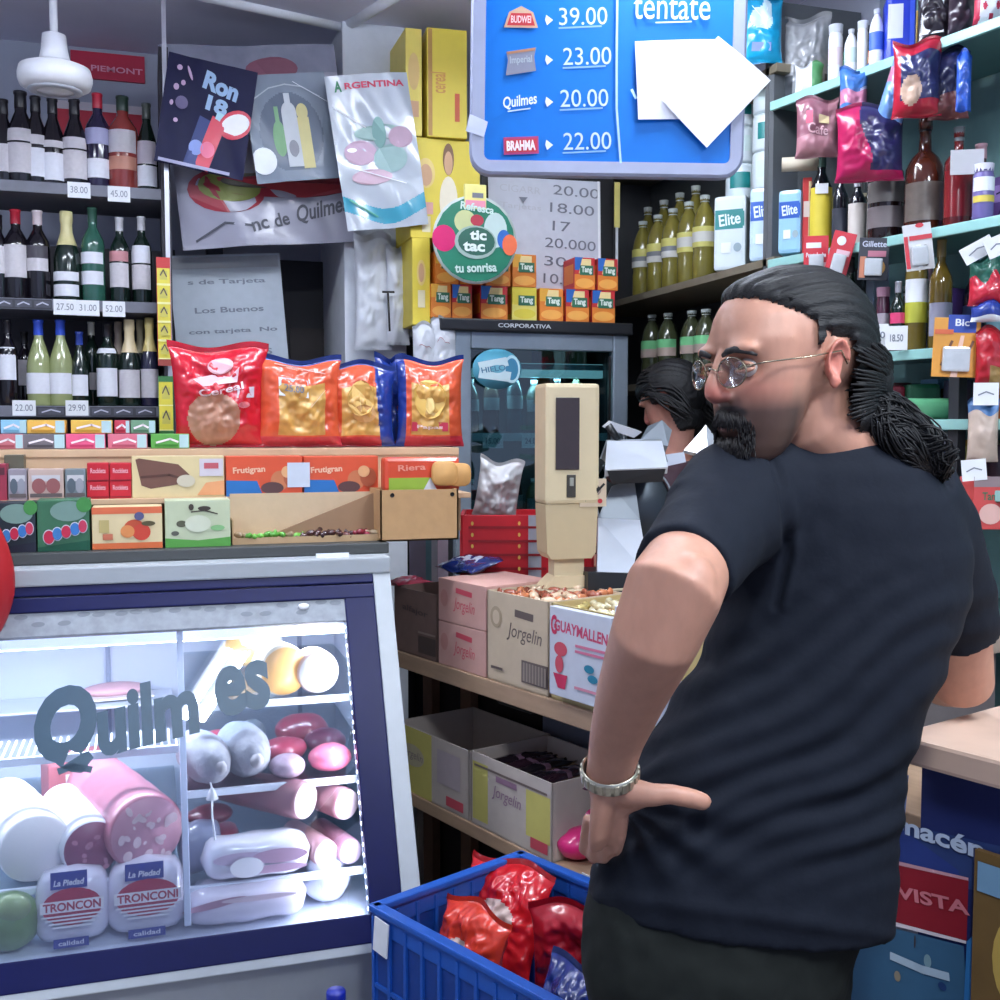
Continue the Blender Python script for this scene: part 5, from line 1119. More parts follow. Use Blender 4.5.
# brown caramel pieces spilling: chocolate pieces on the pink cartons
# lower shelf boxes
yw = mat((206, 196, 110), .7, nz=.06); ltc = mat((196, 184, 176), .8, nz=.08)
L1 = obox('open_box', 'yellow and grey printed open box at the left end of the lower shelf', 395, 469, 722, ZL, .27, ltc, [('r', -.24, 0, .52, 1, yw), ('e', -.25, .08, .34, .34, mat((190, 180, 150))), ('t', 'Jorgelin', -.25, .08, .30, .16, mat((140, 120, 130)), -3, .0, .2), ('r', .25, .1, .3, .5, mat((184, 170, 176))), ('r', .33, -.36, .22, .14, inkr)], htop=SP(395, 722).z)
L2 = obox('open_box', 'yellow and white open box of dark wrapped bars on the lower shelf', 471, 553, 752, ZL, .25, ltc, [('r', -.38, -.02, .2, .8, yw), ('r', .34, -.0, .28, .6, yw), ('t', 'Jorgelin', -.04, .05, .36, .2, mat((150, 116, 140)), -3, .0, .2), ('r', -.04, .26, .26, .08, mat((150, 116, 140))), ('r', .0, .34, .9, .03, mat((120, 104, 100))), ('r', .36, -.36, .2, .14, inkr)], htop=SP(471, 752).z)
M, W_, H, D = L2; r = random.Random(9)
MB().box(W_ - .012, D - .012, .006, CARD, (0, 0, H - .05)).build('inner_card', None, M, label='flat card under the dark wrapped bars', cat='card')
for k in range(6):
    x = -W_ / 2 + .035 + (W_ - .07) * k / 5
    c = [(30, 24, 34), (44, 26, 40), (24, 22, 30)][k % 3]
    bag('chocolate_bar', 'dark shiny wrapped bar, %s from the left in the yellow and white box' % ORD[k], 'chocolate bar', .045, .17, .022, lambda u, v, c=c: mat(c, .15, nz=.4, coat=.8) if not (.42 < v < .5) else mat((120, 90, 110), .2, coat=.6), M @ Matrix.Translation((x, -.085 + r.uniform(-.01, .01), H - .032 + r.uniform(0, .012))) @ Matrix.Rotation(r.uniform(-.3, .3), 4, 'Z') @ Matrix.Rotation(-PI / 2, 4, 'X'), seed=50 + k, crump=.006, group='dark bars in the lower open box', nu=12, nv=20)
mag = mat((220, 40, 120), .3, nz=.15, coat=.5)
for i, (px, py, r_) in enumerate(((574, 850, 20), (580, 818, 16))):
    q = SP(px, py, -.06 - .05 * i); s, _ = SC_(q); k = (q - CAM).length / FOC
    z0_ = ZL if i == 0 else ZL + .055
    mb = MB().ell((0, 0, r_ * k * .75), (r_ * k, .06, r_ * k * .75), mag, seg=24)
    for j, v in enumerate(mb.v): mb.v[j] = Vector((v.x, v.y, max(.0, v.z))) + Vector((1, 1, 0)) * .006 * noise.noise(v * 40)
    mb.build('pink_package', None, MS @ Matrix.Translation((s, .08 + .07 * i, z0_ + .001)), label=['bright pink speckled soft package on the lower shelf beside the man\'s wrist', 'smaller bright pink package resting behind the speckled one'][i], cat='package')
# serving counter behind the box shelf
ZC = 1.03
ctop = mat((184, 162, 146), .5, nz=.15, scale=12)
cnt = thing('serving_counter', 'pale serving counter carrying the scale and the meat slicer', 'counter', MS)
sc0, sc1 = -.25, 1.30
MB().box(sc1 - sc0, .46, .035, ctop, ((sc0 + sc1) / 2, .60, ZC - .0175), .004).build('countertop', cnt)
MB().box(sc1 - sc0 - .04, .42, ZC - .037, mat((120, 110, 110), .7), ((sc0 + sc1) / 2, .61, (ZC - .037) / 2)).build('cabinet', cnt)
# near counter on which the man rests his arm
ZN = 1.06; pe = PX(950, 748, z=ZN); se, oe = SC_(pe)
near = thing('shop_counter', 'wooden-edged counter on the right under the man\'s resting forearm', 'counter', MS)
sN0, _ = SC_(SP(893, 745, oe)); NL = sU1 + 1.57 - sN0
MB().box(NL, .60, .04, mat((206, 176, 158), .5, nz=.15, scale=12), (sN0 + NL / 2, -oe + .30, ZN - .02), .006).build('countertop', near)
MB().box(NL - .04, .02, ZN - .045, mat((70, 60, 60), .7), (sN0 + NL / 2, -oe + .06, (ZN - .045) / 2)).build('front_panel', near)
PF = -oe + .045
def SPN(px, py, off): return SP(px, py, -off)
a = SPN(886, 770, PF); s0, _ = SC_(a); 
pbl = mat((28, 40, 96), .5, nz=.2, scale=9); sk_ = mat((96, 122, 170), .5, nz=.3, scale=9)
# poster on the front: corner points from the photo lying on the panel
def pan_frame(tl, tr, bl, off):
    A, B, C = SPN(*tl, off), SPN(*tr, off), SPN(*bl, off)
    s0, _ = SC_(A); s1, _ = SC_(B); return s0, s1, A.z, C.z
s0, s1, zt, zb = pan_frame((876, 752), (1012, 790), (870, 1010), PF)
zt = ZN - .05; s0 = sN0 + .02; W_ = s1 - s0; H = zt - zb
def nn(px, py): 
    q = SPN(px, py, PF); s, _ = SC_(q); return (s - s0) / W_ - .5, (q.z - zb) / H - .5
def Tq(txt, px0, px1, py, h, m, sh=0):
    (x0_, y0_), (x1_, y1_) = nn(px0, py[0]), nn(px1, py[1])
    return ('t', txt, (x0_ + x1_) / 2, (y0_ + y1_) / 2, abs(x1_ - x0_), h / 700, m, math.degrees(math.atan2((y1_ - y0_) * H, (x1_ - x0_) * W_)), .03)
its = [('p', [nn(800, 800), nn(1020, 850), nn(1020, 900), nn(800, 850)], mat((44, 64, 116), .5, nz=.3)), ('p', [nn(880, 770), nn(910, 775), nn(905, 830), nn(880, 830)], mat((110, 130, 180))),
       ('p', [nn(893, 838), nn(905, 830), nn(960, 870), nn(960, 880), nn(895, 862)], mat((40, 60, 130))),
       ('p', [nn(800, 830), nn(893, 862), nn(970, 880), nn(968, 940), nn(892, 920), nn(800, 900)], mat((140, 22, 38), .5)), ('p', [nn(800, 828), nn(893, 859), nn(970, 877), nn(970, 880), nn(893, 863), nn(800, 832)], mat((200, 150, 160))), ('p', [nn(800, 901), nn(892, 920), nn(968, 940), nn(968, 943), nn(892, 924), nn(800, 905)], mat((220, 210, 215))),
       Tq('Almacén', 868, 986, (812, 850), 48, mat((190, 205, 228))), Tq('REVISTA', 872, 972, (884, 908), 34, mat((206, 120, 130))),
       ('p', [nn(800, 910), nn(892, 926), nn(966, 945), nn(972, 1060), nn(800, 1060)], mat((50, 90, 120), .5, nz=.4, scale=6)), ('e', *nn(930, 960), .09, .05, mat((120, 150, 160))), ('e', *nn(900, 975), .08, .04, mat((140, 130, 110))), ('e', *nn(945, 985), .1, .03, mat((30, 60, 110))), ('l', [nn(895, 955), nn(925, 968), nn(950, 975)], .012, mat((170, 190, 205))), ('e', *nn(918, 940), .02, .05, mat((60, 50, 50))),
       ('p', [nn(970, 940), nn(980, 930), nn(974, 1060), nn(964, 1060)], mat((40, 110, 170)))]
MB().box(W_, .004, H, pbl).art(W_, H, its, frame((0, -.0022, 0), (1, 0, 0), (0, 0, 1)), .0004).build('counter_poster', None, MS @ Matrix.Translation(((s0 + s1) / 2, PF, (zt + zb) / 2)), label='worn blue poster with a red band on the front of the right counter', cat='poster')
s_, _ = SC_(SPN(992, 930, PF - .02)); MB().box(.12, .01, .7, mat((110, 84, 44), .6, nz=.4, scale=8), (0, 0, .35)).art(.12, .7, [('e', .1, .3, .7, .2, mat((190, 160, 80))), ('e', -.1, .0, .6, .2, mat((110, 70, 40))), ('r', 0, .45, .9, .06, mat((120, 160, 190)))], frame((0, -.0055, .35), (1, 0, 0), (0, 0, 1))).build('counter_poster', None, MS @ Matrix.Translation((s_ + .03, PF - .012, SPN(992, 850, PF).z - .7)), label='brown and yellow poster beside the blue one at the right photo border', cat='poster')
# ------------------------------------------------------------------ blue crate with bags
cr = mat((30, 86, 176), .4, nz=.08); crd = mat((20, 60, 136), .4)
A = PX(376, 905, d=2.20); ZK = A.z
B_ = PX(535, 990, z=ZK); 
ct = (B_ - A); ct.z = 0; ang = math.atan2(ct.y, ct.x); Lc = .62
crate = thing('plastic_crate', 'blue plastic crate of snack bags standing below the shelves', 'crate', TR(Vector((A.x, A.y, 0)) + ct.normalized() * Lc / 2, ang) @ Matrix.Translation((0, .20, 0)))
def crate_wall(L, M, nm_):
    mb = MB(); zb_ = ZK - .34
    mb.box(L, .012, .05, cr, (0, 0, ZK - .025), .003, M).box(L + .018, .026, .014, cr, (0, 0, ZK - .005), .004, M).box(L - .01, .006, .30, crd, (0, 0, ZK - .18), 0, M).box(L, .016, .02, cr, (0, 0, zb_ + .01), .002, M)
    n = int(L / .05)
    for k in range(n + 1): mb.box(.008, .018, .30, cr, (-L / 2 + L * k / n, 0, ZK - .17), .001, M)
    mb.box(L, .016, .008, cr, (0, 0, ZK - .16), 0, M)
    mb.build(nm_, crate)
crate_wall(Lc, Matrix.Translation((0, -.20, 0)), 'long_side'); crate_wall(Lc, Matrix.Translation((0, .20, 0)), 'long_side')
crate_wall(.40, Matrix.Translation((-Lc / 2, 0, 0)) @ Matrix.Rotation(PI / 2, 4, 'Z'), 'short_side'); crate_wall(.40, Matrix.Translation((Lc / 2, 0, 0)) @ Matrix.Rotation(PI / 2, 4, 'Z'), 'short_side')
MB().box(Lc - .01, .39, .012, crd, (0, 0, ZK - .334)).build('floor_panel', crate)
a = PX(381, 927, d=2.28)
tg = crate.matrix_basis.inverted() @ a
MB().box(.045, .003, .07, PAPER, (0, 0, 0)).build('paper_label', crate, TR((-Lc / 2 + .035, -.214, ZK - .05), 0, 0, .1))
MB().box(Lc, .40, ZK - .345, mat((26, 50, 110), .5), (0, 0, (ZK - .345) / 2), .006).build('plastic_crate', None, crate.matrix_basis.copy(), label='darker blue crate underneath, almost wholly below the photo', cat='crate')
Mc = crate.matrix_basis
rsh = mat((196, 26, 36), .22, nz=.2, coat=.7, scale=14); ros = mat((214, 60, 40), .22, nz=.2, coat=.7, scale=14)
for i, (x, y, z, W_, H, T, rz, rx, col, lab) in enumerate(((-.26, .05, -.145, .23, .23, .08, .15, -.45, rsh, 'crumpled red bag at the back left of the blue crate'), (-.20, -.08, -.15, .20, .20, .07, -.05, -.3, ros, 'orange-red bag leaning at the front of the blue crate'),
        (-.02, .10, -.17, .22, .24, .07, .5, .1, mat((176, 24, 40), .25, nz=.2, coat=.6), 'dark red bag leaning to the right inside the crate'), (.12, .12, -.12, .18, .22, .06, -.3, .1, mat((150, 20, 36), .25, coat=.6), 'deep red bag at the back right of the crate'),
        (.10, -.08, -.20, .24, .22, .07, .1, -.5, mat((30, 50, 120), .25, nz=.2, coat=.6), 'dark blue bag lying in the right of the crate'), (.24, -.12, -.18, .18, .20, .06, -.5, -.35, mat((90, 130, 190), .25, nz=.4, coat=.6), 'pale blue and white bag at the right front corner of the crate'), (.02, .03, -.22, .3, .16, .08, .3, -.9, mat((24, 40, 100), .3, nz=.2, coat=.5), 'navy bag lying flat in the middle of the crate'))):
    wh = mat((200, 176, 170), .3, nz=.3)
    bag('snack_bag', lab, 'bag', W_, H, T, lambda u, v, col=col, i=i: (wh if (i in (0, 1, 5) and math.hypot((u - .5) / .28, (v - .45) / .16) < 1) else col), Mc @ TR((x, y, ZK + z - .055), rz, rx), seed=60 + i, crump=.022, nu=56, nv=56, group='snack bags in the blue crate')
p = PX(336, 990, d=2.0)
MB().lathe([(0, -.05), (.018, -.05), (.018, -.004), (.016, 0), (0, .0)], mat((24, 40, 150), .3), 16).lathe([(.0, -.4), (.035, -.4), (.036, -.12), (.014, -.06), (.014, -.05), (0, -.05)], mat((170, 190, 220), .2), 16).box(.09, .09, max(.01, p.z - .402), mat((60, 60, 70), .6), (0, 0, -.4 - (p.z - .402) / 2)).build('blue_cap_bottle', None, TR(p), label='blue bottle cap just showing at the bottom border under the glass case', cat='bottle')
# ------------------------------------------------------------------ red crate and paper goods on the counter end
ZR = PX(500, 574, d=2.78).z
def DP_(px, py, d): return PX(px, py, d=d)
rc_ = mat((196, 26, 40), .45, nz=.1); Lr = (DP_(592, 540, 3.1) - DP_(462, 540, 3.1)).length
c0 = (DP_(462, 512, 3.1) + DP_(592, 518, 3.1)) / 2
mb = MB(); Hh = c0.z - ZC - .002
mb.box(Lr, .012, Hh, rc_, (0, 0, Hh / 2), .002).box(Lr, .22, .01, rc_, (0, .11, .005)).box(.012, .22, Hh, rc_, (-Lr / 2, .11, Hh / 2)).box(.012, .22, Hh, rc_, (Lr / 2, .11, Hh / 2)).box(Lr, .012, Hh, rc_, (0, .22, Hh / 2))
its = [('r', .06, 0, .10, 1, mat((176, 180, 190))), *[('r', 0 - .15, .35 - k * .17, .6, .03, mat((150, 16, 30))) for k in range(5)], *[('e', -.06, .4 - k * .14, .02, .05, mat((226, 190, 90))) for k in range(6)], *[('e', -.42, .4 - k * .14, .02, .05, mat((226, 190, 90))) for k in range(6)]]
mb.art(Lr, Hh, its, frame((0, -.0065, Hh / 2), (1, 0, 0), (0, 0, 1)))
mb.build('red_crate', None, TR((c0.x, c0.y, ZC + .002), -YAW), label='red box with yellow dotted edges and a white stripe behind the sweet boxes', cat='crate')
p = DP_(498, 512, 3.14)
bag('plastic_bag', 'crumpled white plastic bag standing above the red box', 'bag', .13, .17, .06, lambda u, v: mat((206, 206, 208), .3, nz=.15, coat=.3), TR((p.x, p.y + .04, p.z - .02), -YAW, 0, .15), seed=71, crump=.03)
p = DP_(425, 562, 2.66)
a = SP(415, 575, -.24)
carton('paper_stack', 'pale folded paper packet behind the dark box next to the glass case', 'paper', .17, .04, .30, mat((190, 180, 196), .6), [('r', .2, 0, .2, 1, mat((140, 190, 196))), ('r', .4, .1, .2, .8, PAPER)], MS @ TR((SC_(a)[0], .29, ZU + .03)), b=.001)
# ------------------------------------------------------------------ shop scale with a tall display
bg = mat((214, 196, 160), .45, nz=.05); bgd = mat((196, 176, 140), .5, nz=.05)
sd = 2.80
def LD(px, py): return PX(px, py, d=sd)
ks = sd / FOC
base_p = LD(566, 590); scl = thing('shop_scale', 'beige shop scale with a tall column display standing between the boxes and the slicer', 'scale', TR((base_p.x, base_p.y, ZC + .001), -YAW + .25))
Zs = lambda py: LD(575, py).z - ZC
MB().box(.22, .22, max(.03, Zs(594)), bg, (.03, .06, max(.03, Zs(594)) / 2), .012).build('base', scl)
MB().box(.24, .24, .008, mat((200, 186, 156), .4), (.04, .06, max(.03, Zs(594)) + .014), .004).build('weighing_plate', scl)
zt_ = Zs(385); zm = Zs(503); zb_ = Zs(557); zp = Zs(594)
MB().loft([[Vector((x * 31 * ks / 2, y * .025, z)) for x, y in ((-1, -1), (1, -1), (1, 1), (-1, 1))] for z in (zp + .02, zb_ + .01)], bg, True, smooth=False).loft([[Vector((x * wx * ks / 2, y * .035, z)) for x, y in ((-1, -1), (1, -1), (1, 1), (-1, 1))] for z, wx in ((zp + .02, 56), (zp + .05, 31))], bg, True, smooth=False).build('pole', scl)
mb = MB(); Wd = 44 * ks
mb.box(56 * ks, .10, zt_ - zm, bg, (0, 0, (zt_ + zm) / 2), .010)
mb.build('display_head', scl)
MB().loft([[Vector((x * wx * ks / 2, y * .045, z)) for x, y in ((-1, -1), (1, -1), (1, 1), (-1, 1))] for z, wx in ((zm, 54), (zb_ + .015, 50), (zb_, 42))], bgd, True, smooth=False).build('display_neck', scl)
MB().box(24 * ks, .004, 70 * ks, mat((50, 36, 34), .2, coat=.3), (-.014, -.052, Zs(434)), .001).build('display_window', scl)
MB().box(9 * ks, .004, 22 * ks, mat((60, 56, 50), .3), (-.004, -.052, Zs(485)), .001).box(4 * ks, .006, 8 * ks, mat((150, 150, 140), .3), (-.004, -.054, Zs(481)), .001).build('switch', scl)
MB().art(.07, .06, [('e', 0, .1, .6, .5, mat((150, 130, 120))), ('l', [(-.4, .3), (.1, .0), (.4, .35)], .006, BLACK), ('l', [(-.3, -.3), (.2, .2)], .006, BLACK), ('e', .25, -.35, .18, .2, mat((190, 50, 60)))], frame((.055, -.048, Zs(492)), (1, 0, 0), (0, 0, 1))).box(.07, .003, .07, mat((206, 186, 160)), (.055, -.046, Zs(492))).build('paper_sticker', scl, label='small cream sticker with dark brush marks')
# ------------------------------------------------------------------ meat slicer
alu = mat((206, 212, 222), .3, .35, nz=.04); alu2 = mat((140, 148, 156), .35, .35, nz=.05); blk = mat((24, 26, 30), .4)
DD = .45
pm = PX(635, 520, d=2.35 + DD); slc = thing('meat_slicer', 'silver meat slicer with a black base next to the scale on the counter', 'slicer', TR((pm.x, pm.y, ZC + .001), -YAW))
def SL_(px, py, d=2.35):
    q = PX(px, py, d=d + DD); return slc.matrix_basis.inverted() @ q
def quadbox(pts, th, m, nm_, mb=None, bld=True):
    P = [SL_(*p) for p in pts]; n = (P[1] - P[0]).cross(P[2] - P[0]).normalized()
    if n.y < 0: n = -n
    Q = [p + n * th for p in P]; own = mb is None
    mb = mb or MB(); mb.loft([P, Q], m, True, smooth=False)
    if own and bld: mb.build(nm_, slc)
    return mb
quadbox([(588, 600, 2.30), (668, 602, 2.36), (668, 574, 2.36), (588, 572, 2.30)], .26, blk, 'base')
quadbox([(597, 577, 2.33), (650, 578, 2.35), (640, 520, 2.42), (598, 518, 2.42)], .012, alu, 'feed_plate')
quadbox([(598, 518, 2.425), (640, 520, 2.425), (634, 478, 2.44), (612, 486, 2.44)], .02, alu2, 'slide_arm')
mb = quadbox([(605, 470, 2.34), (668, 467, 2.36), (662, 441, 2.46), (607, 441, 2.46)], .02, alu, 'cover', MB(), False)
quadbox([(607, 442, 2.46), (662, 441, 2.46), (668, 462, 2.48), (600, 462, 2.48)], .02, alu2, '', mb)
mb.build('motor_cover', slc)
quadbox([(607, 470, 2.342), (666, 468, 2.362), (662, 482, 2.37), (612, 484, 2.35)], .06, blk, 'cover_underside')
cdisc = SL_(634, 502, 2.50)
MB().lathe([(0, -.006), (.092, -.004), (.097, 0), (.092, .004), (0, .006)], mat((60, 66, 72), .35, .8), 40, Matrix.Translation(cdisc) @ Matrix.Rotation(PI / 2 - .15, 4, 'X')).build('blade', slc)
MB().lathe([(.099, -.008), (.105, -.008), (.105, .008), (.099, .008), (.099, -.008)], mat((150, 156, 164), .3, .6), 40, Matrix.Translation(cdisc) @ Matrix.Rotation(PI / 2 - .15, 4, 'X')).build('blade_guard', slc)
MB().tube([SL_(600, 462, 2.36), SL_(592, 474, 2.34), SL_(596, 485, 2.34)], .016, blk, 10).build('handle', slc)
MB().ell(SL_(594, 467, 2.34), (.012, .012, .012), alu, seg=12).build('knob', slc)
quadbox([(605, 428, 2.48), (612, 422, 2.48), (642, 432, 2.5), (634, 438, 2.5)], .03, alu, 'pusher_arm')
MB().tube([SL_(608, 425, 2.48), SL_(618, 440, 2.48)], .010, blk, 8).build('lever', slc)
quadbox([(640, 440, 2.55), (668, 446, 2.55), (672, 430, 2.58), (662, 420, 2.58), (648, 426, 2.56)], .03, alu2, 'rear_bracket')
quadbox([(684, 450, 2.5), (708, 456, 2.5), (716, 438, 2.52), (706, 425, 2.52)], .02, mat((210, 214, 222), .3, .5), 'thumb_plate')
MB().loft([[SL_(662, 455, 2.5), SL_(684, 452, 2.5), SL_(686, 462, 2.5), SL_(668, 466, 2.5)], [SL_(662, 455, 2.55), SL_(684, 452, 2.55), SL_(686, 462, 2.55), SL_(668, 466, 2.55)]], alu, True, smooth=False).build('carriage', slc)
# ================================================================== right-hand shelves, far part
FU = thing('wall_shelving', 'far grey wall shelving with cooking oil and paper rolls on the right', 'shelf', TR((0, 0, 0)))
def RP(px, py, off=0.0): return PX(px, py, x=XR + off)
shm = mat((120, 112, 96), .6, nz=.15)
ZO = RP(695, 278).z; ZO2 = RP(680, 380).z; ZO3 = RP(760, 72).z
yf0, yf1 = 2.86, 4.36
for z in (ZO, ZO2, ZO3, ZO2 - .42, ZO2 - .84): MB().box(.31, yf1 - yf0, .025, shm, (XR + .155, (yf0 + yf1) / 2, z - .0125), .002).build('shelf_board', FU)
MB().box(.31, .02, 2.75, mat((70, 72, 76), .6), (XR + .155, yf1, 1.375)).build('side_panel', FU)
MB().box(.31, .02, 2.75, mat((90, 94, 98), .6), (XR + .155, yf0 + .05, 1.375)).build('side_panel', FU)
MB().box(.012, yf1 - yf0, 2.7, mat((70, 76, 78), .7), (XR + .312, (yf0 + yf1) / 2, 1.35)).build('back_panel', FU)
oil = mat((122, 114, 50), .12, nz=.1, coat=.6); oily = mat((206, 200, 110), .5); oilw = mat((205, 205, 200), .5); capo = mat((190, 200, 196), .35)
for r_, (xs, off) in enumerate(((( 643, 658, 673, 689, 705), .06), ((648, 664, 680, 696), .17))):
    for i, px in enumerate(xs):
        top_ = RP(px, 222 - (px - 643) * .42 if r_ == 0 else 208 - (px - 643) * .42, off)
        bottle('oil_bottle', 'golden cooking oil bottle, %s from the fridge in the %s row of the high shelf' % (ORD[i], ['front', 'back'][r_]), (top_.x, top_.y, ZO + .001), max(.2, min(.38, top_.z - ZO)), .040, 'oil', oil, capo, [(.38, .44, oily), (.44, .56, oilw), (.56, .62, oily)] if i > 2 or r_ else [(.38, .46, oilw), (.46, .52, mat((120, 124, 130))), (.52, .62, oily)], rz=-PI / 2 - .9, group='cooking oil bottles on the high right shelf')
for i, px in enumerate((652, 668, 692, 706)):
    q = RP(px, 318 - (px - 652) * .1, .07)
    bottle('oil_bottle', 'dark green-labelled bottle, %s from the fridge, on the shelf under the oil' % ORD[i], (q.x, q.y, ZO2 + .001), q.z - ZO2 + .01, .040, 'oil', mat((60, 66, 44), .15, coat=.5), capo, [(.38, .50, mat((170, 150, 140))), (.50, .62, mat((110, 190, 130)))], rz=-PI / 2 - .9, group='green label bottles on the right shelf')
# paper rolls and packs
wr = mat((214, 226, 232), .4, nz=.06, coat=.3); teal = mat((30, 130, 130), .4); tb = mat((40, 90, 180), .4)
def facecam(px): return -math.atan2(RT.x * 0 + FH.x, FH.y) 
def pack(name, lab, cat, x0, x1, y0, y1, off, m, items, D=.10, RPf=None, rz=-.75, zb=None, b=.012, group=None):
    RPf = RPf or RP
    q = RPf((x0 + x1) / 2, y1, off); k = (q - CAM).dot(FW) / FOC; W_ = (x1 - x0) * k; H = (RPf((x0 + x1) / 2, y0, off).z - q.z) if zb is None else (RPf((x0 + x1) / 2, y0, off).z - zb)
    z = q.z if zb is None else zb
    return carton(name, lab, cat, W_ * .96, D, H, m, items, TR((q.x, q.y, z + .001), rz) @ Matrix.Translation((0, D / 2, 0)), group, None, b)
el = lambda m: [('r', -.02, .18, .86, .26, m), ('r', .1, .18, .7, .2, m), ('t', 'Elite', 0, .18, .66, .16, mat((220, 235, 235)), 6, .02), ('e', .25, -.2, .25, .12, mat((150, 170, 180))), ('r', -.1, -.2, .3, .14, mat((235, 240, 240)))]
pack('paper_roll_pack', 'white toilet paper pack with teal label standing right of the oil bottles', 'paper pack', 712, 746, 196, 272, .02, wr, el(teal), .10, zb=ZO)
pack('paper_roll_pack', 'white and blue paper towel pack with a blue label beside the teal one', 'paper pack', 748, 776, 188, 264, .02, mat((190, 214, 236), .4, coat=.3), el(tb), .10, zb=ZO)
pack('paper_roll_pack', 'pale blue paper pack with a darker blue label, nearest to the man\'s hair', 'paper pack', 777, 801, 190, 252, .02, mat((150, 196, 226), .4, coat=.3), el(tb), .10, zb=ZO)
zt1 = RP(760, 190, .08).z
for r_ in range(3):
    for c_, px in enumerate((735, 762)):
        q = RP(px, 190, .07); H = .112
        z = max(RP(735, 196, .02).z, RP(762, 188, .02).z, RP(790, 190, .02).z) + .004 + r_ * (H + .003)
        MB().lathe([(0, 0), (.018, 0), (.018, .002), (.046, .002), (.048, .008), (.048, H - .008), (.046, H), (.02, H), (0, H - .01)], wr, 20).lathe([(.0486, .035), (.0486, .085)], teal if (r_ + c_) % 2 == 0 else mat((205, 225, 225), .4), 20, None, -PI, -PI * .55).build('paper_roll', None, TR((q.x + .02, q.y, z), .3), label='white paper roll, %s in the %s tower above the paper packs' % (['lowest', 'middle', 'top'][r_], ['left', 'right'][c_]), cat='paper roll', group='paper rolls stacked on the packs')
cyan = mat((10, 150, 196), .3, nz=.08, coat=.5)
q = RP(762, 70, -.03); k = (q - CAM).dot(FW) / FOC
bag('detergent_bag', 'bright cyan detergent bag with white splash high right of the price board', 'bag', 40 * k, 66 * k, .05, lambda u, v: mat((200, 225, 235), .3) if math.hypot((u - .45) / .3, (v - .62) / .16) < 1 or math.hypot((u - .6) / .12, (v - .8) / .15) < 1 else cyan, TR((q.x, q.y, ZO3 + .002), -YAW - .1), seed=81, crump=.008, arts=[('r', -.05, -.28, .5, .12, mat((130, 150, 210))), ('l', [(-.3, .3), (0, .1), (.1, .3)], .012, mat((230, 240, 245))), ('l', [(-.1, .0), (.2, .15)], .01, mat((230, 240, 245)))])
# ================================================================== right-hand shelves, near part
ANR = math.atan2(NN.x, -NN.y)
def NP(px, py, off=0.0): return PX(px, py, pl=(J - NN * off, NN))       # off > 0 : deeper into the shelf
MN = frame(J, TN, (0, 0, 1)) @ Matrix(((1, 0, 0, 0), (0, 0, 1, 0), (0, -1, 0, 0), (0, 0, 0, 1)))
NU = thing('wall_shelving', 'near wall shelving with pale green glass shelf edges crowded with bottles and packs', 'shelf', MN)
gle = mat((150, 200, 196), .3, nz=.1, coat=.4)
ZK1 = NP(805, 90).z; ZK2 = NP(935, 228).z; ZK3 = NP(900, 351).z; ZK4 = NP(915, 420).z; ZK5 = NP(945, 488).z
for z, d_ in ((ZK1, .30), (ZK2, .30), (ZK3, .28), (ZK4, .28), (ZK5, .28), (ZK5 - .3, .28)):
    MB().box(1.9, d_, .012, mat((90, 130, 128), .3, coat=.3), (.93, d_ / 2 + .006, z - .008)).build('glass_shelf', NU)
    MB().box(1.9, .012, .026, gle, (.93, 0, z - .012), .003).build('shelf_edge', NU)
MB().box(.02, .30, 2.7, mat((90, 94, 98), .6), (-.03, .16, 1.35)).build('side_panel', NU)
MB().box(.03, .03, ZK3 - .02, mat((40, 42, 48), .6), ((NP(950, 480) - J).dot(TN), .02, (ZK3 - .02) / 2), .002).build('upright', NU)
def zoneplain(m): return lambda u, v: m
def nbag(name, lab, x0, x1, y0, y1, off, zone, seed, rz=-.55, ry=0.0, crump=.012, T=.05, cat='bag', arts=None, group=None, zb=None, flare=0):
    cx = (x0 + x1) / 2
    q = NP(cx, y1, off); k = (q - CAM).dot(FW) / FOC; W_ = (x1 - x0) * k / .93; H = (y1 - y0) * k * 1.02
    z = q.z if zb is None else zb + .001
    return bag(name, lab, cat, W_, H, T, zone if callable(zone) else zoneplain(zone), TR((q.x, q.y, z), rz, 0, ry), seed=seed, crump=crump, arts=arts, group=group, nu=40, nv=40, flare=flare)
def nbot(lab, x0, x1, y0, kind, gl, cm, labs, zb, off=.06, tagm=None, flat=1.0, name='liquor_bottle', cat='bottle', cap0=None):
    cx = (x0 + x1) / 2; q = NP(cx, y0, off); k = (q - CAM).dot(FW) / FOC
    return bottle(name, lab, (q.x, q.y, zb + .001), max(.06, q.z - zb), (x1 - x0) * k / 2, kind, gl, cm, labs, rz=-PI / 2 - .55, tagm=tagm, cat=cat, cap0=cap0)
slv = mat((150, 152, 156), .25, nz=.35, scale=12, coat=.5); wht = mat((225, 228, 236), .35, nz=.04); rb = mat((36, 60, 196), .3, coat=.4)
nbag('foil_bag', 'crumpled silver-grey bag at the left of the topmost near shelf', 784, 828, 0, 84, .10, lambda u, v: mat((60, 64, 70), .3, nz=.4) if v < .3 and math.sin(u * 14) > .2 else slv, 90, crump=.025, T=.08, zb=ZK1)
nbag('grey_packet', 'small white and green packet in front of the silver-grey bag', 796, 822, 55, 84, .04, lambda u, v: mat((80, 140, 90), .4) if u > .6 else wht, 91, crump=.006, T=.03, cat='packet', zb=ZK1)
for i, (x0, x1, y0) in enumerate(((829, 843, 26), (845, 858, 30), (858, 868, 22), (870, 884, 10))):
    nbot('white plastic bottle, %s from the left on the topmost near shelf' % ORD[i], x0, x1, y0, 'oil' if i % 2 else 'jar', wht, mat((200, 205, 215), .4), [(.3, .6, mat([(214, 200, 210), (190, 210, 214), (225, 226, 232), (60, 100, 190)][i], .5))], ZK1, .04, name='white_bottle')
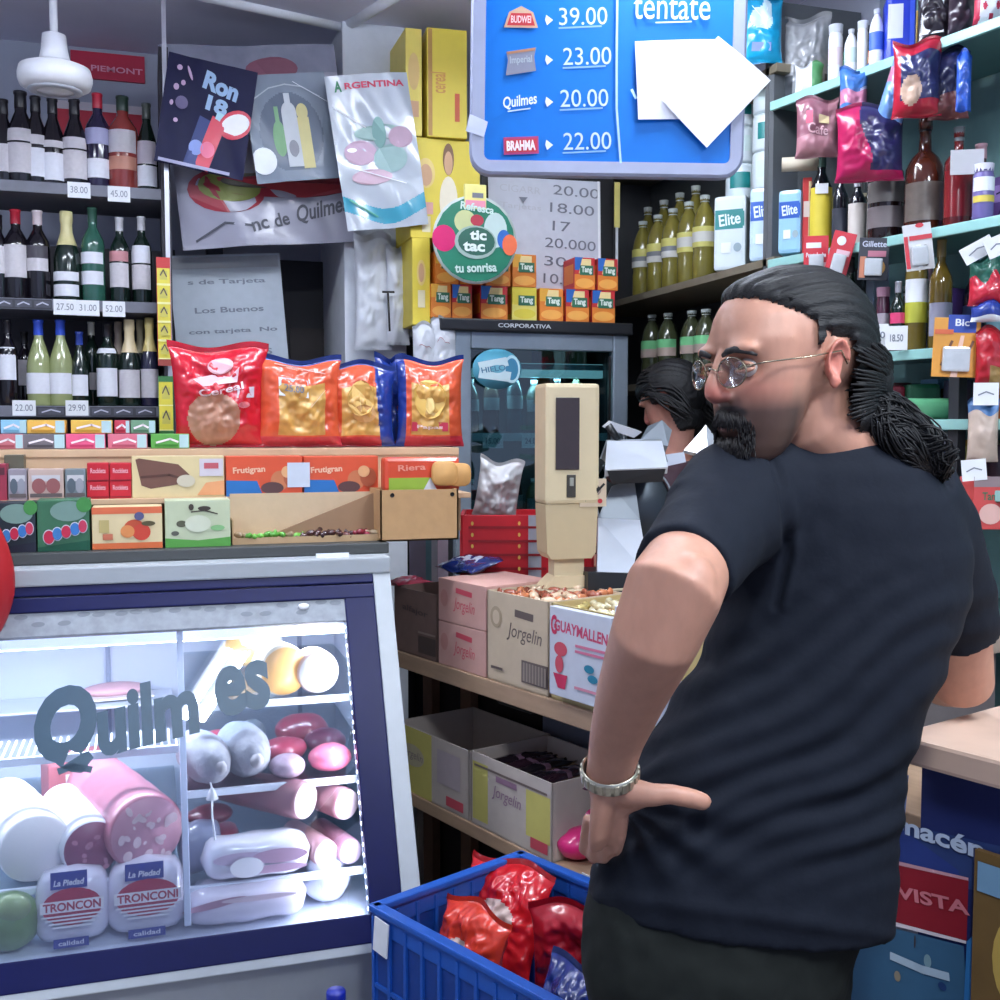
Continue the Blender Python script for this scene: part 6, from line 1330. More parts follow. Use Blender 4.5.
pack('soap_box', 'royal blue box with white panel on the topmost near shelf', 'box', 886, 916, -6, 50, .05, rb, [('r', -.2, .1, .5, .5, wht), ('r', .35, 0, .16, .8, mat((60, 90, 220)))], .08, NP, -.5, ZK1)
nbag('dark_bag', 'black bag with a white label and looped handle on the topmost near shelf', 918, 952, 2, 60, .04, mat((36, 30, 40), .3, nz=.3, coat=.4), 93, crump=.014, T=.05, arts=[('r', -.12, .0, .6, .6, wht), ('l', [(-.2, .05), (.05, .08)], .008, mat((150, 150, 165)))], zb=ZK1)
nbag('dark_bag', 'plum-black shiny bag right of the white-labelled one', 948, 972, 0, 62, .05, mat((50, 36, 50), .3, nz=.4, coat=.4), 94, crump=.016, zb=ZK1)
nbag('spotted_bag', 'white bag with red spots at the right border of the topmost near shelf', 974, 1004, -4, 58, .02, lambda u, v: mat((190, 50, 80), .4) if math.sin(u * 16) * math.sin(v * 20) > .45 or u < .16 else wht, 95, crump=.008, zb=ZK1)
# hanging under the first shelf
HB = 'packets hanging below the topmost near shelf'
mv = mat((140, 90, 104), .3, nz=.25, scale=20, coat=.5)
nbag('hanging_packet', 'mauve transparent packet with a small red label hanging leftmost under the shelf', 797, 836, 100, 158, -.02, lambda u, v: mat((170, 120, 130), .3, coat=.5) if u > .75 or v < .35 else mv, 100, cat='packet', arts=[('r', -.2, .12, .16, .2, mat((190, 50, 90))), ('r', .16, .12, .25, .14, mat((200, 180, 140))), ('t', 'Cafe', .02, -.06, .5, .16, mat((210, 170, 180)))], group=HB)
blp = mat((60, 110, 180), .3, nz=.25, coat=.5); pkp = mat((190, 120, 150), .3, nz=.2, coat=.5)
nbag('hanging_packet', 'blue and pink narrow packet hanging beside the mauve one', 840, 866, 70, 122, -.02, lambda u, v: pkp if .3 < v < .55 else (mat((200, 205, 230), .3) if u > .72 and v < .6 else blp), 101, cat='packet', group=HB)
nbag('hanging_packet', 'pale blue packet with pink bands hanging tilted', 872, 898, 52, 132, -.03, lambda u, v: pkp if .55 < v < .72 or v < .12 else mat((110, 150, 210), .3, nz=.2, coat=.5), 102, ry=.28, cat='packet', group=HB)
nbag('hanging_packet', 'large rounded crimson and navy bag with a beige window hanging under the shelf', 894, 938, 44, 118, -.04, lambda u, v: mat((190, 160, 140), .3, nz=.3) if math.hypot((u - .35) / .22, (v - .33) / .2) < 1 else (mat((170, 24, 50), .3, coat=.5) if v > .8 or v < .2 or u < .12 else mat((40, 44, 90), .3, nz=.3, coat=.5)), 103, T=.08, cat='packet', group=HB)
nbag('hanging_packet', 'navy bag with brown and red print hanging behind the crimson one', 930, 966, 52, 120, .02, lambda u, v: mat((110, 60, 60), .3, nz=.3) if v < .35 else mat((26, 30, 70), .3, nz=.3, coat=.5), 104, cat='packet', group=HB)
nbag('hanging_packet', 'narrow bright blue packet hanging right of the navy bag', 956, 970, 54, 112, -.03, mat((40, 84, 180), .3, nz=.2, coat=.4), 105, cat='packet', T=.03, group=HB)
nbag('hanging_packet', 'magenta and dark violet bag hanging lowest above the liquor bottles', 838, 900, 108, 182, -.05, lambda u, v: mat((170, 20, 80), .35, nz=.2, coat=.4) if u < .42 + .1 * math.sin(v * 6) or v < .12 else mat((40, 36, 84), .35, nz=.3, coat=.4), 106, T=.08, cat='packet', group=HB)
q = NP(800, 164, .02); MB().tube([(-.05, 0, 0), (.05, 0, 0)], .020, mat((196, 186, 166), .6), 14).build('paper_roll', None, TR((q.x, q.y, q.z), -.5), label='small beige roll hanging left of the liquor bottles', cat='paper roll')
# liquor bottles
amb = mat((70, 30, 20), .1, nz=.2, coat=.6); wk = mat((34, 20, 22), .1, nz=.2, coat=.6); dkb = mat((22, 24, 32), .12, coat=.5)
pack('liquor_box', 'narrow red and cream liquor box at the left of the liquor shelf', 'box', 802, 811, 178, 242, .05, mat((200, 50, 50), .5), [('r', .3, 0, .3, .9, mat((210, 190, 140))), ('r', 0, .1, .8, .2, mat((220, 200, 190)))], .06, NP, -.55, ZK2, .002)
nbot('dark liquor bottle with a tall yellow label on the near shelf', 811, 833, 152, 'wine', dkb, mat((50, 70, 62), .3), [(.06, .64, mat((210, 190, 60), .5))], ZK2, .06, PAPER)
nbot('slim black liquor bottle between the yellow-labelled and white-labelled ones', 833, 849, 168, 'wine', dkb, FOB, [(.06, .50, mat((50, 54, 66), .4))], ZK2)
nbot('black liquor bottle with a narrow white label and dark seal', 849, 867, 176, 'wine', dkb, mat((180, 180, 190), .3), [(.04, .60, mat((205, 196, 190), .5))], ZK2)
nbot('dark brown whisky bottle with a grey label under the magenta bag', 869, 905, 138, 'spirit', wk, FOB, [(.36, .56, mat((110, 106, 104), .5)), (.12, .32, mat((120, 110, 112), .5))], ZK2)
nbot('broad dark flask bottle with mottled grey label in the middle of the liquor shelf', 907, 945, 116, 'flask', amb, FOB, [(.10, .42, mat((100, 90, 84), .35, nz=.4, scale=40))], ZK2)
nbot('red-brown bottle with a white price card on its neck on the liquor shelf', 946, 973, 128, 'spirit', mat((96, 24, 26), .1, nz=.2, coat=.6), mat((96, 100, 106), .35), [(.1, .56, mat((120, 30, 36), .2))], ZK2)
q = NP(960, 165, -.0); MB().box(.075, .002, .058, mat((190, 190, 196), .6)).build('price_card', None, TR((q.x - .005, q.y - .03, q.z), -.5), label='white price card hung on the neck of the red-brown bottle', cat='price tag')
nbot('violet and silver spray can at the right end of the liquor shelf', 974, 994, 165, 'jar', mat((110, 100, 160), .3, coat=.3), mat((190, 190, 205), .3), [(.5, .75, wht), (.3, .42, mat((210, 190, 80)))], ZK2, .02, name='spray_can', cat='can')
# blisters under second shelf
def blister(lab, x0, x1, y0, y1, off, m, its, ry=0.0, rz=-.5):
    cx = (x0 + x1) / 2; q = NP(cx, (y0 + y1) / 2, off); k = (q - CAM).dot(FW) / FOC; W_, H = (x1 - x0) * k, (y1 - y0) * k
    mb = MB().box(W_, .003, H, m, (0, 0, 0), .001).art(W_, H, its, frame((0, -.0018, 0), (1, 0, 0), (0, 0, 1)))
    mb.box(W_ * .6, .012, H * .42, mat((190, 195, 200), .15, nz=.3, coat=.8), (0, -.009, -H * .2), .005)
    mb.tube([(0, 0, H * .46), (0, .02, H * .52), (0, .05, H * .52)], .0015, STEEL, 6)
    mb.build('blister_pack', None, TR(q, rz, 0, ry), label=lab, cat='blister pack', group='blister packs hanging below the liquor shelf')
rdb = mat((196, 30, 50), .4)
blister('red and white blister card, left one of the pair under the liquor shelf', 804, 828, 236, 274, -.03, rdb, [('r', -.1, .25, .6, .14, wht), ('t', 'Prestobarba', 0, .0, .8, .12, wht), ('r', .1, -.3, .7, .2, mat((220, 170, 180)))])
blister('red and white blister card hanging tilted, right one of the pair', 829, 851, 232, 278, -.04, rdb, [('e', -.1, .3, .4, .2, wht), ('r', .1, .05, .6, .12, mat((220, 180, 190))), ('r', .1, -.3, .3, .4, mat((50, 60, 60)))], .25)
blister('black blister card with orange and yellow lower part', 859, 888, 238, 280, -.03, mat((30, 34, 50), .4), [('t', 'Gillette', 0, .35, .8, .14, mat((190, 195, 215))), ('r', .1, .12, .6, .14, mat((180, 110, 130))), ('e', .1, -.2, .6, .4, mat((220, 170, 90))), ('r', -.35, -.2, .2, .5, mat((190, 120, 90)))], .05)
blister('white and red razor blister card hanging under the liquor shelf', 905, 932, 224, 270, -.04, mat((206, 206, 208), .4), [('e', .1, .46, .3, .1, rdb), ('r', -.42, -.1, .14, .7, rdb), ('r', .1, .2, .8, .10, rdb), ('r', .0, -.2, .16, .5, wht), ('r', .22, -.2, .1, .45, mat((70, 60, 70)))], -.12)
for i, (px, py, ry, w_, h_, lab) in enumerate(((978, 250, -.5, .075, .040, 'slanting white shelf price tag near the right border below the spray can'), (997, 246, -.4, .05, .045, 'white price tag cut by the right photo border below the spray can'), (986, 394, 0, .055, .052, 'white price tag on the red bags at the right border'), (974, 470, -.1, .055, .05, 'white price tag above the red box at the right border'))):
    q = NP(px, py, -.05); MB().box(w_, .0015, h_, PAPER).art(w_, h_, [('l', [(-.3, -.05), (0, .1), (.3, -.02)], .003, inkm)], frame((0, -.0009, 0), (1, 0, 0), (0, 0, 1))).build('price_tag', None, TR(q, -.5, 0, ry), label=lab, cat='price tag')
# third shelf
nbot('dark green tall bottle at the left of the third near shelf', 842, 860, 258, 'wine', BKG, FOB, [(.1, .3, mat((60, 60, 66)))], ZK3)
nbot('small dark bottle with white cap beside the dark green bottle', 862, 872, 300, 'wine', dkb, wht, [(.2, .5, mat((90, 80, 90)))], ZK3, .03)
nbot('small bottle with plum cap on the third near shelf', 877, 890, 288, 'jar', mat((80, 40, 60), .2, coat=.5), mat((150, 110, 130), .3), [(.3, .6, mat((160, 150, 160)))], ZK3, .03)
nbot('small dark green bottle with a pink label on the third near shelf', 891, 906, 282, 'wine', BKG, mat((190, 190, 200), .3), [(.4, .55, mat((210, 60, 110)))], ZK3, .03)
for i, (x0, x1, y0, y1) in enumerate(((860, 872, 330, 352), (872, 888, 324, 346), (886, 907, 326, 350))):
    q = NP((x0 + x1) / 2, (y0 + y1) / 2, -.02 - .006 * i); k = (q - CAM).dot(FW) / FOC
    MB().box((x1 - x0) * k, .0015, (y1 - y0) * k, PAPER).art((x1 - x0) * k, (y1 - y0) * k, [('t', ['12', '30', '18.50'][i], 0, 0, .6, .3, inkm)], frame((0, -.0009, 0), (1, 0, 0), (0, 0, 1))).build('price_card', None, TR(q, -.5), label='white price card, %s of three standing at the third near shelf edge' % ORD[i], cat='price tag')
nbot('amber oil bottle with white and yellow label on the third near shelf', 907, 929, 224, 'wine', mat((110, 94, 40), .12, coat=.6), mat((120, 110, 70), .3), [(.22, .38, mat((180, 180, 60))), (.38, .56, wht)], ZK3)
nbot('dark amber bottle with a grey-violet label behind the orange packet', 931, 953, 240, 'wine', mat((100, 80, 26), .1, coat=.6), mat((120, 100, 50), .3), [(.12, .42, mat((150, 150, 170)))], ZK3)
oy = mat((216, 150, 60), .35, nz=.2, scale=20)
blister('orange-yellow packet with a blue header hanging over the third shelf edge', 934, 978, 318, 377, -.06, oy, [('r', .1, .40, .6, .3, mat((40, 70, 160))), ('t', 'Bic', .1, .42, .3, .12, wht), ('r', -.28, .26, .4, .08, mat((210, 100, 60))), ('p', [(-.1, -.5), (.08, .2), (.16, .2), (.05, -.5)], mat((230, 190, 170))), ('l', [(-.3, -.3), (-.1, .1)], .006, mat((110, 70, 50))), ('l', [(.15, -.3), (.35, .1)], .006, mat((110, 70, 50)))], .04)
grd = mat((190, 36, 56), .3, nz=.3, coat=.5)
nbag('snack_bag', 'red bag with a dark green wavy top at the right border', 970, 1004, 258, 306, -.02, lambda u, v: mat((36, 90, 76), .3) if v > .55 + .1 * math.sin(u * 12) else grd, 110, zb=None)
nbag('snack_bag', 'blue banded bag just under the red and green one at the right border', 972, 1004, 303, 322, -.03, lambda u, v: mat((40, 60, 140), .3) if v > .3 else wht, 111, crump=.005, T=.03)
nbag('snack_bag', 'dark red bag at the right border beside the orange packet', 976, 1006, 330, 388, -.01, lambda u, v: mat((150, 120, 70), .4) if v < .35 and u > .4 else mat((170, 26, 40), .3, nz=.3, coat=.5), 112)
# lower shelves
pack('sweet_pack', 'dark crimson pack lying on the fourth near shelf behind the ponytail', 'pack', 868, 905, 386, 420, .06, mat((130, 26, 50), .4, nz=.3), [('r', 0, 0, .7, .3, mat((90, 20, 40)))], .08, NP, -.5, ZK4)
pack('sweet_pack', 'dark green pack behind the lying can on the fourth near shelf', 'pack', 906, 940, 384, 420, .12, mat((30, 96, 66), .4, nz=.3), [('r', 0, 0, .7, .2, mat((60, 140, 90)))], .08, NP, -.5, ZK4)
q = NP(925, 408, .02)
MB().lathe([(0, -.07), (.024, -.07), (.027, -.064), (.027, .064), (.024, .07), (0, .068)], [STEEL, STEEL, mat((110, 190, 140), .3, coat=.4), STEEL, STEEL], 20, Matrix.Rotation(PI / 2, 4, 'Y')).build('drink_can', None, TR((q.x, q.y, ZK4 + .028), -.3), label='green and silver can lying on its side on the fourth near shelf', cat='can')
nbag('snack_bag', 'pale blue and beige packet hanging at the lower right near the border', 968, 996, 402, 462, -.03, lambda u, v: mat((80, 120, 170), .4) if v > .8 else mat((190, 170, 156), .4, nz=.25, scale=25), 113, cat='packet', crump=.006, T=.03)
nbot('pale violet jar on the fifth near shelf behind the ponytail', 935, 956, 432, 'jar', mat((150, 146, 170), .3, nz=.3), mat((196, 198, 206), .35), [(.2, .6, mat((170, 166, 186)))], ZK5, .04, name='glass_jar', cat='jar')
nbag('snack_bag', 'small white and grey bag on the fifth near shelf at the shoulder', 915, 940, 462, 490, .04, mat((190, 190, 200), .4, nz=.3), 115, crump=.01, zb=ZK5)
pack('juice_powder_box', 'red juice box with pale print at the right border beside the man\'s shoulder', 'box', 972, 1002, 478, 530, -.02, mat((206, 76, 74), .45), [('r', 0, .42, 1, .2, mat((150, 130, 134))), ('t', 'Tang', .1, .12, .6, .2, gl), ('e', .1, -.2, .8, .4, mat((226, 180, 170)))], .08, NP, -.3, None, .002)
for i, (s, z, c, lab) in enumerate(((1.0, ZK4, (120, 40, 50), 'dark red tin'), (1.1, ZK4, (60, 80, 110), 'slate blue tin'), (1.2, ZK5, (150, 120, 70), 'ochre tin'), (1.05, ZK5, (70, 90, 70), 'moss green tin'), (.2, ZK3, (60, 50, 60), 'dark plum tin'), (.35, ZK3, (50, 70, 60), 'bottle green tin'), (.3, ZK4, (90, 50, 50), 'brown tin'), (.5, ZK4, (60, 60, 80), 'grey-blue tin'), (.4, ZK5, (110, 90, 80), 'taupe tin'), (.62, ZK5, (80, 50, 60), 'maroon tin'))):
    MB().lathe([(0, 0), (.036, 0), (.037, .004), (.037, .10), (.036, .104), (0, .104)], mat(c, .35, nz=.2), 18).build('food_tin', None, MN @ Matrix.Translation((s, .19, z + .001)), label='%s set back on the %s near shelf' % (lab, {ZK3: 'third', ZK4: 'fourth', ZK5: 'fifth'}[z]), cat='tin', group='tins set back on the near shelves')

# goods set back behind the front row
CN_ = [('olive', (110, 112, 60)), ('brick red', (150, 56, 44)), ('navy', (34, 44, 96)), ('mustard', (196, 156, 60)), ('pale pink', (206, 160, 170)), ('sea green', (50, 120, 100)), ('charcoal', (50, 50, 56)), ('sky blue', (120, 170, 206)), ('cream', (214, 204, 176)), ('violet', (100, 70, 140)), ('orange', (210, 110, 50)), ('white', (220, 222, 228))]
SHN = {0: ('topmost', ZK1, 800, 1010), 1: ('second', ZK2, 815, 1010), 2: ('third', ZK3, 866, 1010), 3: ('fourth', ZK4, 880, 1010), 4: ('fifth', ZK5, 900, 1010)}
for si, (nm_, z, p0, p1) in SHN.items():
    s0_ = (NP(p0, 300, .2) - J).dot(TN); s1_ = (NP(p1, 300, .2) - J).dot(TN) + .12
    n_ = 8; r8 = random.Random(30 + si)
    for k in range(n_):
        s_ = s0_ + (s1_ - s0_) * (k + .5) / n_; cn, cc = CN_[(k * 5 + si * 3) % 12]
        h_ = r8.uniform(.13, .22) * (1 if si < 3 else .55); w_ = min(.085, (s1_ - s0_) / n_ * .85)
        if si in (1, 2) and k % 3 != 0:
            cd_ = [max(8, int(v * .5)) for v in cc]
            bottle('liquor_bottle', '%s bottle set back in the rear row of the %s near shelf' % (cn, nm_), J + TN * s_ - NN * .24 + UPW * (z + .002), h_ + .05, w_ * .42, r8.choice(['wine', 'spirit', 'burg']), mat(cd_, .15, coat=.5), mat(cc, .35), [(.2, .5, mat([min(235, v + 50) for v in cc], .5))], rz=-PI / 2 - .8, group='rear row on the %s near shelf' % nm_)
        else:
            carton('goods_carton', '%s carton set back in the rear row of the %s near shelf' % (cn, nm_), 'carton', w_, .06, h_, mat(cc, .45), [('r', 0, .2, .8, .3, mat([min(240, v + 60) for v in cc], .5)), ('e', 0, -.2, .5, .3, mat([max(10, v - 40) for v in cc], .5)), ('l', [(-.3, .2), (0, .25), (.3, .18)], .004, mat([max(10, v - 70) for v in cc], .5))], MN @ Matrix.Translation((s_, .24, z + .001)), 'rear row on the %s near shelf' % nm_)
# ================================================================== people
def solid(mb, name, voxel, smooth, parent=None, col=None):
    me = bpy.data.meshes.new(name); me.from_pydata([tuple(v) for v in mb.v], [], mb.f); me.update()
    bm = bmesh.new(); bm.from_mesh(me); bmesh.ops.remove_doubles(bm, verts=bm.verts, dist=1e-5); bmesh.ops.recalc_face_normals(bm, faces=bm.faces); bm.to_mesh(me); bm.free()
    o = bpy.data.objects.new(name, me); COL.objects.link(o)
    r = o.modifiers.new('r', 'REMESH'); r.mode = 'VOXEL'; r.voxel_size = voxel; r.use_smooth_shade = True
    s = o.modifiers.new('s', 'SMOOTH'); s.factor = .5; s.iterations = smooth
    dg = bpy.context.evaluated_depsgraph_get(); dg.update()
    m2 = bpy.data.meshes.new_from_object(o.evaluated_get(dg)); m2.name = name
    bpy.data.objects.remove(o); bpy.data.meshes.remove(me)
    for p in m2.polygons: p.use_smooth = True
    return m2
def link(me, name, mats, parent=None, label=None):
    for m in mats: me.materials.append(m)
    o = bpy.data.objects.new(name, me); COL.objects.link(o)
    if parent is not None: o.parent = parent
    if label: o['label'] = label
    return o
def skin_material(c, beardc, redc):
    m = bpy.data.materials.new('skin'); m.use_nodes = True; nt = m.node_tree; b = nt.nodes['Principled BSDF']
    a = nt.nodes.new('ShaderNodeAttribute'); a.attribute_name = 'tint'
    sp = nt.nodes.new('ShaderNodeSeparateColor'); nt.links.new(a.outputs['Color'], sp.inputs[0])
    n = nt.nodes.new('ShaderNodeTexNoise'); n.inputs['Scale'].default_value = 60; n.inputs['Detail'].default_value = 4
    def mix(fac, x, y):
        k = nt.nodes.new('ShaderNodeMix'); k.data_type = 'RGBA'
        if isinstance(fac, float): k.inputs[0].default_value = fac
        else: nt.links.new(fac, k.inputs[0])
        for i, v in ((6, x), (7, y)):
            if isinstance(v, tuple): k.inputs[i].default_value = [lin(q) for q in v] + [1]
            else: nt.links.new(v, k.inputs[i])
        return k.outputs[2]
    base = mix(n.outputs['Fac'], tuple(int(v * .93) for v in c), tuple(min(255, int(v * 1.05)) for v in c))
    base = mix(sp.outputs[1], base, redc)
    base = mix(sp.outputs[0], base, beardc)
    nt.links.new(base, b.inputs['Base Color'])
    b.inputs['Roughness'].default_value = .5; b.inputs['Subsurface Weight'].default_value = .12; b.inputs['Subsurface Scale'].default_value = .008; b.inputs['Subsurface Radius'].default_value = (1, .35, .2)
    bp = nt.nodes.new('ShaderNodeBump'); bp.inputs['Strength'].default_value = .15; bp.inputs['Distance'].default_value = .002
    nt.links.new(n.outputs['Fac'], bp.inputs['Height']); nt.links.new(bp.outputs[0], b.inputs['Normal'])
    return m
def gauss(x, s): return math.exp(-x * x / (2 * s * s))
def head_parts(mb, HM, S=1.0):
    """head built in local axes: x forward, y to the left ear, z up"""
    A = MB()
    A.ell((-.004, 0, .030), (.092, .077, .088), 0, None, 36)
    A.ell((.030, 0, .036), (.062, .066, .072), 0, None, 32)
    rings = []
    for u, xf, xb, w in ((.085, .060, -.03, .050), (.065, .082, -.04, .064), (.035, .0925, -.04, .070), (.012, .0885, -.03, .068), (-.012, .0860, -.02, .067), (-.035, .0860, -.012, .063), (-.055, .0855, -.004, .059), (-.075, .0840, .004, .053), (-.095, .0830, .014, .044), (-.110, .0790, .026, .034), (-.119, .0700, .036, .022)):
        cx, hx = (xf + xb) / 2, (xf - xb) / 2
        R = []
        for k in range(32):
            a = 2 * PI * k / 32; c, s = math.cos(a), math.sin(a)
            e = .80
            R.append(Vector((cx + hx * math.copysign(abs(c) ** e, c), w * math.copysign(abs(s) ** (e if c > 0 else .9), s) * (1 - .10 * max(0, c) ** 2), u)))
        rings.append(R)
    A.loft(rings, 0, True)
    # nose
    A.tube([(.082, 0, .024), (.091, 0, .006), (.0975, 0, -.010), (.1025, 0, -.023), (.1035, 0, -.030), (.095, 0, -.039)], [(.0085, .010), (.008, .012), (.009, .012), (.0105, .011), (.0112, .009), (.008, .007)], 0, 14, up=(1, 0, 0))
    for s in (-1, 1):
        A.ell((.0905, s * .0115, -.033), (.010, .0070, .0075), 0, None, 14)
        A.ell((.083, s * .030, .024), (.013, .026, .010), 0, None, 16)      # brow ridge
        # ear
        A.ell((-.006, s * .079, .000), (.012, .007, .025), 0, None, 18, Matrix.Rotation(s * .25, 3, 'Z') @ Matrix.Rotation(-.15, 3, 'Y'))
        E = []
        for k in range(14):
            t = math.radians(-70 + 280 * k / 13)
            E.append((-.009 + .0145 * -math.cos(t + 1.2), s * (.085 + .004 * math.sin(t)), .004 + .025 * math.sin(t + 1.2)))
        A.tube(E, [.0036] * 14, 0, 8)
        A.ell((-.003, s * .081, -.023), (.007, .0045, .008), 0, None, 12)
    # lips, chin
    A.ell((.086, 0, -.0625), (.010, .022, .0055), 0, None, 16); A.ell((.085, 0, -.0725), (.010, .019, .0065), 0, None, 16)
    A.ell((.077, 0, -.104), (.016, .020, .014), 0, None, 16)
    for v, f, m, s in zip([0], [0], [0], [0]): pass
    mb.add([Vector(v) * S for v in A.v], A.f, 0, HM)
def sculpt_head(me, HMI, S=1.0):
    """push eye sockets in, mark beard / blush tint"""
    tint = me.color_attributes.new('tint', 'FLOAT_COLOR', 'POINT')
    HM = HMI.inverted()
    for i, v in enumerate(me.vertices):
        p = (HMI @ v.co) / S; t = [0.0, 0.0, 0.0, 1.0]
        if -.135 < p.z < .14 and abs(p.y) < .11 and -.13 < p.x < .13:
            d = Vector((0, 0, 0))
            if p.x > .04:
                for s in (-1, 1):
                    g = gauss(p.y - s * .031, .013) * gauss(p.z - .002, .009)
                    d.x -= .011 * g
                d.x -= .003 * gauss(p.y, .03) * gauss(p.z + .085, .008)
            for s in (-1, 1):      # concha of the ear
                if s * p.y > .076: d.y -= s * .012 * gauss(p.x + .002, .0065) * gauss(p.z - .002, .012)
            front = max(0, min(1, (p.x - .002) / .03))
            jaw = max(0, min(1, (-.022 - p.z) / .03)) * front
            low = max(0, min(1, (-.03 - p.z) / .02 + (p.x - .03) * -4))
            st = .85 * jaw + .15 * max(0, min(1, (-.0 - p.z) / .04)) * gauss(p.x - .012, .016)
            mo = 1.2 * gauss(p.y, .032) * gauss(p.z + .053, .008) * (p.x > .06)
            go = gauss(p.y, .030) * gauss(p.z + .098, .020) * (p.x > .05)
            lip = gauss(p.y, .016) * gauss(p.z + .068, .005) * (p.x > .07)
            t[0] = min(1, max(st, mo * 1.3, go * 1.2)) * (1 - .7 * lip)
            t[1] = min(1, .55 * gauss(p.y - .0, .02) * gauss(p.z + .032, .013) * (p.x > .09) + .30 * gauss(abs(p.y) - .04, .018) * gauss(p.z + .028, .014) * (p.x > .04) + .45 * (abs(p.y) > .080) + .6 * lip)
            v.co = v.co + (HM.to_3x3() @ d) * S
        tint.data[i].color = t
HAIRM = mat((13, 13, 17), .55, nz=.35, scale=50, stretch=(2, 14, 14), bump=.25, spec=.35)
def hair_cap(me, HMI, line, thick, S=1.0, seed=0, groove=.0022):
    """a shell of combed hair grown out of the scalp"""
    HM = HMI.inverted(); R3 = HM.to_3x3()
    P = {}
    for i, v in enumerate(me.vertices):
        p = (HMI @ v.co) / S
        if abs(p.y) < .084 and p.z > -.12 and p.length < .16:
            k = line(p)
            if k > -.004: P[i] = (p, k)
    vs = []; ix = {}; fs = []
    nrm = me.vertex_normals
    for f in me.polygons:
        if all(j in P for j in f.vertices):
            fs.append([j for j in f.vertices])
    used = sorted({j for f in fs for j in f})
    for j in used:
        p, k = P[j]; n = HMI.to_3x3() @ Vector(nrm[j].vector); n.normalize()
        h = thick(p) * max(0, min(1, (k + .004) / .014)) ** .5
        a = math.atan2(p.y, p.z + .02); g = math.sin(a * 46 + 3 * noise.noise(p * 18)) * .5 + math.sin(a * 83 + 4 * noise.noise(p * 14 + Vector((5, 0, 0)))) * .3
        q = p + n * (h + groove * g * min(1, h / .004)) - n * (.0015 if k < .001 else 0)
        ix[j] = len(vs); vs.append(HM @ (q * S))
    return MB().add(vs, [[ix[j] for j in f] for f in fs], HAIRM, None, True)

# ------------------------------------------------------------------ the man
def q_(px, py, d): return PX(px, py, d=d)
PHI = math.radians(24)
fdir = (-RT * math.cos(PHI) - FH * math.sin(PHI)).normalized()
pit = math.radians(3); fdir = (fdir * math.cos(pit) - UPW * math.sin(pit)).normalized()
ldir = UPW.cross(fdir).normalized(); udir = fdir.cross(ldir)
HC = q_(787, 368, 1.41)
fS, uS = fdir * 1.07, udir * .965
HM = Matrix(((fS.x, ldir.x, uS.x, HC.x), (fS.y, ldir.y, uS.y, HC.y), (fS.z, ldir.z, uS.z, HC.z), (0, 0, 0, 1))); HMI = HM.inverted()
HS = 1.045
RINGS = [(432, 806, 434, 872, 1.465, .058), (446, 772, 450, 900, 1.47, .080), (464, 735, 470, 930, 1.475, .100), (495, 716, 500, 950, 1.48, .115), (545, 714, 548, 966, 1.485, .122), (605, 716, 605, 962, 1.49, .128), (660, 704, 660, 938, 1.49, .130), (715, 668, 715, 915, 1.49, .130), (770, 628, 775, 900, 1.49, .132), (825, 604, 835, 894, 1.49, .135), (866, 594, 888, 892, 1.49, .136), (890, 590, 919, 888, 1.49, .134)]
def ringpts(r, inset=0.0, n=40, e=.86):
    a, b = q_(r[1], r[0], r[4]), q_(r[3], r[2], r[4]); C = (a + b) / 2; A = (b - a) / 2
    A = A * (1 - inset / A.length); B = FH * (r[5] - inset)
    return [C + A * math.copysign(abs(math.cos(t)) ** e, math.cos(t)) + B * math.copysign(abs(math.sin(t)) ** e, math.sin(t)) for t in [2 * PI * k / n for k in range(n)]]
body = MB()
body.loft([ringpts(r, .014) for r in RINGS[1:]], 0, True)
body.tube([HC + HM.to_3x3() @ Vector((-.028, 0, -.03)), HC + HM.to_3x3() @ Vector((-.030, 0, -.075)), q_(836, 440, 1.45), q_(840, 478, 1.475)], [.054, .056, .062, .080], 0, 24)
head_parts(body, HM, HS)
# left arm, hand on hip
LA = [(745, 490, 1.43, .058), (715, 525, 1.36, .054), (690, 562, 1.26, .050), (673, 592, 1.205, .054), (655, 636, 1.22, .050), (631, 695, 1.28, .0410), (617, 738, 1.325, .0335), (610, 770, 1.352, .029), (607, 786, 1.362, .029)]
body.tube([q_(*p[:3]) for p in LA], [p[3] for p in LA], 0, 22)
body.ell(q_(690, 585, 1.19), (.030, .030, .036), 0)
# palm
body.tube([q_(608, 776, 1.352), q_(608, 800, 1.366), q_(606, 822, 1.382), q_(603, 836, 1.395)], [(.028, .021), (.036, .017), (.040, .015), (.036, .012)], 0, 20, up=(FH * .5 - RT * .8))
# thumb
body.tube([q_(614, 790, 1.355), q_(632, 792, 1.345), q_(652, 795, 1.340), q_(670, 794, 1.340), q_(690, 798, 1.343), q_(705, 802, 1.346), q_(710, 803, 1.348)], [.019, .018, .0145, .0125, .0125, .0110, .006], 0, 16)
body.tube([q_(612, 812, 1.368), q_(630, 804, 1.356), q_(648, 800, 1.348)], [.014, .011, .008], 0, 12)
FNG = [((622, 828, 1.372), .78), ((611, 833, 1.390), .95), ((600, 834, 1.408), .9), ((590, 829, 1.425), .7)]
for (px, py, d), L in FNG:
    p0 = q_(px, py - 12, d - .008); p1 = q_(px - 3, py + 8, d + .006)
    dn = (-UPW * .85 + FH * .45 - RT * .10).normalized(); dn2 = (-UPW * .45 + FH * .88 + RT * .05).normalized()
    p2 = p1 + dn * .030 * L; p3 = p2 + dn2 * .026 * L; p4 = p3 + dn2 * .018 * L
    body.tube([p0, p1, p2, p3, p4], [.0095, .0098, .0088, .0080, .0050], 0, 12)
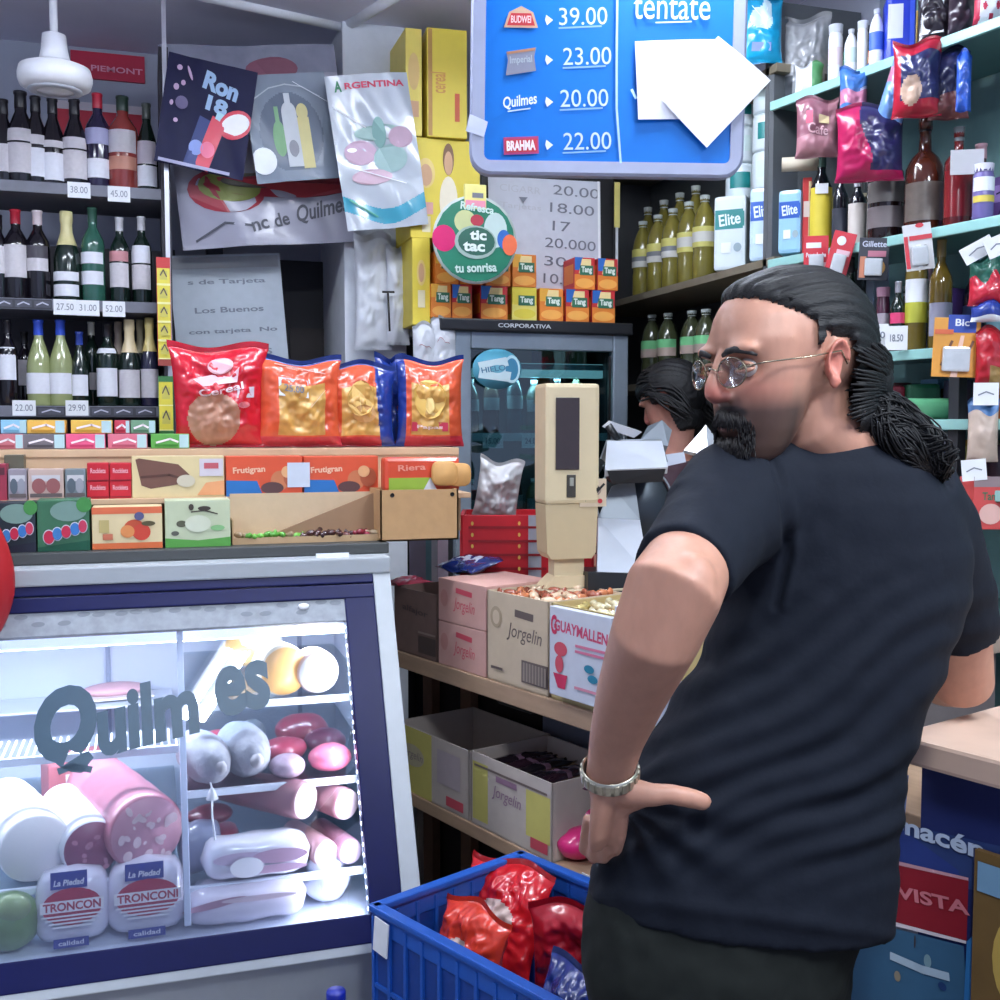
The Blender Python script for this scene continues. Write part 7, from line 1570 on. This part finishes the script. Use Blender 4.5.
# right arm, forearm resting on the counter
ez = 1.5
def qz(px, d, z): 
    r = ray(px, 500); h = r - FW * 0; p = CAM + r * d; return Vector((p.x, p.y, z))
RA = [q_(915, 505, 1.50), q_(940, 560, 1.545), q_(957, 620, 1.60), qz(966, 1.66, ZN + .060), qz(950, 1.72, ZN + .048), qz(925, 1.80, ZN + .040), qz(895, 1.90, ZN + .032), qz(880, 1.95, ZN + .030)]
body.tube(RA, [.058, .052, .047, .048, .044, .038, .030, .028], 0, 20)
hd = (RA[-1] - RA[-2]).normalized(); hl = UPW.cross(hd)
body.tube([RA[-1], RA[-1] + hd * .045, RA[-1] + hd * .085], [(.030, .016), (.038, .015), (.038, .012)], 0, 18, up=(0, 0, 1))
for k in range(4):
    o_ = RA[-1] + hd * .075 + hl * (.028 - .0185 * k) + UPW * .002
    L = [.9, 1.05, 1, .8][k]
    body.tube([o_, o_ + hd * .03 * L + UPW * .004, o_ + hd * .055 * L - UPW * .006, o_ + hd * .072 * L - UPW * .016], [.0095, .009, .0082, .005], 0, 12)
body.tube([RA[-1] + hd * .01 - hl * -.02, RA[-1] + hd * .04 + hl * .045, RA[-1] + hd * .065 + hl * .062, RA[-1] + hd * .085 + hl * .065], [.015, .013, .0115, .007], 0, 12)
# legs
PC = q_(738, 905, 1.49); hipL = PC - RT * .100; hipR = PC + RT * .062
fl_ = Vector((hipL.x, hipL.y, 0)) - RT * .05 - FH * .02; frr = Vector((hipR.x, hipR.y, 0)) + RT * .03 + FH * .05
legs = []
for hp, ft in ((hipL, fl_), (hipR, frr)):
    kn = (hp + ft) / 2 + Vector((0, 0, .04)) + FH * .02
    kn.z = .50; an = Vector((ft.x, ft.y, .09)); hp2 = Vector((hp.x, hp.y, hp.z - .03))
    legs.append((hp2, kn, an, ft))
    body.tube([hp2, (hp2 + kn) / 2, kn, (kn + an) / 2 - FH * .01, an], [.085, .072, .056, .052, .038], 0, 18)
    body.tube([an - Vector((0, 0, .05)) - FH * .04, an - Vector((0, 0, .05)) + FH * .08, an - Vector((0, 0, .06)) + FH * .17], [(.036, .034), (.042, .026), (.032, .016)], 0, 14, up=(0, 0, 1))
bme = solid(body, 'person', .0034, 8)
sculpt_head(bme, HMI, HS)
skm = skin_material((182, 134, 113), (40, 32, 32), (200, 96, 88))
man = link(bme, 'person', [skm])
tag(man, 'man in dark t-shirt with long black ponytail, hand on hip, head turned left', 'person')
# hair
def line_man(p):
    x, z = p.x, p.z
    if x > .016: h = .056 + (x - .016) * .75 - 2.8 * (x - .016) ** 2
    elif x > -.002: h = .040 + (x + .002) * .9
    elif x > -.030: h = .036
    else: h = .036 + (x + .030) * 5.2
    if .004 < x < .016 and abs(p.y) > .05: h = min(h, .006 + (x - .004))
    h = max(h, -.082)
    ear = math.hypot((x + .006) / .022, (z - .002) / .036)
    k = z - h
    if abs(p.y) > .055 and ear < 1.0: k = min(k, (ear - 1) * .03)
    return k
def th_man(p): return .006 + .010 * max(0, min(1, (-.0 - p.x) / .08)) + .004 * max(0, min(1, (p.z - .04) / .06))
hb = hair_cap(bme, HMI, line_man, th_man, HS)
# loose strands over the cap
r7 = random.Random(4)
knot = Vector((-.108, .0, -.045))
for k in range(90):
    a = r7.uniform(-1.25, 1.25)
    st = Vector((.070 * math.cos(a * .5) - .0, .062 * math.sin(a), .095 * math.cos(a) ** .5 if math.cos(a) > 0 else 0))
    pts = []
    for t in [i / 9 for i in range(10)]:
        # great-circle like sweep from the hairline back to the tie
        ang = t * 1.9
        x = .078 - (.078 + .108) * (t ** 1.05); 
        rad = math.sqrt(max(0.02, 1 - ((x + .012) / .112) ** 2)); tilt = a * (1 - .65 * t)
        y = .087 * rad * math.sin(tilt); z = .028 - .05 * t * t + (.100) * rad * math.cos(tilt)
        p = Vector((x, y, z)); w = max(0, (t - .72) / .28); p = p.lerp(knot, w ** 1.4)
        if line_man(p) > .006: pts.append(HM @ (p * HS * 1.0))
    if len(pts) > 3: hb.tube(pts, [.0006] + [.0014] * (len(pts) - 2) + [.001], HAIRM, 5)
for (x, y, z), r_ in (((-.104, .0, -.038), (.022, .030, .030)), ((-.095, .0, -.02), (.03, .06, .05))):
    t_ = MB().ell((x, y, z), r_, HAIRM, None, 24); 
    for i, v in enumerate(t_.v): t_.v[i] = HM @ (v * HS * (1 + .02 * math.sin(math.atan2(v.y, v.z) * 30)))
    hb.add(t_.v, t_.f, HAIRM, None, True)
for k in range(150):
    s = r7.choice([-1, 1, 1]); x0_ = r7.uniform(-.085, -.028); z0_ = r7.uniform(-.075, .03)
    y0_ = s * .079 * math.sqrt(max(.05, 1 - ((x0_ + .004) / .105) ** 2)) * (1 - .18 * max(0, -z0_ / .075))
    A_ = Vector((x0_, y0_, z0_)); P = []
    for i in range(8):
        t = i / 7; p = A_.lerp(knot, t); o_ = Vector((p.x + .01, p.y, 0)).normalized() * (.026 * math.sin(PI * t) + .004); P.append(HM @ ((p + o_ + Vector((0, 0, .004 * math.sin(PI * t)))) * HS))
    hb.tube(P, [.0012] + [.0024] * 6 + [.0014], HAIRM, 5)
hb.build('hair', man)
# ponytail
pt = [HM @ (knot * HS), q_(873, 402, 1.43), q_(890, 420, 1.41), q_(912, 440, 1.40), q_(930, 458, 1.40), q_(943, 478, 1.42)]
pt2 = []
for i in range(len(pt) - 1):
    for k in range(5): pt2.append(pt[i].lerp(pt[i + 1], k / 5))
pt2.append(pt[-1])
mb = MB(); wr_ = [.020, .027, .036, .036, .028, .008]
for k in range(320):
    a0 = r7.uniform(0, 2 * PI); rr = math.sqrt(r7.random()); ph = r7.uniform(0, 6); P = []; n = len(pt2); cut = r7.randint(n - 5, n)
    for i, c in enumerate(pt2[:cut]):
        t = i / (n - 1) * 5; j = min(4, int(t)); w_ = (wr_[j] * (1 - t + j) + wr_[j + 1] * (t - j)) * rr
        a = a0 + .5 * math.sin(i * .5 + ph); wv = .0045 * math.sin(i * .85 + ph)
        P.append(c + RT * (math.cos(a) * w_ + wv) + UPW * (math.sin(a) * w_ + wv * .6) + FH * (math.sin(a * 1.7) * w_ * .6))
    mb.tube(P, [.0012] + [.0015] * (len(P) - 2) + [.0005], HAIRM, 4)
mb.tube([HM @ (knot * HS) - RT * .004, HM @ (knot * HS) + RT * .010 - UPW * .008], .021, mat((10, 10, 12), .5), 14)
mb.build('ponytail', man)
# beard and brows
mb = MB()
BM_ = mat((26, 22, 24), .6, nz=.3, scale=80, bump=.3)
def strands(n, fn, L, seed, r=.0009):
    rr = random.Random(seed)
    for k in range(n):
        p, d = fn(rr); p = Vector(p); d = Vector(d).normalized(); q = p + d * L * rr.uniform(.7, 1.2) + Vector((rr.uniform(-.001, .001), rr.uniform(-.001, .001), -.001))
        mb.tube([HM @ (p * HS), HM @ ((p + q) / 2 * HS + Vector((.0006, 0, 0))), HM @ (q * HS)], [r, r, r * .4], BM_, 4)
def fm_(rr):
    y = rr.uniform(-.028, .028); z = -.0475 - rr.uniform(0, .010) - abs(y) * .25; return (.0925 - 18 * y * y, y, z), (.25, y * 18, -1)
strands(480, fm_, .014, 1)
def fg_(rr):
    y = rr.uniform(-.024, .024); z = rr.uniform(-.118, -.082); return (.0895 - 14 * y * y - max(0, -.1 - z) * .7, y, z), (.35, y * 8, -1)
strands(560, fg_, .015, 2)
def fs_(rr):
    s = rr.choice([-1, 1]); t = rr.random(); y_ = rr.uniform(.022, .036); return (.0925 - 18 * y_ * y_ * .85, s * y_, -.056 - .045 * t), (.2, s * .3, -1)
strands(260, fs_, .010, 3)
mb.build('beard', man)
mb = MB()
for s in (-1, 1):
    B = [(.0965, s * .012, .0175), (.0975, s * .022, .0215), (.0955, s * .034, .0235), (.0890, s * .046, .0205), (.0800, s * .055, .0150)]
    mb.tube([HM @ (Vector(p) * HS) for p in B], [(.0015, .003), (.002, .0042), (.002, .0042), (.0018, .0034), (.001, .0015)], BM_, 8, up=udir)
mb.build('eyebrows', man)
ew = mat((200, 196, 192), .2, nz=.03, coat=.5); ei = mat((44, 30, 24), .2, coat=.6)
for s in (-1, 1):
    mb = MB(); c = Vector((.0755, s * .031, .0015))
    mb.ell((0, 0, 0), (.0118, .0118, .0118), ew, None, 20); g = Vector((.97, .18, -.1)).normalized()
    mb.lathe([(0, .0122), (.0052, .0108), (.0058, .0098)], ei, 16, Vector((0, 0, 1)).rotation_difference(g).to_matrix().to_4x4())
    for i, v in enumerate(mb.v): mb.v[i] = HM @ ((v + c) * HS)
    mb.build('eye', man)
    lid = MB()
    for zz, a_ in ((.0075, .0145), (-.0055, .014)):
        lid.tube([HM @ ((c + Vector((.0118 * math.cos(t * .95) - .001, .0155 * math.sin(t) , zz * math.cos(t) * .9))) * HS) for t in [-1.4 + 2.8 * k / 10 for k in range(11)]], [.0012] + [.0026] * 9 + [.0012], skm, 8)
    lid.build('eyelids', man)
# glasses
gm = mat((150, 140, 120), .25, .9, nz=.02); mb = MB()
GX = .1035
for s in (-1, 1):
    C = Vector((GX, s * .033, -.004)); ring = [C + Vector((-.0 - .10 * abs(math.cos(t)) * 0 , .0215 * math.cos(t), .0180 * math.sin(t))) + Vector((-(abs(C.y + .0215 * math.cos(t) - 0) ** 2) * 3.0, 0, 0)) for t in [2 * PI * k / 28 for k in range(29)]]
    mb.tube([HM @ (p * HS) for p in ring], .0010, gm, 6, cap=False)
    mb.tube([HM @ (Vector(p) * HS) for p in ((GX - .009, s * .054, .002), (.080, s * .068, .006), (.03, s * .078, .010), (-.012, s * .083, .016), (-.022, s * .080, .000))], .0011, gm, 6)
mb.tube([HM @ (Vector(p) * HS) for p in ((GX, -.0115, -.001), (GX + .004, 0, .003), (GX, .0115, -.001))], .0010, gm, 6)
gl_o = mb.build('glasses', man)
for s in (-1, 1):
    P = [HM @ (Vector((GX - ((s * .033 + .0210 * math.cos(t)) ** 2) * 3.0, s * .033 + .0210 * math.cos(t), -.004 + .0175 * math.sin(t))) * HS) for t in [2 * PI * k / 28 for k in range(28)]]
    MB().loft([P, [p + fdir * .0012 for p in P]], glass_mat((240, 243, 246), -.04, .03), True).build('lens', gl_o)
# watch
mb = MB(); wc = q_(610, 772, 1.353); ax = (q_(607, 786, 1.362) - q_(613, 755, 1.340)).normalized()
ax = (ax + RT * .18).normalized()
u_ = (RT - ax * RT.dot(ax)).normalized(); w_ = ax.cross(u_)
stl = mat((190, 186, 170), .3, .85, nz=.25, scale=200)
n = 40; R0 = []
for z_, rr in ((-.009, .0335), (-.008, .0352), (.008, .0352), (.009, .0335), (.008, .0325), (-.008, .0325)):
    R0.append([wc + ax * z_ + u_ * rr * math.cos(2 * PI * k / n) + w_ * rr * math.sin(2 * PI * k / n) for k in range(n)])
mb.loft(R0 + [R0[0]], stl, False)
for k in range(22):
    a = 2 * PI * k / 22; c_ = wc + (u_ * math.cos(a) + w_ * math.sin(a)) * .0352
    mb.box(.0065, .0035, .013, stl, (0, 0, 0), .001, frame(c_, -u_ * math.sin(a) + w_ * math.cos(a), (u_ * math.cos(a) + w_ * math.sin(a))))
mb.build('wristwatch', man, label='silver metal band on the wrist')
# shirt
shirt = MB(); shirt.loft([ringpts(r) for r in RINGS], 0, True)
shirt.tube([q_(775, 492, 1.46), q_(738, 505, 1.41), q_(712, 532, 1.345), q_(690, 562, 1.27), q_(682, 573, 1.245)], [.092, .078, .068, .060, .060], 0, 26)
shirt.tube([q_(752, 470, 1.45), q_(722, 484, 1.40), q_(700, 515, 1.35)], [.055, .052, .050], 0, 20)
shirt.tube([q_(895, 500, 1.48), q_(922, 535, 1.52), q_(942, 585, 1.565), q_(955, 628, 1.60), q_(957, 640, 1.605)], [.085, .078, .070, .064, .063], 0, 26)
sme = solid(shirt, 'shirt', .0052, 9)
def proj(p):
    r = p - CAM; d = r.dot(FW); return 500 + r.dot(RT) / d * FOC, 500 - r.dot(UC) / d * FOC, d
nr = [Vector(n.vector) for n in sme.vertex_normals]
seam = [(762, 440), (778, 470), (786, 510), (788, 555), (776, 610)]
for i, v in enumerate(sme.vertices):
    a, b, d = proj(v.co); n = nr[i]
    h = 0
    t = a * .44 + b * .90
    win = max(0, min(1, (b - 560) / 80)) * max(0, min(1, (905 - b) / 60))
    g = noise.noise(Vector((a * .006, b * .006, 3.1)))
    h += .0036 * win * math.sin(t * .085 + 4.5 * g) * (.55 + .6 * noise.noise(Vector((a * .01, b * .01, 7))))
    h += .0022 * win * math.sin(t * .20 + 6 * g + 1)
    for k in range(len(seam) - 1):
        (x0, y0), (x1, y1) = seam[k], seam[k + 1]
        if y0 <= b < y1 and n.dot(FH) < 0:
            xs = x0 + (x1 - x0) * (b - y0) / (y1 - y0); h -= .006 * gauss(a - xs, 3.0); h += .003 * gauss(a - xs - 7, 4)
    # hand presses the cloth, folds radiate
    if b > 740: h += .004 * gauss(math.hypot(a - 690, (b - 830) * 1.2), 60) * math.sin(math.atan2(b - 800, a - 620) * 14)
    h += .0015 * noise.noise(v.co * 35)
    # soft drop at hem
    h += .004 * gauss(b - (893 + (a - 590) * .14), 6)
    v.co = v.co + n * h
shm_ = mat((14, 20, 32), .85, nz=.12, scale=120, spec=.25, bump=.05)
so = link(sme, 't_shirt', [shm_], man)
nk = [q_(r * 0 + 839 + 36 * math.cos(t), 430 + 5 * math.sin(t) - 2 * math.cos(t), 1.462 - .055 * math.sin(t)) for t in [2 * PI * k / 30 for k in range(31)] for r in [1]]
MB().tube(nk, .0065, mat((14, 19, 30), .8), 8, cap=False).build('collar', so)
# trousers, shoes
tr_ = MB()
ptm = mat((24, 28, 26), .85, nz=.2, scale=90, spec=.25)
r_last = (880, 600, 915, 882, 1.49, .122)
tr_.loft([ringpts((840, 614, 855, 885, 1.49, .118)), ringpts((880, 592, 900, 872, 1.49, .124)), ringpts((920, 584, 940, 850, 1.49, .128)), ringpts((960, 580, 975, 842, 1.49, .128)), ringpts((1010, 590, 1010, 826, 1.49, .11))], 0, True)
for hp2, kn, an, ft in legs:
    tr_.tube([hp2 + Vector((0, 0, .03)), (hp2 + kn) / 2, kn, (kn + an) / 2, an - Vector((0, 0, .05))], [.090, .088, .083, .082, .080], 0, 24)
tme = solid(tr_, 'trousers', .008, 6)
nr = [Vector(n.vector) for n in tme.vertex_normals]
for i, v in enumerate(tme.vertices):
    v.co = v.co + nr[i] * (.006 * noise.noise(Vector((v.co.x * 14, v.co.y * 14, v.co.z * 5))) + .003 * noise.noise(v.co * 40))
link(tme, 'trousers', [ptm], man)
for hp2, kn, an, ft in legs:
    sh_ = MB().tube([an - Vector((0, 0, .045)) - FH * .06, an - Vector((0, 0, .04)) + FH * .02, an - Vector((0, 0, .05)) + FH * .12, an - Vector((0, 0, .06)) + FH * .20], [(.036, .044), (.044, .048), (.048, .036), (.036, .026)], 0, 18, up=(0, 0, 1))
    link(solid(sh_, 'shoe', .006, 4), 'shoe', [mat((30, 28, 28), .5)], man)
# ------------------------------------------------------------------ the shop assistant behind the slicer
d2 = 3.50
def p2(px, py, dd=0): return PX(px, py, d=d2 + dd)
PH2 = math.radians(-35)
f2 = (-RT * math.cos(PH2) - FH * math.sin(PH2)).normalized(); f2 = (f2 * .93 - UPW * .36).normalized()
l2 = UPW.cross(f2).normalized(); u2 = f2.cross(l2)
H2 = p2(672, 402)
HM2 = Matrix(((f2.x, l2.x, u2.x, H2.x), (f2.y, l2.y, u2.y, H2.y), (f2.z, l2.z, u2.z, H2.z), (0, 0, 0, 1))); HI2 = HM2.inverted()
b2 = MB(); head_parts(b2, HM2, 1.0)
C2 = p2(676, 470)
fb2 = Vector((f2.x, f2.y, 0)).normalized(); s2 = Vector((-fb2.y, fb2.x, 0))
def ring2(z, w, dp, off=0): return [Vector((C2.x, C2.y, z)) + fb2 * (off + dp * math.cos(t)) + s2 * w * math.sin(t) for t in [2 * PI * k / 28 for k in range(28)]]
ztp2 = C2.z
RG2 = [(ztp2 + .03, .06, .055), (ztp2, .13, .075), (ztp2 - .05, .17, .095), (ztp2 - .2, .165, .11), (ztp2 - .4, .15, .10), (ztp2 - .55, .165, .11)]
b2.loft([ring2(*r) for r in RG2], 0, True)
b2.tube([H2 - u2 * .04 - f2 * .02, Vector((C2.x, C2.y, ztp2 + .06)), Vector((C2.x, C2.y, ztp2 - .02))], [.048, .05, .06], 0, 18)
for s in (-1, 1):
    sh_p = Vector((C2.x, C2.y, ztp2 - .06)) + s2 * .165 * s; el = sh_p + Vector((0, 0, -.27)) + s2 * .04 * s + fb2 * .06; wr2 = el + fb2 * .22 - s2 * .06 * s + Vector((0, 0, .05))
    b2.tube([sh_p, (sh_p + el) / 2, el, (el + wr2) / 2, wr2], [.052, .045, .040, .034, .026], 0, 16)
    hdv = (wr2 - el).normalized(); sd_ = UPW.cross(hdv).normalized()
    b2.tube([wr2, wr2 + hdv * .045, wr2 + hdv * .08], [(.026, .014), (.034, .014), (.034, .011)], 0, 14, up=(0, 0, 1))
    for k in range(4):
        o_ = wr2 + hdv * .072 + sd_ * (.026 - .0172 * k)
        b2.tube([o_, o_ + hdv * .03, o_ + hdv * .05 - UPW * .01, o_ + hdv * .062 - UPW * .022], [.009, .0085, .008, .005], 0, 8)
    b2.tube([wr2 + hdv * .01, wr2 + hdv * .035 - sd_ * .04 * s, wr2 + hdv * .06 - sd_ * .05 * s], [.013, .011, .007], 0, 8)
for s in (-1, 1):
    hp = Vector((C2.x, C2.y, ztp2 - .5)) + s2 * .085 * s
    b2.tube([hp, Vector((hp.x, hp.y, .5)), Vector((hp.x, hp.y, .08))], [.08, .058, .04], 0, 16)
    b2.tube([Vector((hp.x, hp.y, .045)) - fb2 * .03, Vector((hp.x, hp.y, .04)) + fb2 * .1, Vector((hp.x, hp.y, .03)) + fb2 * .16], [(.036, .036), (.04, .03), (.03, .018)], 0, 12, up=(0, 0, 1))
m2 = solid(b2, 'person', .005, 5); sculpt_head(m2, HI2, .95)
for dta in m2.color_attributes['tint'].data: c = dta.color; dta.color = (0, c[1], 0, 1)
sk2 = skin_material((176, 124, 108), (60, 40, 36), (170, 80, 80))
per2 = link(m2, 'person', [sk2]); tag(per2, 'shop assistant with dark wavy hair bending behind the meat slicer, mostly hidden', 'person')
def line2(p): return p.z - (.045 if p.x > .03 else (.0 if p.x > -.01 else -.11))
h2 = hair_cap(m2, HI2, line2, lambda p: .016 + .01 * max(0, -p.x / .08), .95, groove=.004)
for k in range(110):
    a = r7.uniform(-1.6, 1.6); P = []
    for i in range(9):
        t = i / 8; x = .05 - .13 * t + .02 * math.sin(k); rad = math.sqrt(max(.05, 1 - ((x + .012) / .13) ** 2))
        P.append(HM2 @ Vector((x + .008 * math.sin(t * 9 + k), .092 * rad * math.sin(a) * (1 + .12 * t), .03 - .12 * t * t + .105 * rad * math.cos(a) + .006 * math.sin(t * 8 + k * 2))))
    h2.tube(P, [.001] + [.004] * 7 + [.001], HAIRM, 5)
h2.build('hair', per2)
sv = MB(); sv.loft([ring2(z, w + .018, d_ + .018) for z, w, d_ in RG2], 0, True)
for s in (-1, 1):
    sh_p = Vector((C2.x, C2.y, ztp2 - .06)) + s2 * .165 * s; el = sh_p + Vector((0, 0, -.27)) + s2 * .04 * s + fb2 * .06
    sv.tube([sh_p - s2 * .03 * s, sh_p, (sh_p + el) / 2 + Vector((0, 0, .03))], [.062, .064, .056], 0, 18)
link(solid(sv, 'shirt', .008, 5), 'blouse', [mat((56, 34, 44), .8, nz=.15)], per2)
tv = MB(); tv.loft([ring2(z, w, d_) for z, w, d_ in ((ztp2 - .5, .172, .118), (ztp2 - .62, .19, .13), (ztp2 - .75, .18, .12))], 0, True)
for s in (-1, 1):
    hp = Vector((C2.x, C2.y, ztp2 - .62)) + s2 * .085 * s; tv.tube([hp, Vector((hp.x, hp.y, .5)), Vector((hp.x, hp.y, .06))], [.098, .078, .07], 0, 18)
link(solid(tv, 'trousers', .010, 4), 'trousers', [mat((34, 38, 54), .8)], per2)
# fluorescent fixtures on the ceiling
tubem = mat((235, 242, 255), .5, nz=0, emit=30)
def fixture(p, ang, L, lab, power):
    t = thing('ceiling_lamp', lab, 'lamp', TR(p, ang), 'fluorescent lamps on the ceiling')
    if p[2] < CEIL - .01:
        for s in (-1, 1): MB().tube([(s * L * .4, 0, -.005), (s * L * .4, 0, CEIL - p[2] - .001)], .006, WHITE, 8).build('stem', t)
    MB().box(L, .16, .05, WHITE, (0, 0, -.025), .006).build('housing', t)
    for s in (-1, 1): MB().tube([(-L / 2 + .03, s * .045, -.075), (L / 2 - .03, s * .045, -.075)], .013, tubem, 10).build('fluorescent_tube', t)
    for s in (-1, 1): MB().box(.03, .13, .045, WHITE, (s * (L / 2 - .02), 0, -.07), .004).build('lamp_holder', t)
    for s in (-1, 1):
        o = area('lamp_light', (p[0] - s * .045 * math.sin(ang), p[1] + s * .045 * math.cos(ang), p[2] - .092), (p[0], p[1], 0), L - .06, .026, power / 2, COOL); o.rotation_euler = (0, 0, ang)
    return t
def refl(px, py):
    n = CN; P = PX(px, py, pl=(CF, n)); d = (P - CAM).normalized(); r = d - 2 * d.dot(n) * n
    return P + r * ((CEIL - .075 - P.z) / r.z)
q0, q1 = refl(240, 645), refl(192, 720)
c = (q0 + q1) / 2; dv = q1 - q0; print('LAMP', q0, q1, dv.length)
fixture((c.x, c.y, CEIL), math.atan2(dv.y, dv.x), .66, 'twin-tube fluorescent lamp over the shop floor in front of the glass case', 34)
fixture((.55, 2.55, CEIL - .10), 0, 1.2, 'twin-tube fluorescent lamp above the seller side of the counter', 5)
fixture((-.95, 2.2, CEIL - .12), 0, 1.2, 'added unseen twin-tube lamp left of the ceiling fan that brightens ceiling and back wall', 16)  # added out of view to brighten the dim ceiling and back wall
fixture((1.15, 2.35, CEIL), 1.4, .9, 'twin-tube fluorescent lamp close to the right-hand shelves', 15)
fixture((1.45, .1, CEIL), PI / 2, 1.2, 'twin-tube fluorescent lamp near the shop entrance on the right', 50)
